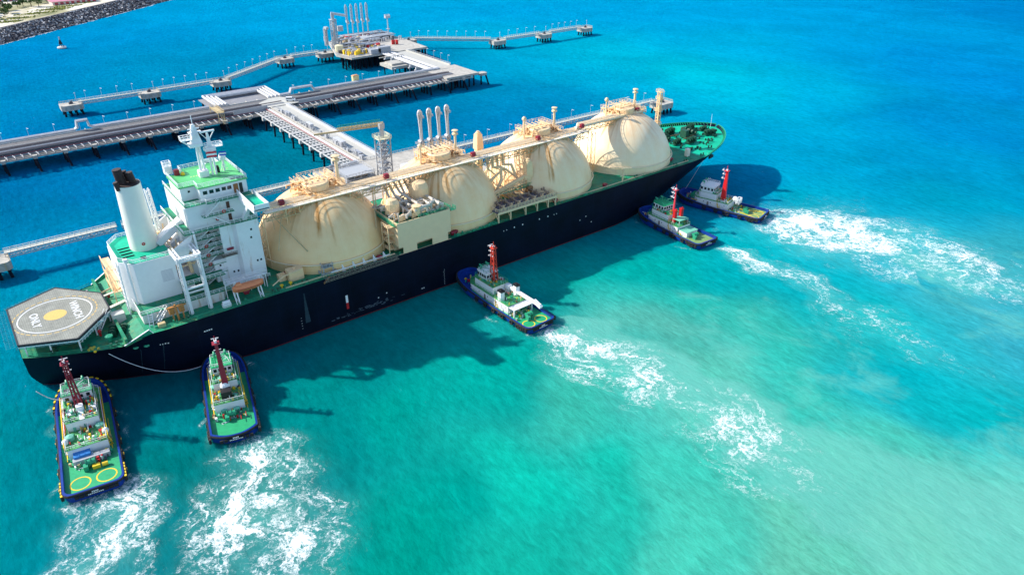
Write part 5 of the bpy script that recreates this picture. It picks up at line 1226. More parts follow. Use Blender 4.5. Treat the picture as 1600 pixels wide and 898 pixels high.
        g.prism([(mx-.4, my-.25), (mx+.2, my-.25), (mx+.2, my+.25), (mx-.4, my+.25)], mz0, mz1-1, [(mx-.2, my-.15), (mx+.1, my-.15), (mx+.1, my+.15), (mx-.2, my+.15)])
    else:
        k_ = .42 if ms == 'slim' else 1.0
        g.prism([(mx-1.1*k_, my-.75*k_), (mx+.9*k_, my-.75*k_), (mx+.9*k_, my+.75*k_), (mx-1.1*k_, my+.75*k_)], mz0, mz1-1, [(mx-.5*k_, my-.35*k_), (mx+.3*k_, my-.35*k_), (mx+.3*k_, my+.35*k_), (mx-.5*k_, my+.35*k_)])
    g.box(mx-.9, mx+.9, my-.9, my+.9, mz1-1, mz1-.85); g.tube((mx, my, mz1-1), (mx, my, mz1+1.2), .1, n=6)
    mast = g.build('mast', mt, t)
    g = MB()
    for i, (dz_, l) in enumerate(((-1.0, 1.6), (-2.6, 1.3), (-4.4, 1.5))): g.box(mx+.2, mx+.2+l, my-.35, my+.35, mz1+dz_, mz1+dz_+.12); g.tube((mx+l, my-.9, mz1+dz_+.5), (mx+l, my+.9, mz1+dz_+.5), .13, n=6)
    g.cbox((mx, my, mz1-.8), (.6, .6, .6)); g.build('radar_scanner', whitec, mast)
    for (x, y, r, z0, z1, m1, m2) in o.get('stacks', []):
        g = MB(); g.cbox((x, y, z0), (r*2.1, r*1.5, z1-z0), 0, r*.3); s1 = g.build('funnel', m1, t)
        g = MB(); g.cbox((x, y, z1+.005), (r*2.3, r*1.7, .35), 0, r*.3); g.tube((x-.3, y, z1+.3), (x-.4, y, z1+.9), r*.35, n=8); g.build('funnel_cap', m2, s1)
    # foredeck and aft deck winches
    for x, s_, nm in ((o.get('fw', L*.83), 1.0, 'bow_winch'), (o.get('aw', a-3.2), .8, 'tow_winch')):
        g = MB(); z = gz(x)-1.0; g.tube((x, -1.1*s_, z+1.1), (x, 1.1*s_, z+1.1), .85*s_, n=14)
        for y in (-1.2, 0, 1.2): g.tube((x, y*s_-.08, z+1.1), (x, y*s_+.08, z+1.1), 1.15*s_, n=14)
        g.cbox((x-1, 1.4*s_, z), (1.4, 1, 1.3)); g.build(nm, greenmach, t)
    g = MB(); x = L*.93; z = gz(x)-1
    for y in (-.8, .8): g.tube((x, y, z), (x, y, z+1.3), .25, n=8)
    g.bar((x, -1.3, z+.9), (x, 1.3, z+.9), .22); g.build('tow_bitt', tugblue, t)
    if o.get('circles'):
        for sd in (-1, 1):
            g = MB(); ring(g, (o['circles'], sd*W*.215), W*.165, .3, gz(0)-1.045); g.build('yellow_deck_circle', yellow, t)
    if o.get('ydk'):
        for sd in (-1, 1):
            g = MB(); g.bar((a-.5, sd*(w1/2+.5), gz(L*.4)-.9), (b_-1, sd*(w1/2+.5), gz(L*.5)-.9), .18, .1); g.rail([(a+.2, sd*(w1/2+.35), dz+2.92), (b_-2, sd*(w1/2+.35), dz+2.92)], .9, 1.2, .07, 2); g.build('yellow_handrail', yellow, t)
    for k_ in range(6):
        g = MB(); x = a+1+(a2-a-1.5)*k_/5; s_ = 1 if k_ % 2 else -1
        if k_ < 4: g.stairs((x, s_*(w1/2+.5), dz), (x+1.6, s_*(w1/2-.6), dz+2.9), .7)
        else: g.rail([(x-1, s_*.8, dz+2.95), (x+2.6, s_*.8, dz+2.95)], 1.0, .8, .05, 3)
        g.build('ladder', [yellow, whitec, tan][k_ % 3], t)
    # clutter on the house tops and deck
    cols = [whitec, greenmach, tan, greenmach, yellow, red, piped, mint]
    for ci, c in enumerate(cols):
        g = MB()
        for i in range(o.get('clutter', 9)):
            k = rr.random()
            if k < .45: x, y, z = rr.uniform(a+.3, b2-3), rr.uniform(-w1/2+.4, w1/2-.4), dz+2.92
            elif k < .6: x, y, z = rr.uniform(a2, a3), rr.uniform(-w1*.35, w1*.35), dz+5.6
            elif k < .8: x, y = rr.uniform(a-4.5, a-.3), rr.uniform(-W*.38, W*.38); z = gz(x)-1.0
            else: x, y = rr.uniform(b_+.3, L*.9), rr.uniform(-W*.28, W*.28); z = gz(x)-.95
            if o.get('h2') and a2 < x < b2 and z < dz+3: z = dz+5.6
            q = rr.random()
            if q < .4: g.cbox((x, y, z), (rr.uniform(.2, .9), rr.uniform(.2, .7), rr.uniform(.2, .9)), rr.uniform(0, .5))
            elif q < .75: g.tube((x, y, z), (x, y, z+rr.uniform(.5, 1.3)), rr.uniform(.1, .33), n=8)
            else: g.pipe([(x, y, z), (x, y, z+.8), (x+rr.uniform(-2, 2), y, z+.8)], .08)
        g.build('deck_gear', c, t)
    g = MB(); pts = []
    for i in range(30): f = i/29; pts.append((a-5+4.5*f+.4*sin(i*.9), W*.2*cos(f*5)+.4*sin(i*1.7), gz(0)-.95))
    g.pipe(pts, .09, 5); g.build('deck_rope', rope, t)
    for fn in o.get('extra', []): fn(t, L, W, dz, gz, w1)
    return t
def extra_boom(t, L, W, dz, gz, w1):      # white knuckle crane laid along the port side roof, open shelter below
    g = MB(); y = -W*.22
    g.bar((19.5, y, dz+4.6), (4.6, y-.6, dz+3.9), .95, .8); g.bar((7.5, y-.5, dz+4.6), (4.2, y-.6, dz+3.5), 1.15, .9); g.cbox((19.5, y, dz+2.9), (1.6, 1.6, 2.4)); g.build('crane_boom', whitec, t)
    g = MB(); g.box(9.0, 12.5, -w1/2, w1/2, dz+2.5, dz+2.65); 
    for x in (9.2,):
        for yy in (-w1/2+.2, w1/2-.2): g.bar((x, yy, dz), (x, yy, dz+2.5), .35)
    g.build('shelter', whitec, t)
def extra_radome(t, L, W, dz, gz, w1):
    g = MB(); g.ball((13.2, -.6, dz+4.2), 1.1, 12); g.tube((13.2, -.6, dz+2.9), (13.2, -.6, dz+3.6), .4); g.rail([(10.8, -1.5, dz+2.9), (12.2, -1.5, dz+2.9), (12.2, 1.5, dz+2.9), (10.8, 1.5, dz+2.9)], 2.2, .7, .1, 3, True); g.build('satellite_dome', whitec, t)
    g = MB(); g.bar((2, 3.6, 1.35), (11, 1.5, 1.35), .35, .06); g.bar((2, -3.6, 1.35), (11, -1.5, 1.35), .35, .06); g.bar((27.8, 3.5, 2.6), (30.6, 3.6, 2.8), .5, .06); g.box(27.6, 28.4, -3.5, 3.5, 2.5, 2.6); g.build('yellow_deck_line', yellow, t)
def extra_tarp(t, L, W, dz, gz, w1):
    g = MB(); g.box(8.2, 12.3, -w1*.42, w1*.42, dz, dz+1.9); g.build('aft_house', whitec, t)
    g = MB(); g.box(8.0, 12.6, -w1*.45, w1*.45, dz+1.91, dz+2.05); g.prism([(12.8, -2.4), (16.5, -2.4), (16.5, 2.4), (12.8, 2.4)], dz+4.8, dz+5.1); 
    g.build('green_awning', mint, t)
    g = MB()
    for x in (13, 16.3):
        for y in (-2.3, 2.3): g.bar((x, y, dz+2.9), (x, y, dz+4.8), .14)
    g.build('awning_pole', whitec, t)
    g = MB(); g.box(.6, 2.0, -W*.42, W*.42, 1.28, 1.36); g.build('deck_sheathing', wood, t)
def extra_big(t, L, W, dz, gz, w1):
    g = MB(); g.cbox((13.0, 1.5, dz), (2.0, 3.6, 1.8)); g.build('blue_container', blueeq, t)
    g = MB(); g.box(11.0, 12.3, -4.2, 3.6, dz, dz+1.3); g.build('gantry_locker', lgrey, t)
    g = MB(); g.cbox((8.2, -1.0, 1.3), (1.0, 1.6, .9)); g.tube((8.0, -2.2, 1.8), (8.0, -3.4, 1.8), .5, n=10); g.build('capstan', yellow, t)
    g = MB(); g.cbox((24.5, -.1, dz+2.9), (1.6, 1.6, 4.6), 0, .3); g.bar((21, -.1, dz+5.2), (26, -.1, dz+6.6), 1.1, 1.0); g.cbox((25, 2.2, dz+2.9), (2.6, 1.7, 3)); g.cbox((25, -2.6, dz+2.9), (2.6, 1.7, 3)); g.build('funnel_casing', whitec, t)
    g = MB(); g.lathe((27.3, 0, dz+5), [(1.1, 0), (1.0, 1.8), (.05, 2)], 14); g.build('black_exhaust', black, t)
    for sd in (-1, 1):
        g = MB(); g.box(20, 31, *sorted((sd*(w1/2-.2), sd*(w1/2+.35))), dz+2.95, dz+3.3); g.build('red_walkway', red, t)
        g = MB(); g.ball((16.8, sd*(w1/2), dz+3.4), .8, 10); g.build('white_float', whitec, t)
        g = MB(); g.lathe((19.5 if sd < 0 else 18, sd*(w1/2-1.0), dz+2.9), [(.95, 0), (.95, 1.0), (.05, 1.3)], 12); g.build('green_drum', mint, t)
    for sd in (-1, 1):
        g = MB(); g.box(30.2, 32.6, *sorted((sd*.9, sd*3.3)), dz+8.0, dz+8.3); q = g.build('white_hatch', lgrey, t)
        g = MB(); g.box(30.7, 31.9, *sorted((sd*1.5, sd*2.7)), dz+8.31, dz+8.36); g.build('hatch_opening', piped, q)
def extra_ball(t, L, W, dz, gz, w1):
    g = MB(); g.ball((16.0, .2, dz+5.0), 1.25, 12); g.cbox((15.6, .2, dz+2.9), (2.2, 1.5, 1.6)); g.build('white_float', whitec, t)
    g = MB(); g.cbox((13.8, .2, dz+2.95), (2.2, 2.6, 2.2)); g.build('black_exhaust', black, t)
    for x, y in ((18, -2.8), (18.6, 3.2), (12.4, 0), (11, -1.5), (11.6, 1.6)):
        g = MB(); g.lathe((x, y, dz+(2.9 if x > 13 else 0)), [(.8, 0), (.8, .9), (.05, 1.2)], 12); g.build('green_drum', mint, t)
t1 = tug('largest tugboat, under the helideck, with yellow marked black fenders and two yellow deck rings', (-1.2, 151.9), (4.0, 194.8), 12.6,
    dict(h1=(14, 38), h2=(21, 35), h3=(29, 34), w3=6.2, w1=8.6, mast=(26.3, 0, 7.5, 21.0), mastmat=darkred, circles=4.4, yellow_f=True, double=True, ydk=True, clutter=34, roof=mat('tug_roof_green', (.05, .3, .16), .6, var=.4, scale=2), stacks=[], extra=[extra_big], aw=9.5, fender_tyres=5))
t2 = tug('tugboat with rounded stern and plain green aft deck, below the orange lifeboat', (30.0, 150.2), (38.2, 184.6), 11.4,
    dict(h1=(11.5, 30), h2=(17, 27.5), h3=(20.5, 26), w1=7.2, w3=4.8, mast=(16.6, 0, 7.0, 20.0), mastmat=darkred, mast_style='box', round_stern=True, ydk=True, clutter=24, roof=tugdeck, extra=[extra_ball], aw=8.8, fender_tyres=5))
t3 = tug('tugboat amidships with red lattice mast, long white boom and two black topped funnels', (122.2, 143.4), (120.9, 184.0), 11.4,
    dict(h1=(12, 33), h2=(20.5, 31), h3=(25, 30), w1=7.6, w3=4.4, mast=(24.2, -.2, 6.5, 19.5), circles=3.6, clutter=22, mastmat=mat('orange_red_mast', (.62, .05, .025), .5), roof=whitec,
         stacks=[(16.6, 2.9, 1.05, 2.9, 7.2, whitec, black), (16.0, -2.9, 1.0, 2.9, 7.6, whitec, black)], extra=[extra_boom], aw=6.4, fender_tyres=6, railmat=greenmach, foredeck=tugblue))
t4 = tug('tugboat with green wheelhouse roof, twin red funnels and slim red mast near the bow', (207.7, 149.4), (209.2, 183.9), 11.2,
    dict(h1=(12.6, 29.5), h2=(18.5, 28), h3=(21.5, 27.4), w1=6.8, w3=5.0, mast=(18.6, 0, 6.8, 17.6), mast_style='slim', circles=0, clutter=18, roof=tugdeck, mastmat=mat('pinkish_red_mast', (.6, .04, .06), .5), deck=olive,
         stacks=[(16.2, 1.7, .75, 4.1, 9.2, red, red), (16.2, -1.7, .75, 4.1, 9.2, red, red)], extra=[extra_tarp], aw=6.6, fender_tyres=5, railmat=greenmach))
t5 = tug('farthest tugboat right of the bow with one thick bright red mast and white radome', (245.3, 151.4), (235.4, 187.2), 12.0,
    dict(h1=(14.5, 29.5), h2=(20, 28), h3=(21.5, 27.5), w1=7.0, w3=6.0, mast=(18.2, 0, 4.2, 17.6), mast_style='box', circles=3.6, clutter=14, mastmat=mat('bright_red_mast', (.75, .012, .015), .45), deck=olive, extra=[extra_radome], aw=8.0, fender_tyres=5, foredeck=tugblue))

# ropes
def rope_obj(name, label, pts, sag, r=.11, cat='rope', group=None):
    P = []; a, b = Vector(pts[0]), Vector(pts[1])
    for i in range(25): f = i/24; p = a.lerp(b, f); P.append((p.x, p.y, p.z-sag*4*f*(1-f)))
    g = MB(); g.pipe(P, r, 6); o = g.build(name, rope); tag(o, label, cat, group); return o
rope_obj('tow_rope', 'long slack pale rope from the stern quarter along the hull to the second tugboat', [(12, 185.8, 14.4), (36, 182.5, 4.2)], 5.0, .09)
rope_obj('tow_rope', 'short pale rope from under the stern down to the largest tugboat', [(-5.6, 190, 8), (1.5, 188.5, 4.6)], 2.2, .12)
rope_obj('tow_rope', 'thin taut line from the bow down to the farthest tugboat', [(250.2, 187, 17.2), (236.5, 185.6, 4.6)], .3, .07)

# ------------------------------------------------------------------ jetty
jet = thing('pipe_jetty', 'long grey jetty carrying pipe racks across the water on dark piles', 'jetty', (110, 407, 0))
JX0, JX1 = -60, 277
rnd = random.Random(11)
g = MB(); g.box(JX0, 268, 400, 421, 6.9, 7.5); g.box(JX0, 268, 411.2, 417.6, 7.51, 8.3); g.build('deck_slab', concreted, jet)
g = MB(); g.box(JX0, 268, 411.0, 411.19, 7.5, 8.7); g.box(JX0, 268, 417.61, 417.8, 7.5, 8.8); g.build('road_kerb', mat('pale_kerb', (.55, .54, .50), .7), jet)
g = MB(); g.box(JX0, 268, 411.3, 417.5, 8.31, 8.34); g.build('road_surface', mat('jetty_road', (.15, .145, .15), .85, var=.2, scale=.5), jet)
for i, (y, r) in enumerate(((400.6, .3), (401.7, .3), (402.6, .35), (403.7, .45), (404.9, .4), (406, .3), (406.9, .35), (408, .5), (409.3, .3), (410.2, .3))):
    g = MB(); g.pipe([(JX0, y, 8.1+r), (148 if y > 402 else 129, y, 8.1+r)], r, 6) ; g.pipe([(155, y, 8.1+r), (262, y, 8.1+r)], r, 6)
    g.build('grey_pipe', [piped, piped, mat('brown_grey_pipe', (.13, .095, .09), .6, var=.3), grey, piped][i % 5], jet)
g = MB()
for x in np.arange(JX0, 262, 3.2):
    if 149 < x < 154: continue
    g.box(x-.12, x+.12, 400.2, 410.9, 7.75, 8.08); 
g.build('pipe_sleeper', concreted, jet)
for y, r in ((418.8, .5), (420.1, .62)):
    g = MB(); g.pipe([(JX0, y, 9.1), (44, y, 9.1), (45.5, y+.1, 9.9), (45.8, y+.2, 13.0), (50.6, y+.2, 13.0), (51, y+.1, 9.9), (52.5, y, 9.1), (113, y, 9.1)], r, 8); g.build('white_pipe', pipew, jet)
    g = MB(); g.pipe([(152, y, 9.1), (158, y, 9.2), (159, y, 11.6), (172, y, 11.6), (173, y, 9.2), (262, y, 9.1)], r, 8); g.build('white_pipe', pipew, jet)
g = MB()
for x in np.arange(JX0, 264, 6.4): g.box(x-.2, x+.2, 418.2, 420.9, 7.5, 8.6)
g.build('pipe_support', concrete, jet)
g = MB()                                   # open near-side beams
for y in (394.4, 396.8, 399.6): g.box(JX0, 272, y-.2, y+.2, 6.2, 6.9)
for x in np.arange(JX0+1.3, 272, 3.19):
    if 130 < x < 148: continue
    g.box(x-.17, x+.17, 394.2, 399.9, 6.91, 7.2)
g.build('edge_beam', mat('pale_tan_beam', (.40, .36, .32), .8, var=.15, scale=1), jet)
g = MB(); 
for x in np.arange(JX0+1.3, 272, 3.19):
    if 130 < x < 148: continue
    g.bar((x, 395.0, 7.2), (x-.7, 397.8, 7.9), .3)
g.build('edge_bracket', pipew, jet)
g = MB(); g.tube((JX0, 399.9, 7.6), (129, 399.9, 7.6), .13, n=6); g.tube((155, 399.9, 7.6), (262, 399.9, 7.6), .13, n=6); g.build('fire_main', darkred, jet)
for i in range(-5, 21):
    x = 9.6+12.75*i
    if 130 < x < 149: pass
    g = MB(); g.box(x-.8, x+.8, 394.0, 420.8, 5.6, 6.19); g.cbox((x, 394.6, 6.2), (2.0, 2.0, 1.1), 0, .3); g.build('pile_cap', concrete, jet)
    if x < -20: continue
    for k, (y, dy, dx) in enumerate(((394.8, -5.2 if i % 3 else -.5, .7), (398.6, -1.5 if i % 2 else 0, 0), (401.8, 0, -.4), (405.5, 0, 0))):
        g = MB(); g.tube((x+(dx+.2), y+dy, -3), (x, y, 5.6), .52, n=9); g.build('pile', pile, jet)
# end piece and junction slabs
g = MB(); g.prism([(252, 395.2), (277.2, 395.2), (277.2, 424), (252, 424)], 7.3, 8.6); g.build('end_slab', concrete, jet)
g = MB(); g.cbox((281, 397, 6.2), (5, 5, 1.6), 0, .8); g.build('end_dolphin_cap', concrete, jet)
for x, y, dx in ((266, 397, 0), (270.5, 397, 0), (274.8, 398, 0), (280, 397, 0), (283, 396, 2), (262, 398, -2), (270, 420, 0), (275, 420, 0), (256, 396, 0)):
    g = MB(); g.tube((x+dx, y-dx, -3), (x, y, 7.3 if x < 279 else 6.2), .5, n=9); g.build('end_pile', pile, jet)
g = MB(); g.prism([(136, 399.5), (155, 399.5), (155, 411), (148.6, 420.5), (136, 411)], 8.4, 8.75); g.build('junction_slab', mat('pale_road_slab', (.46, .45, .41), .85, var=.1, scale=.4), jet)
g = MB(); g.box(118, 137, 400.3, 400.5, 7.5, 10); g.box(155, 176, 400.3, 400.5, 7.5, 9.8); g.box(210, 252, 400.3, 400.5, 7.5, 9.4); g.build('screen_wall', lgrey, jet)
# expansion loop platform beyond the jetty
g = MB(); g.box(112.5, 154, 421.6, 444.5, 7.0, 7.4); g.build('loop_platform', concreted, jet)
for k in range(4):
    q = k*1.9
    g = MB(); g.pipe([(115+q, 418.5, 9.1), (115+q, 443-q, 9.1), (152-q*1.2, 443-q, 9.1), (152-q*1.2, 418.5, 9.1)], .72, 8); g.build('loop_pipe', pipew, jet)
for x in (114, 127, 140, 153):
    for y in (426, 442):
        g = MB(); g.tube((x, y, -3), (x, y, 7), .5, n=8); g.build('loop_pile', pile, jet)
g = MB(); g.box(200.2, 204.2, 421.2, 423.4, 8.5, 12.4); tag(g.build('survey_hut', mat('pale_yellow_hut', (.72, .62, .30), .6)), 'small pale yellow hut at the far edge of the jetty beyond the tanks', 'hut')
g = MB(); g.prism([(199.9, 421.0), (204.5, 421.0), (204.5, 423.6), (199.9, 423.6)], 12.41, 12.9, [(201, 421.6), (203.6, 421.6), (203.6, 423, ), (201, 423)]); q = g.build('roof', mat('faded_orange_roof', (.75, .35, .15), .6)); q.parent = bpy.data.objects['survey_hut']
# footbridge gantry over the racks
gn = thing('pipe_gantry', 'tan access gantry straddling the grey pipes left of the jetty junction', 'gantry', (110, 402, 7))
g = MB()
for x in (108.5, 111.5):
    for y in (395, 408): g.bar((x, y, 7.2), (x, y, 11.5), .3)
g.build('gantry_leg', tan, gn)
g = MB(); g.box(108.3, 111.7, 394.6, 408.6, 11.5, 11.7); g.rail([(108.3, 394.6, 11.7), (111.7, 394.6, 11.7), (111.7, 408.6, 11.7), (108.3, 408.6, 11.7)], 1.1, 1.5, .07, 2, True); g.stairs((110, 391.5, 6.5), (110, 395, 11.5)); g.build('gantry_walkway', tan, gn)
# berth trestle from the junction to the ship
tr = thing('berth_trestle', 'pale trestle with open pipe rack leading from the jetty to the ship', 'trestle', (140, 340, 0))
g = MB(); g.box(138.8, 147.2, 290, 399.4, 7.7, 8.4); g.build('road_slab', mat('pale_road_slab', (.46, .45, .41), .85, var=.1, scale=.4), tr)
g = MB(); g.box(147.2, 148.6, 290, 399.4, 8.0, 9.3); g.build('parapet', pipew, tr)
g = MB(); g.box(138.3, 138.7, 290, 399.4, 7.8, 8.9); g.box(135.9, 138.29, 290, 399.4, 7.4, 7.7); g.build('pipe_shelf', concrete, tr)
for x, r in ((136.5, .3), (137.4, .35)):
    g = MB(); g.pipe([(x, 290, 8.1), (x, 340, 8.1), (x, 341, 8.1), (x, 399, 8.1)], r, 6); g.build('white_pipe', pipew, tr)
g = MB(); g.tube((135.6, 290, 8.3), (135.6, 399, 8.3), .16, n=6); g.build('fire_main', darkred, tr)
for i in range(9):
    y0 = 290+i*12.1; g = MB()
    for x in (129.8, 131.8, 133.6, 135.2): g.box(x-.28, x+.28, y0+1.0, y0+11.6, 7.0, 7.5)
    for k in range(4): yq = y0+1+k*3.4; g.box(129.8, 135.5, yq, yq+.8, 7.51, 7.75)
    g.box(128.6, 136, y0-.5, y0+1, 5.8, 7.6)
    g.build('rack_panel', mat('white_rack_concrete', (.52, .51, .49), .8, var=.1, scale=.8), tr)
    for x, dx in ((130.3, -.6), (134.2, 0), (139.5, .4), (146, .6)):
        g = MB(); g.tube((x+dx, y0+.3, -3), (x, y0+.3, 6), .48, n=9); g.build('pile', pile, tr)
for i in range(38):
    pass
g = MB()
for i in range(90):
    y = rnd.uniform(292, 392); x = rnd.uniform(138.9, 140.4); h = rnd.uniform(.5, 2.6)
    if rnd.random() < .5: g.cbox((x, y, 8.4), (rnd.uniform(.4, 1.2), rnd.uniform(.4, 2.2), h))
    else: g.bar((x, y, 8.4), (x, y, 8.4+h+1), .12)
for y in np.arange(300, 392, 9): g.rail([(140.8, y, 8.4), (140.8, y+7, 8.4)], 1.1, 1.4, .06, 2)
g.build('pipe_fittings', lgrey, tr)
g = MB(); g.rail([(148.5, 290, 9.3), (148.5, 399, 9.3)], .6, 4, .05, 1); g.build('railing', lgrey, tr)
for i, (y, l) in enumerate(((381, 'dark container on the trestle near the junction'), )):
    pass
def container(x, y, dx, dy, h, label, m, z=8.45):
    g = MB(); g.box(x-dx/2, x+dx/2, y-dy/2, y+dy/2, z, z+h)
    n = int(max(dx, dy)/.5)
    for k in range(n):
        if dy > dx: yy = y-dy/2+.25+k*.5; g.box(x-dx/2-.06, x-dx/2, yy-.12, yy+.12, z+.1, z+h-.1)
    g.box(x-dx/2+.3, x+dx/2-.3, y-dy/2+.3, y+dy/2-.3, z+h, z+h+.06)
    tag(g.build('equipment_cabinet', m), label, 'cabinet')
container(140.5, 381, 2.0, 5, 1.6, 'grey equipment cabinet on the trestle road nearest the parked van', grey)
container(140.6, 352, 1.8, 5.5, 2.4, 'white cabinet halfway along the trestle to the ship', pipew)
container(140.6, 318, 2.4, 9, 2.6, 'long white cabinet on the trestle below the gangway boom', pipew)
container(141, 300, 2.2, 6, 1.6, 'dark grey skid at the ship end of the trestle road', grey)
# loading platform by the ship
lp = thing('loading_platform', 'pale concrete loading platform beside the gas carrier', 'platform', (145, 262, 0))
g = MB(); g.box(114, 178, 240, 289.9, 7.6, 9.0); g.build('platform_slab', concrete, lp)
g = MB(); g.rail([(114, 289.6, 9), (178, 289.6, 9), (178, 240.4, 9)], 1.1, 2, .07, 2); g.rail([(114, 289.6, 9), (114, 240.4, 9)], 1.1, 2, .07, 2); g.build('railing', lgrey, lp)
for x in np.arange(118, 178, 9.5):
    for y in (244, 264, 286):
        g = MB(); g.tube((x, y, -3), (x, y, 7.6), .5, n=8); g.build('pile', pile, lp)
g = MB()
for i in range(70):
    x = rnd.uniform(117, 130); y = rnd.uniform(262, 286)
    if rnd.random() < .5: g.cbox((x, y, 9), (rnd.uniform(.8, 3), rnd.uniform(.8, 3), rnd.uniform(.6, 3)))
    else: L_ = rnd.uniform(3, 8); z = rnd.uniform(10, 13); g.pipe([(x, y, 9), (x, y, z), (min(x+L_, 131), y, z), (min(x+L_, 131), y, 9)], rnd.uniform(.2, .45))
for z in (11.5, 14): g.box(117, 130, 262, 274, z, z+.15); g.rail([(117, 262, z+.15), (130, 262, z+.15), (130, 274, z+.15), (117, 274, z+.15)], 1, 1.5, .07, 2, True)
for x in (117.3, 123.5, 129.7):
    for y in (262.3, 273.7): g.bar((x, y, 9), (x, y, 14), .3)
g.build('pipe_module', lgrey, lp)
g = MB(); g.box(144.5, 149, 262, 267, 9.02, 12.6); hut = g.build('control_cabin', mat('cabin_grey', (.55, .56, .56), .6)); tag(hut, 'grey control cabin beside the gangway tower on the loading platform', 'cabin')
g = MB(); 
for x in (145.6, 147.6): g.box(x-.4, x+.4, 261.94, 261.99, 10.6, 11.6)
q = g.build('window', brown); q.parent = hut
# gangway tower with long boom
gt = thing('gangway_tower', 'grey lattice gangway tower with boom swung out over the near trestle', 'gangway', (135, 262, 9))
lattice = tower(134.6, 262, 9, 27.5, 4.6, 4.6, .3, lgrey, 'tower_frame', gt)
g = MB()
for k in range(7): z = 9.5+k*2.5; g.box(132.6, 136.6, 260, 264, z, z+.12); g.stairs((133.2, 261+(k%2)*.6, z), (136.2, 261+(k%2)*.6, z+2.5), .8)
g.build('tower_stair', grey, gt)
g = MB(); g.box(131.6, 137.4, 259.2, 264.8, 27.5, 27.8); g.rail([(131.6, 259.2, 27.8), (137.4, 259.2, 27.8), (137.4, 264.8, 27.8), (131.6, 264.8, 27.8)], 1.2, 1.4, .08, 3, True); g.build('tower_head', mat('cream_head', (.7, .68, .5), .5), gt)
g = MB(); g.tube((134.6, 262, 27.8), (134.6, 262, 32.6), .9, n=12); g.cbox((134.6, 262, 31.4), (2.2, 1.6, 2.2)); g.build('slew_column', lgrey, gt)
g = MB(); g.truss((135.4, 262, 33.8), (120.5, 274, 31.0), 1.4, 1.2, 2, .16); g.bar((135.4, 262, 32.8), (113.0, 280.0, 28.4), .5, .7); g.build('boom', tan, gt)
g = MB(); g.rail([(134.6, 262.8, 33.9), (121, 273.6, 31.1)], 1.2, 1.2, .07, 3); g.build('boom_railing', greenmach, gt)
# loading arms
def near_arm():
    t = thing('marine_loading_arm', 'x', 'loading arm', (0,0,0), 0, 'raised white loading arms on the near platform', world=False)
    g = MB(); g.tube((0,0,0), (0,0,16.6), .65, .5, 10); g.box(-1.1, 1.1, -1, 1, 0, 1.2); g.pipe([(.6, .3, 10), (1.5, .3, 12), (1.6, .3, 15), (.6, .3, 17)], .3); g.pipe([(-.6, .3, 10), (-1.6, .3, 13), (-1.2, .3, 16)], .25); g.build('riser', lgrey, t)
    g = MB(); g.tube((0,-1.0,17.3), (0,1.2,17.3), 1.05, n=16); g.tube((0,-1.5,17.3), (0,-1.0,17.3), .55, n=12); g.build('swivel', grey, t)
    g = MB(); n = 10
    pr = [(0, .5), (.15, .6), (.45, .75), (.72, 1.1), (.86, 1.5), (.95, 1.25), (1, .5)]
    for (a, wa), (b, wb) in zip(pr[:-1], pr[1:]):
        za, zb_ = 17.6+a*13, 17.6+b*13; xa_, xb_ = -.9*a, -.9*b
        g.prism([(-wa*.75, -.28), (wa*.75, -.28), (wa*.75, .28), (-wa*.75, .28)], za, zb_, [(-wb*.75, -.28), (wb*.75, -.28), (wb*.75, .28), (-wb*.75, .28)])
    g.build('outboard_arm', pipew, t)
    g = MB(); g.tube((.0, -.75, 17.3), (.0, -.75, 29.0), .42, .3, 8); g.tube((0, -.75, 28.9), (0, .6, 28.9), .75, n=14); g.build('inboard_arm', lgrey, t)
    g = MB(); g.bar((0, .9, 17.3), (1.9, 1.0, 14.2), .35, .5); g.cbox((2.1, 1.0, 13.2), (1.4, 1.2, 1.5)); g.build('counterweight', lgrey, t)
    g = MB(); g.rail([(.8, -.6, 27), (1.6, -.6, 27), (1.6, .6, 27), (.8, .6, 27)], 1, .8, .06, 2, True); g.rail([(-2.2, -1, 16.6), (-.9, -1, 16.6), (-.9, 1, 16.6), (-2.2, 1, 16.6)], 1, .8, .06, 2, True); g.bar((.9, 0, 27), (.2, 0, 26), .1); g.build('service_cage', lgrey, t)
    return t
NA = near_arm()
for i, (x, l) in enumerate(((146.2, 'raised white loading arm on the near platform, leftmost of four'), (150.5, 'raised white loading arm, second from left of the near four'), (154.8, 'raised white loading arm, third from left of the near four'), (159.0, 'raised white loading arm on the near platform, rightmost of four'))):
    o = NA if i == 0 else copytree(NA); o.location = (x, 250.5, 9.0); o['label'] = l
def far_arm():
    t = thing('marine_loading_arm', 'x', 'loading arm', (0,0,0), 0, 'slender lattice loading arms on the far platform', world=False)
    g = MB(); g.tube((0,0,0), (0,0,12), .5, .42, 8); g.box(-.9, .9, -.9, .9, 0, 1); g.build('riser', lgrey, t)
    g = MB(); g.tube((-.7,0,12.6), (.9,0,12.6), 1.1, n=12); g.cbox((1.2, 0, 10.4), (.9, .9, 1.6)); g.build('swivel', lgrey, t)
    g = MB(); 
    for (a, wa), (b, wb) in (((0, .5), (.25, .85)), ((.25, .85), (.85, 1.0)), ((.85, 1.0), (1, .1))):
        za, zb_ = 12.6+a*12.2, 12.6+b*12.2
        for sx in (-1, 1): g.bar((sx*wa*.8, 0, za), (sx*wb*.8, 0, zb_), .3, .5)
        k = 3
        for i in range(k): f0, f1 = i/k, (i+1)/k; g.bar((-(wa+(wb-wa)*f0)*.8, 0, za+(zb_-za)*f0), ((wa+(wb-wa)*f1)*.8, 0, za+(zb_-za)*f1), .2)
    g.build('outboard_arm', pipew, t)
    g = MB(); g.tube((0, -.6, 12.6), (0, -.6, 23), .3, n=8); g.build('inboard_arm', lgrey, t)
    return t
FA = far_arm()
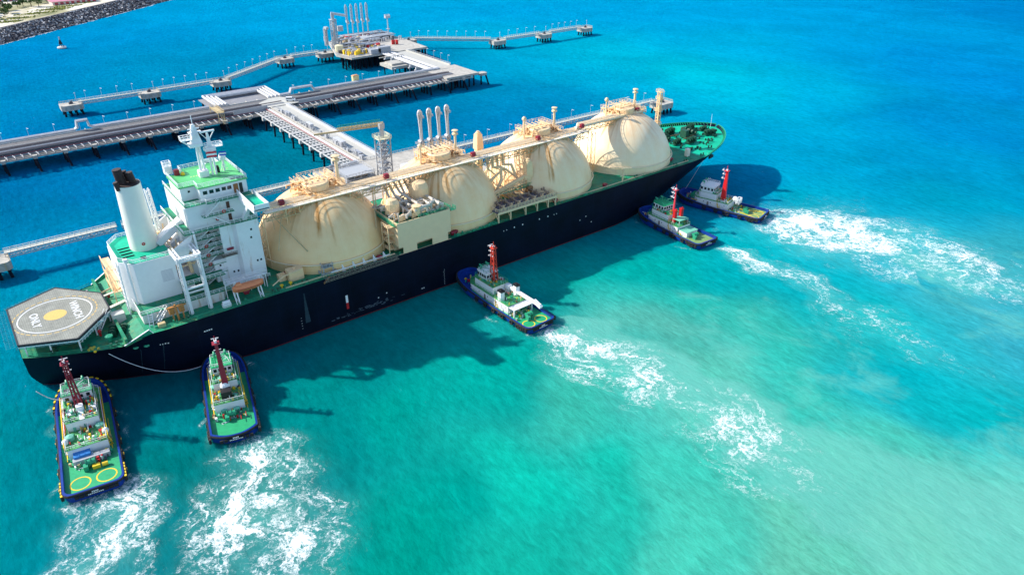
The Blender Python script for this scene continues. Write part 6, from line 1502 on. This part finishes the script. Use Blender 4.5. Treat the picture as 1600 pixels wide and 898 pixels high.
for i, l in enumerate(('slender lattice loading arm on the far platform, first from left', 'slender lattice loading arm on the far platform, second from left', 'slender lattice loading arm, middle of the far five', 'slender lattice loading arm on the far platform, fourth from left', 'slender lattice loading arm on the far platform, last at right')):
    o = FA if i == 0 else copytree(FA); o.location = (260.4+i*4.35, 548, 9.0); o['label'] = l
# far trestle
ft = thing('berth_trestle', 'far pale trestle with white pipes leading out to the far platform', 'trestle', (265, 445, 0))
g = MB(); g.box(263.5, 274, 424.1, 482.5, 7.7, 8.5); g.box(273.3, 274.2, 424.1, 482.5, 8.51, 9.3); g.build('road_slab', mat('pale_road_slab', (.46, .45, .41), .85), ft)
for x, r in ((254, .55), (255.6, .55), (257.4, .5), (260.5, .55), (262.2, .4)):
    g = MB(); g.pipe([(x, 421, 9.0), (x, 486, 9.0)], r, 8); g.build('white_pipe', pipew, ft)
g = MB()
for y in np.arange(426, 484, 8.4): g.box(252.8, 263.4, y-.5, y+.5, 6.8, 8.3); g.box(252, 275, y-.6, y+.6, 6, 6.8)
g.build('pipe_crosshead', pipew, ft)
g = MB(); g.box(241.5, 253.8, 446.5, 463.5, 5.8, 7.6); g.cbox((248, 455, 7.6), (9, 10, 1.2)); g.box(243, 262, 466, 467, 9.9, 10.3); g.build('side_platform', concrete, ft)
for y in np.arange(426, 484, 8.4):
    for x in (254.5, 261, 267, 273):
        g = MB(); g.tube((x, y, -3), (x, y, 6), .45, n=8); g.build('pile', pile, ft)
for x, y in ((243.5, 448), (252, 448), (243.5, 461), (252, 461)):
    g = MB(); g.tube((x, y, -3), (x, y, 5.8), .4, n=8); g.build('platform_pile', pile, ft)
g = MB(); g.rail([(274, 424, 9.3), (274, 482, 9.3)], .9, 3, .07, 2); g.build('railing', lgrey, ft)
# far loading platform
fp = thing('loading_platform', 'far crowded loading platform with valves and equipment under slender arms', 'platform', (258, 512, 0))
g = MB(); g.prism([(226, 499), (230, 482.8), (292, 482.8), (294, 530), (286, 554), (250, 554), (240, 541)], 7.7, 9.0); g.build('platform_slab', concrete, fp)
for x in np.arange(228, 292, 4.5):
    for y in (484.5, 488.5, 494, 502, 515, 548):
        if (x < 232 and y < 486) or x < 227+max(0, y-499)*.36: continue
        g = MB(); g.tube((x, y, -3), (x, y, 7.7), .62, n=8); g.build('pile', pile, fp)
g = MB(); g.rail([(240, 540.5, 9), (226.3, 499, 9), (230, 483, 9), (252, 483, 9)], 1.2, 2, .09, 2); g.build('railing', pipew, fp)
for nm, mt, k in (('grey_equipment', grey, 110), ('pipe_work', pipew, 90), ('red_valve', red, 40), ('yellow_equipment', yellow, 26), ('tan_equipment', tan, 40), ('dark_skid', piped, 70)):
    g = MB()
    for i in range(k):
        x = rnd.uniform(228, 290); y = rnd.uniform(490, 550)
        if 262 < x and y < 516: continue
        if x < 229+max(0, y-499)*.36: x = 240+rnd.random()*20
        if nm == 'red_valve': x = 250+rnd.random()*32; y = rnd.choice((506, 540, 542, 538))+rnd.uniform(-2, 2)
        if nm == 'yellow_equipment': x = rnd.uniform(230, 258); y = rnd.uniform(488, 506)
        if nm == 'pipe_work': L_ = rnd.uniform(4, 10); g.pipe([(x, y, 9), (x, y, 11.5), (min(x+L_, 291), y, 11.5), (min(x+L_, 291), y, 9)], rnd.uniform(.25, .5))
        else: g.cbox((x, y, 9), (rnd.uniform(.7, 2.6), rnd.uniform(.7, 2.4), rnd.uniform(.8, 3.4)))
    g.build(nm, mt, fp)
g = MB(); g.box(262, 291, 528, 536, 11.5, 11.8); g.box(252, 284, 541, 546, 12, 12.3)
for x in (253, 263, 273, 283): g.bar((x, 541.4, 9), (x, 541.4, 12), .4); g.bar((x, 528.5, 9), (x, 528.5, 11.5), .4)
g.rail([(252, 541, 12.3), (284, 541, 12.3)], 1.2, 2, .1, 2); g.build('upper_walkway', lgrey, fp)
g = MB(); g.box(246, 254, 484, 489, 9.01, 12.2); g.box(252, 262, 484, 488, 9.01, 13); g.build('switch_room', grey, fp)
g = MB(); g.lathe((233, 508, 9), [(3, 0), (3, 4.2), (.1, 5)], 16); g.build('water_tank', mat('cream_tank', (.72, .64, .42), .6), fp)
gt2 = thing('gangway_tower', 'grey lattice gangway tower with short boom on the far platform', 'gangway', (236, 520, 9))
tower(236, 520, 9, 29, 3.2, 3.2, .35, lgrey, 'tower_frame', gt2); tower(230.5, 523, 11, 23, 1.6, 1.6, .4, lgrey, 'counter_frame', gt2)
g = MB(); g.box(233.8, 238.2, 518, 522, 28.9, 29.3); g.tube((236, 520, 29.3), (236, 520, 33), 1.2, n=10); g.box(230, 232, 520, 524, 22.6, 24.2); g.box(239.5, 243, 519, 522, 20.5, 24)
g.build('tower_head', lgrey, gt2)
g = MB(); g.bar((235, 520, 33.5), (245.5, 517, 31.2), 1.4, 1.5); g.bar((236, 520, 9), (236, 520, 28), 1.8, 1.2); g.build('boom', pipew, gt2)
mt2 = thing('light_mast', 'tall white floodlight mast standing on the far platform', 'mast', (287, 532, 9))
g = MB(); g.tube((287, 532, 9), (287, 532, 23.5), .5, .35, 8); g.lathe((287, 532, 15), [(.5, 0), (1.5, .2), (1.5, .5), (.5, .7)], 10); g.build('mast_pole', pipew, mt2)
g = MB(); g.cbox((287, 532, 23.5), (4, 2.2, 1.6)); g.rail([(285.2, 531, 25.1), (288.8, 531, 25.1), (288.8, 533, 25.1), (285.2, 533, 25.1)], .8, 1.4, .1, 2, True); g.build('floodlight_head', pipew, mt2)

# mooring dolphins
def dolphin(label, x, y, w=11.5, h=8.6, z=6.2, rz=0, grp='mooring dolphins round the berths'):
    t = thing('mooring_dolphin', label, 'dolphin', (x, y, 0), rz, grp, world=False)
    g = MB(); a, b = w/2, h/2
    g.prism([(-a+1.6, -b), (a-1.2, -b), (a, -b+1.2), (a, b), (-a, b), (-a, -b+1.8)], 3.2, z); g.build('concrete_cap', concrete, t)
    for px in np.linspace(-a+1.5, a-1.5, 4):
        for py in (-b+1.4, b-1.4): g = MB(); g.tube((px*1.12, py*1.25, -2), (px, py, 3.2), .55, n=8); g.build('pile', pile, t)
    g = MB(); g.rail([(-a+.3, b-.3, z), (a-.3, b-.3, z), (a-.3, -b+1.4, z)], 1.1, 1.8, .07, 2); g.bar((a-2.0, -b-.1, z-3), (a-2.0, -b-.1, z), .25); g.build('railing', tan, t)
    g = MB(); g.cbox((0, 0, z), (2.2, 1.4, .8)); g.tube((-.6, 0, z+.8), (.9, .2, z+1.5), .4, n=8); g.build('mooring_hook', piped, t)
    g = MB(); g.tube((a*.6, b*.5, z), (a*.6, b*.5, z+5.2), .1, n=6); g.cbox((a*.6, b*.5, z+5), (.7, .5, .3)); g.build('light_pole', pipew, t)
    return t
for l, x, y, rz in (('isolated mooring dolphin at the far left end of the catwalk line', 53.1, 485.5, 0), ('second mooring dolphin from the left in the catwalk line', 95.8, 485.8, 0), ('third mooring dolphin from the left, just beyond the white pipe loop', 139.4, 487, 0),
                    ('mooring dolphin at the top of the sloping catwalk left of the far platform', 197.6, 524, .1), ('mooring dolphin touching the left edge of the far platform', 228.5, 523.6, 0), ('mooring dolphin touching the right edge of the far platform', 301.5, 526.5, 0),
                    ('first mooring dolphin right of the far platform', 357.5, 482.5, 0), ('middle mooring dolphin of the right hand catwalk line', 403.2, 480, 0), ('last mooring dolphin at the right end of the catwalk line', 449, 480, 0),
                    ('near mooring dolphin standing beyond the bow of the gas carrier', 325.5, 279.8, 0), ('near mooring dolphin cut by the left edge, behind the stern', -7.0, 284.5, 0)):
    dolphin(l, x, y, rz=rz, w=11.5 if x != -7 else 12)
# catwalks
def catwalk(label, p, q, z=7.6, lamp=True, w=2.1, m=concrete):
    c = ((p[0]+q[0])/2, (p[1]+q[1])/2, z)
    t = thing('catwalk', label, 'walkway', c, 0, 'truss catwalks linking the dolphins')
    g = MB(); g.bar((*p, z-.1), (*q, z-.1), w, .4); g.build('walkway_deck', mat('catwalk_grey', (.55, .54, .48), .7, var=.1), t)
    g = MB(); g.truss((*p, z-.1), (*q, z-.1), w, 1.7, 2.2, .16); g.build('truss', lgrey, t)
    g = MB(); d = Vector((q[0]-p[0], q[1]-p[1], 0)).normalized(); n = Vector((-d.y, d.x, 0))*w/2
    for s_ in (1, -1): g.rail([(p[0]+n.x*s_, p[1]+n.y*s_, z), (q[0]+n.x*s_, q[1]+n.y*s_, z)], 1.1, 2, .06, 2)
    g.build('handrail', mat('pale_cream_rail', (.74, .72, .6), .5), t)
for l, p, q in (('catwalk between the first two dolphins at far left', (57, 483), (91, 483)), ('catwalk from second to third dolphin at left', (101, 483), (134, 484)), ('sloping catwalk rising toward the far platform', (143, 486), (193, 521)), ('short catwalk reaching the left of the far platform', (202, 523), (223, 523)),
                ('longest catwalk running right from the far platform', (306, 524), (352, 485)), ('catwalk between the two dolphins at upper right', (363, 481), (398, 480)), ('last catwalk at upper right', (409, 480), (443, 480)),
                ('catwalk seen behind the forward tank domes leading to the near dolphin', (178, 284), (320, 282)), ('catwalk behind the stern leading to the left edge dolphin', (-2, 286), (34, 286))):
    catwalk(l, p, q)
catwalk('hidden run of catwalk behind the aft tank dome', (36, 286), (114, 286))
# lamp posts: one built, then copied
lamp0 = thing('lamp_post', 'thin white lamp post on the far edge of the long jetty', 'lamp post', (0,0,0), 0, 'lamp posts along the far edge of the long jetty', world=False)
g = MB(); g.tube((0,0,0), (0,0,5.2), .07, .05, 6); g.build('pole', pipew, lamp0)
g = MB(); g.bar((0,0,5.2), (.6,-1.2,5.05), .26, .16); g.build('lamp_head', whitec, lamp0)
first = True
LS = [(x, 421.6, 7.9, None, None) for x in np.arange(-10, 262, 11.4) if not 111 < x < 156 and not 198 < x < 206]
cat = ('thin white lamp post on a catwalk between mooring dolphins', 'lamp posts on the catwalks')
for p, q, n in (((57, 484.2), (91, 484.2), 4), ((101, 484.2), (134, 485.2), 5), ((143, 487.4), (192, 522), 7), ((203, 524.2), (222, 524.2), 3), ((306, 525.5), (352, 486.5), 8), ((363, 482.2), (398, 481.2), 4), ((409, 481.2), (443, 481.2), 5), ((182, 283), (320, 283.2), 10)):
    for i in range(n): f = (i+.5)/n; LS.append((p[0]+(q[0]-p[0])*f, p[1]+(q[1]-p[1])*f, 7.7, *cat))
for i in range(6): LS.append((274.6, 428+i*9, 9.3, 'thin white lamp post on the right edge of the far trestle', 'lamp posts on the far trestle'))
for x, y, z, l, gr in LS:
    o = lamp0 if first else copytree(lamp0)
    o.location = (x, y, z); first = False
    if l: o['label'] = l; o['group'] = gr
# parked van at the junction
van = thing('parked_van', 'small white van with dark windows parked at the jetty junction', 'van', (152.3, 404.5, 8.76), R(-35), world=False)
g = MB(); g.prism([(-2.6, -1), (2.3, -1), (2.6, -.8), (2.6, .8), (2.3, 1), (-2.6, 1)], .35, 1.25); g.prism([(-2.6, -1), (1.6, -1), (1.6, 1), (-2.6, 1)], 1.25, 2.3, [(-2.5, -.88), (1.0, -.88), (1.0, .88), (-2.5, .88)]); g.build('body', whitec, van)
g = MB(); g.add([(1.66, -.85, 1.35), (1.66, .85, 1.35), (1.1, .8, 2.2), (1.1, -.8, 2.2)], [(0,1,2,3)])
for sd in (-1, 1): g.add([(-2.2, sd*1.0, 1.45), (1.2, sd*1.0, 1.45), (.9, sd*.92, 2.1), (-2.2, sd*.92, 2.1)], [(0,1,2,3)])
g.build('window', glass, van)
for x in (-1.7, 1.7):
    for y in (-.95, .95): g = MB(); g.tube((x, y-.12, .36), (x, y+.12, .36), .36, n=12); g.build('wheel', rubber, van)
# buoy
bu = thing('navigation_buoy', 'small pale navigation buoy with dark tower on open water at upper left', 'buoy', (81.2, 694, 0))
g = MB(); g.lathe((81.2, 694, -.3), [(2.4, 0), (3.2, .6), (3.2, 1.5), (1.0, 2.1)], 14); g.build('float', mat('buoy_pale', (.7, .66, .6), .6), bu)
g = MB()
for a in (0, 1.57, 3.14, 4.71): g.bar((81.2+1.6*cos(a), 694+1.6*sin(a), 1.5), (81.2+.3*cos(a), 694+.3*sin(a), 6.5), .4)
g.cbox((81.2, 694, 3), (1.4, 1.4, 2.4)); g.build('tower', black, bu)
g = MB(); g.tube((81.2, 694, 6.3), (81.2, 694, 8.8), .5, n=8); g.build('lantern', lgrey, bu)
# ------------------------------------------------------------------ shore
SH = [(-700, 20), (-250, 440), (43.8, 741.1), (98.8, 791), (167, 853), (224, 906), (420, 1085), (900, 1500), (2500, 2900)]
dirv = Vector((0.68, 0.733)); nrm = Vector((-0.733, 0.68))
land = MB(); vs = []
for x, y in SH: vs.append((x+nrm.x*24, y+nrm.y*24, 6.0))
vs += [(2500-7000*.733, 2900+7000*.68, 8), (-700-7000*.733, 20+7000*.68, 8)]
land.add(vs, [tuple(range(len(vs)))])
lm = bpy.data.materials.new('sandy_ground'); lm.use_nodes = True; n = lm.node_tree; bb = n.nodes['Principled BSDF']; bb.inputs['Roughness'].default_value = .95
ge = n.nodes.new('ShaderNodeNewGeometry'); mp = n.nodes.new('ShaderNodeMapping'); mp.inputs['Scale'].default_value = (1, 1.0, 1); mp.inputs['Rotation'].default_value = (0, 0, R(-47))
mp2 = n.nodes.new('ShaderNodeMapping'); mp2.inputs['Scale'].default_value = (.35, 1, 1); n.links.new(ge.outputs[0], mp.inputs[0]); n.links.new(mp.outputs[0], mp2.inputs[0])
nz = n.nodes.new('ShaderNodeTexNoise'); nz.inputs['Scale'].default_value = .035; nz.inputs['Detail'].default_value = 8; nz.inputs['Roughness'].default_value = .65; n.links.new(mp2.outputs[0], nz.inputs['Vector'])
cr = n.nodes.new('ShaderNodeValToRGB'); n.links.new(nz.outputs[0], cr.inputs[0])
e = cr.color_ramp.elements; e[0].position = .36; e[0].color = (.10, .12, .035, 1); e[1].position = .47; e[1].color = (.40, .36, .20, 1)
e2 = e.new(.53); e2.color = (.62, .56, .46, 1); e3 = e.new(.66); e3.color = (.74, .70, .62, 1)
n.links.new(cr.outputs[0], bb.inputs['Base Color'])
o = land.build('land', lm); o['kind'] = 'structure'; o['label'] = 'pale sandy reclaimed shore'
sw = MB(); a = []; b = []
for x, y in SH: a.append((x, y, -.6)); b.append((x+nrm.x*21, y+nrm.y*21, 6.6)); 
vs = a+b; k = len(SH); sw.add(vs, [(i, i+1, k+i+1, k+i) for i in range(k-1)])
rockm = mat('rock_armour', (.13, .125, .14), .9, var=.5, scale=.4)
for i in range(k-1):
    p, q = Vector((*SH[i], 0)), Vector((*SH[i+1], 0)); sw.bar(p+Vector((nrm.x*22, nrm.y*22, 7.0)), q+Vector((nrm.x*22, nrm.y*22, 7.0)), 2.2, 1.2)
swo = sw.build('sea_wall', rockm); tag(swo, 'long dark sea wall of piled rock with a flat crest along the shore', 'sea wall')
rk = MB([0]); rr = random.Random(3)
for mi in range(3):
    pass
for i in range(8000):
    s_ = rr.uniform(-60, 330); f = rr.random(); base = Vector((43.8, 741.1))+Vector((55+68+57, 49.9+62+53)).normalized()*s_
    # follow the polyline
    xq = base.x; j = 2
    for jj in range(len(SH)-1):
        if SH[jj][0] <= xq <= SH[jj+1][0]: j = jj
    yq = SH[j][1]+(xq-SH[j][0])/(SH[j+1][0]-SH[j][0])*(SH[j+1][1]-SH[j][1])
    x, y, z = xq+nrm.x*(-.5+21*f), yq+nrm.y*(-.5+21*f), -.5+7.2*f
    s = rr.uniform(.45, 1.15); rk.k = rr.choice((0, 0, 0, 1, 1, 2)); rk.M = Matrix.Translation((x, y, z)) @ Matrix.Rotation(rr.uniform(0, 3), 4, (rr.random(), rr.random(), rr.random()+.1))
    d = [rr.uniform(.7, 1.1)*s for _ in range(8)]
    rk.add([(-d[0],-d[0],-d[0]),(d[1],-d[1],-d[1]*.8),(d[2],d[2]*.8,-d[2]),(-d[3]*.8,d[3],-d[3]),(-d[4],-d[4]*.8,d[4]),(d[5],-d[5],d[5]),(d[6]*.8,d[6],d[6]),(-d[7],d[7],d[7]*.8)],
           [(0,3,2,1),(4,5,6,7),(0,1,5,4),(1,2,6,5),(2,3,7,6),(3,0,4,7)])
o = rk.build('rock_armour', [mat('dark_rock', (.035, .033, .045), .9, var=.3), mat('mid_rock', (.16, .155, .17), .9, var=.3), mat('pale_rock', (.50, .49, .50), .9, var=.2)]); o['kind'] = 'stuff'; o['label'] = 'piled rocks of the sea wall'
fm = MB()
for i in range(900):
    s_ = rr.uniform(-60, 330); base = Vector((43.8, 741.1))+Vector((180, 165)).normalized()*s_
    xq = base.x; j = 2
    for jj in range(len(SH)-1):
        if SH[jj][0] <= xq <= SH[jj+1][0]: j = jj
    yq = SH[j][1]+(xq-SH[j][0])/(SH[j+1][0]-SH[j][0])*(SH[j+1][1]-SH[j][1])
    if sin(s_*.05)+sin(s_*.13+1) < rr.uniform(-1.2, 1.2): continue
    x, y = xq-nrm.x*abs(rr.gauss(0, 1.6)), yq-nrm.y*abs(rr.gauss(0, 1.6)); L_ = rr.uniform(.5, 2.2)
    fm.cbox((x, y, -.05), (L_, rr.uniform(.3, .7), .12), R(43)+rr.uniform(-.3, .3), .1)
o = fm.build('shore_foam', mat('foam_white', (.78, .8, .8), .8)); o['kind'] = 'stuff'; o['label'] = 'white foam where the sea meets the rocks'
# warehouse and sheds
wa = thing('warehouse', 'long low warehouse with faded pink red roof on the sandy shore', 'warehouse', (127, 905, 6), R(4))
wa['_off'] = (127, 905, 6)
def shed(parent, cx, cy, z, L_, W_, h, rise, roofm, wallm):
    g = MB(); g.box(cx-L_/2, cx+L_/2, cy-W_/2, cy+W_/2, z, z+h); g.build('wall', wallm, parent)
    g = MB(); e_ = .8
    g.add([(cx-L_/2-e_, cy-W_/2-e_, z+h), (cx+L_/2+e_, cy-W_/2-e_, z+h), (cx+L_/2+e_, cy, z+h+rise), (cx-L_/2-e_, cy, z+h+rise), (cx+L_/2+e_, cy+W_/2+e_, z+h), (cx-L_/2-e_, cy+W_/2+e_, z+h)], [(0,1,2,3), (3,2,4,5), (0,3,5), (1,4,2)]); g.build('roof', roofm, parent)
    g = MB(); n = int(L_/5)
    for i in range(n): g.box(cx-L_/2+2+i*5, cx-L_/2+5+i*5, cy-W_/2-.06, cy-W_/2-.01, z+.2, z+h*.75)
    g.build('bay_door', mat('dull_red_door', (.45, .05, .07), .6), parent)
shed(wa, 127, 905, 6, 40, 20, 3.2, 1.4, mat('pink_roof', (.62, .24, .30), .6, var=.2, scale=.5), mat('shed_wall', (.6, .5, .48), .7))
s1 = thing('shed', 'grey roofed shed among trees in the top left corner', 'shed', (80, 960, 6)); shed(s1, 80, 960, 6, 30, 14, 4, 1.5, grey, lgrey)
s2 = thing('shed', 'pale cabin at the top edge near the end of the sea wall', 'shed', (186, 892, 6)); shed(s2, 189, 896, 6, 8, 5, 3, 1, mat('pale_roof', (.6, .58, .6), .6), mat('cabin_rust_wall', (.55, .3, .2), .7))
s3 = thing('shed', 'low grey blue shed at the left edge of the shore', 'shed', (50, 855, 6)); shed(s3, 42, 850, 6, 22, 12, 3.5, 1.2, mat('blue_grey_roof', (.32, .38, .48), .6), lgrey)
# trees: trunk with limbs and a crown of leaf clumps
def tree_mesh(seed, h, r):
    rr = random.Random(seed); tg = MB(); tg.tube((0,0,0), (0,0,h*.45), .35, .22, 7)
    cl = []
    for k in range(7):
        a = rr.uniform(0, 6.28); d = rr.uniform(.2, .75)*r; z = rr.uniform(.45, .9)*h; cl.append((d*cos(a), d*sin(a), z, rr.uniform(.3, .5)*r)); tg.tube((0,0,h*.35), (d*cos(a), d*sin(a), z), .14, .06, 5)
    lg = MB([0])
    for (x, y, z, q) in cl:
        for i in range(150):
            u = rr.gauss(0, 1), rr.gauss(0, 1), rr.gauss(0, 1); n_ = sqrt(sum(c*c for c in u)) or 1; k = q*rr.uniform(.55, 1.15)/n_
            px, py, pz = x+u[0]*k, y+u[1]*k, z+u[2]*k*.75; s = rr.uniform(.25, .55); lg.k = rr.choice((0, 0, 1, 2))
            a = Vector((rr.gauss(0, 1), rr.gauss(0, 1), rr.gauss(0, 1))).normalized()*s; b = Vector((rr.gauss(0, 1), rr.gauss(0, 1), rr.gauss(0, 1))).normalized()*s; c = Vector((px, py, pz))
            lg.add([c-a-b*.4, c+a-b*.4, c+a*.6+b, c-a*.6+b], [(0,1,2,3)])
    return tg, lg
leaf = [mat('leaf_dark', (.025, .075, .015), .7), mat('leaf_mid', (.06, .14, .025), .7), mat('leaf_light', (.12, .22, .04), .7)]
protos = []
for sd, h, r in ((1, 9, 5), (2, 7, 4.2), (3, 11, 6)):
    t = thing('tree', 'dark green leafy tree in the grove at the top left corner', 'tree', (0,0,6), 0, 'trees on the sandy shore', world=False)
    tg, lg = tree_mesh(sd, h, r); tg.build('trunk', mat('bark', (.12, .08, .05), .9), t); lg.build('crown', leaf, t); protos.append(t)
spots = []
from math import floor
rr = random.Random(12)
TP = [(52, 862), (57, 876), (48, 880), (62, 888), (70, 884), (56, 900), (66, 905), (76, 898), (50, 915), (62, 925), (84, 908), (90, 900), (98, 918), (106, 925), (112, 935), (75, 930), (120, 945), (132, 940), (140, 948), (150, 936), (155, 945), (88, 940), (165, 935), (60, 845), (48, 838), (66, 868), (94, 893), (172, 945), (145, 925), (160, 922), (102, 940), (126, 930), (170, 925)]
for i, (x, y) in enumerate(TP):
    o = protos[i] if i < 3 else copytree(protos[i % 3]); o.location = (x+rr.uniform(-2, 2), y+rr.uniform(-2, 2), 6.0); o.rotation_euler = (0, 0, rr.uniform(0, 6)); s = rr.uniform(.7, 1.15); o.scale = (s, s, s)
    o['label'] = ['dark green leafy tree in the grove behind the sand, medium height', 'small rounded dark green tree in the grove on the sandy shore', 'tall broad dark green tree in the grove on the sandy shore'][i % 3]
bs = MB([0]); rr = random.Random(8)
for i in range(2600):
    c_ = rr.choice(((70, 830), (88, 850), (105, 868), (120, 880), (140, 895), (75, 812), (150, 925), (60, 815), (118, 860))); x, y = c_[0]+rr.gauss(0, 9), c_[1]+rr.gauss(0, 2.5)+(0)
    if (x-SH[2][0])*nrm.x+(y-SH[2][1])*nrm.y < 30: continue
    s = rr.uniform(.3, .8); bs.k = rr.choice((0, 1, 1)); a = rr.uniform(0, 3)
    bs.add([(x-s*cos(a), y-s*sin(a), 6), (x+s*cos(a), y+s*sin(a), 6), (x+s*cos(a)*.6, y+s*sin(a)*.6, 6+s*1.2), (x-s*cos(a)*.7, y-s*sin(a)*.7, 6+s*1.1)], [(0,1,2,3)])
o = bs.build('scrub', [mat('scrub_green', (.12, .16, .04), .8), mat('scrub_yellow', (.40, .40, .10), .8)]); o['kind'] = 'stuff'; o['label'] = 'low dry scrub on the sand'
for o in bpy.data.objects:
    if '_off' in o: del o['_off']
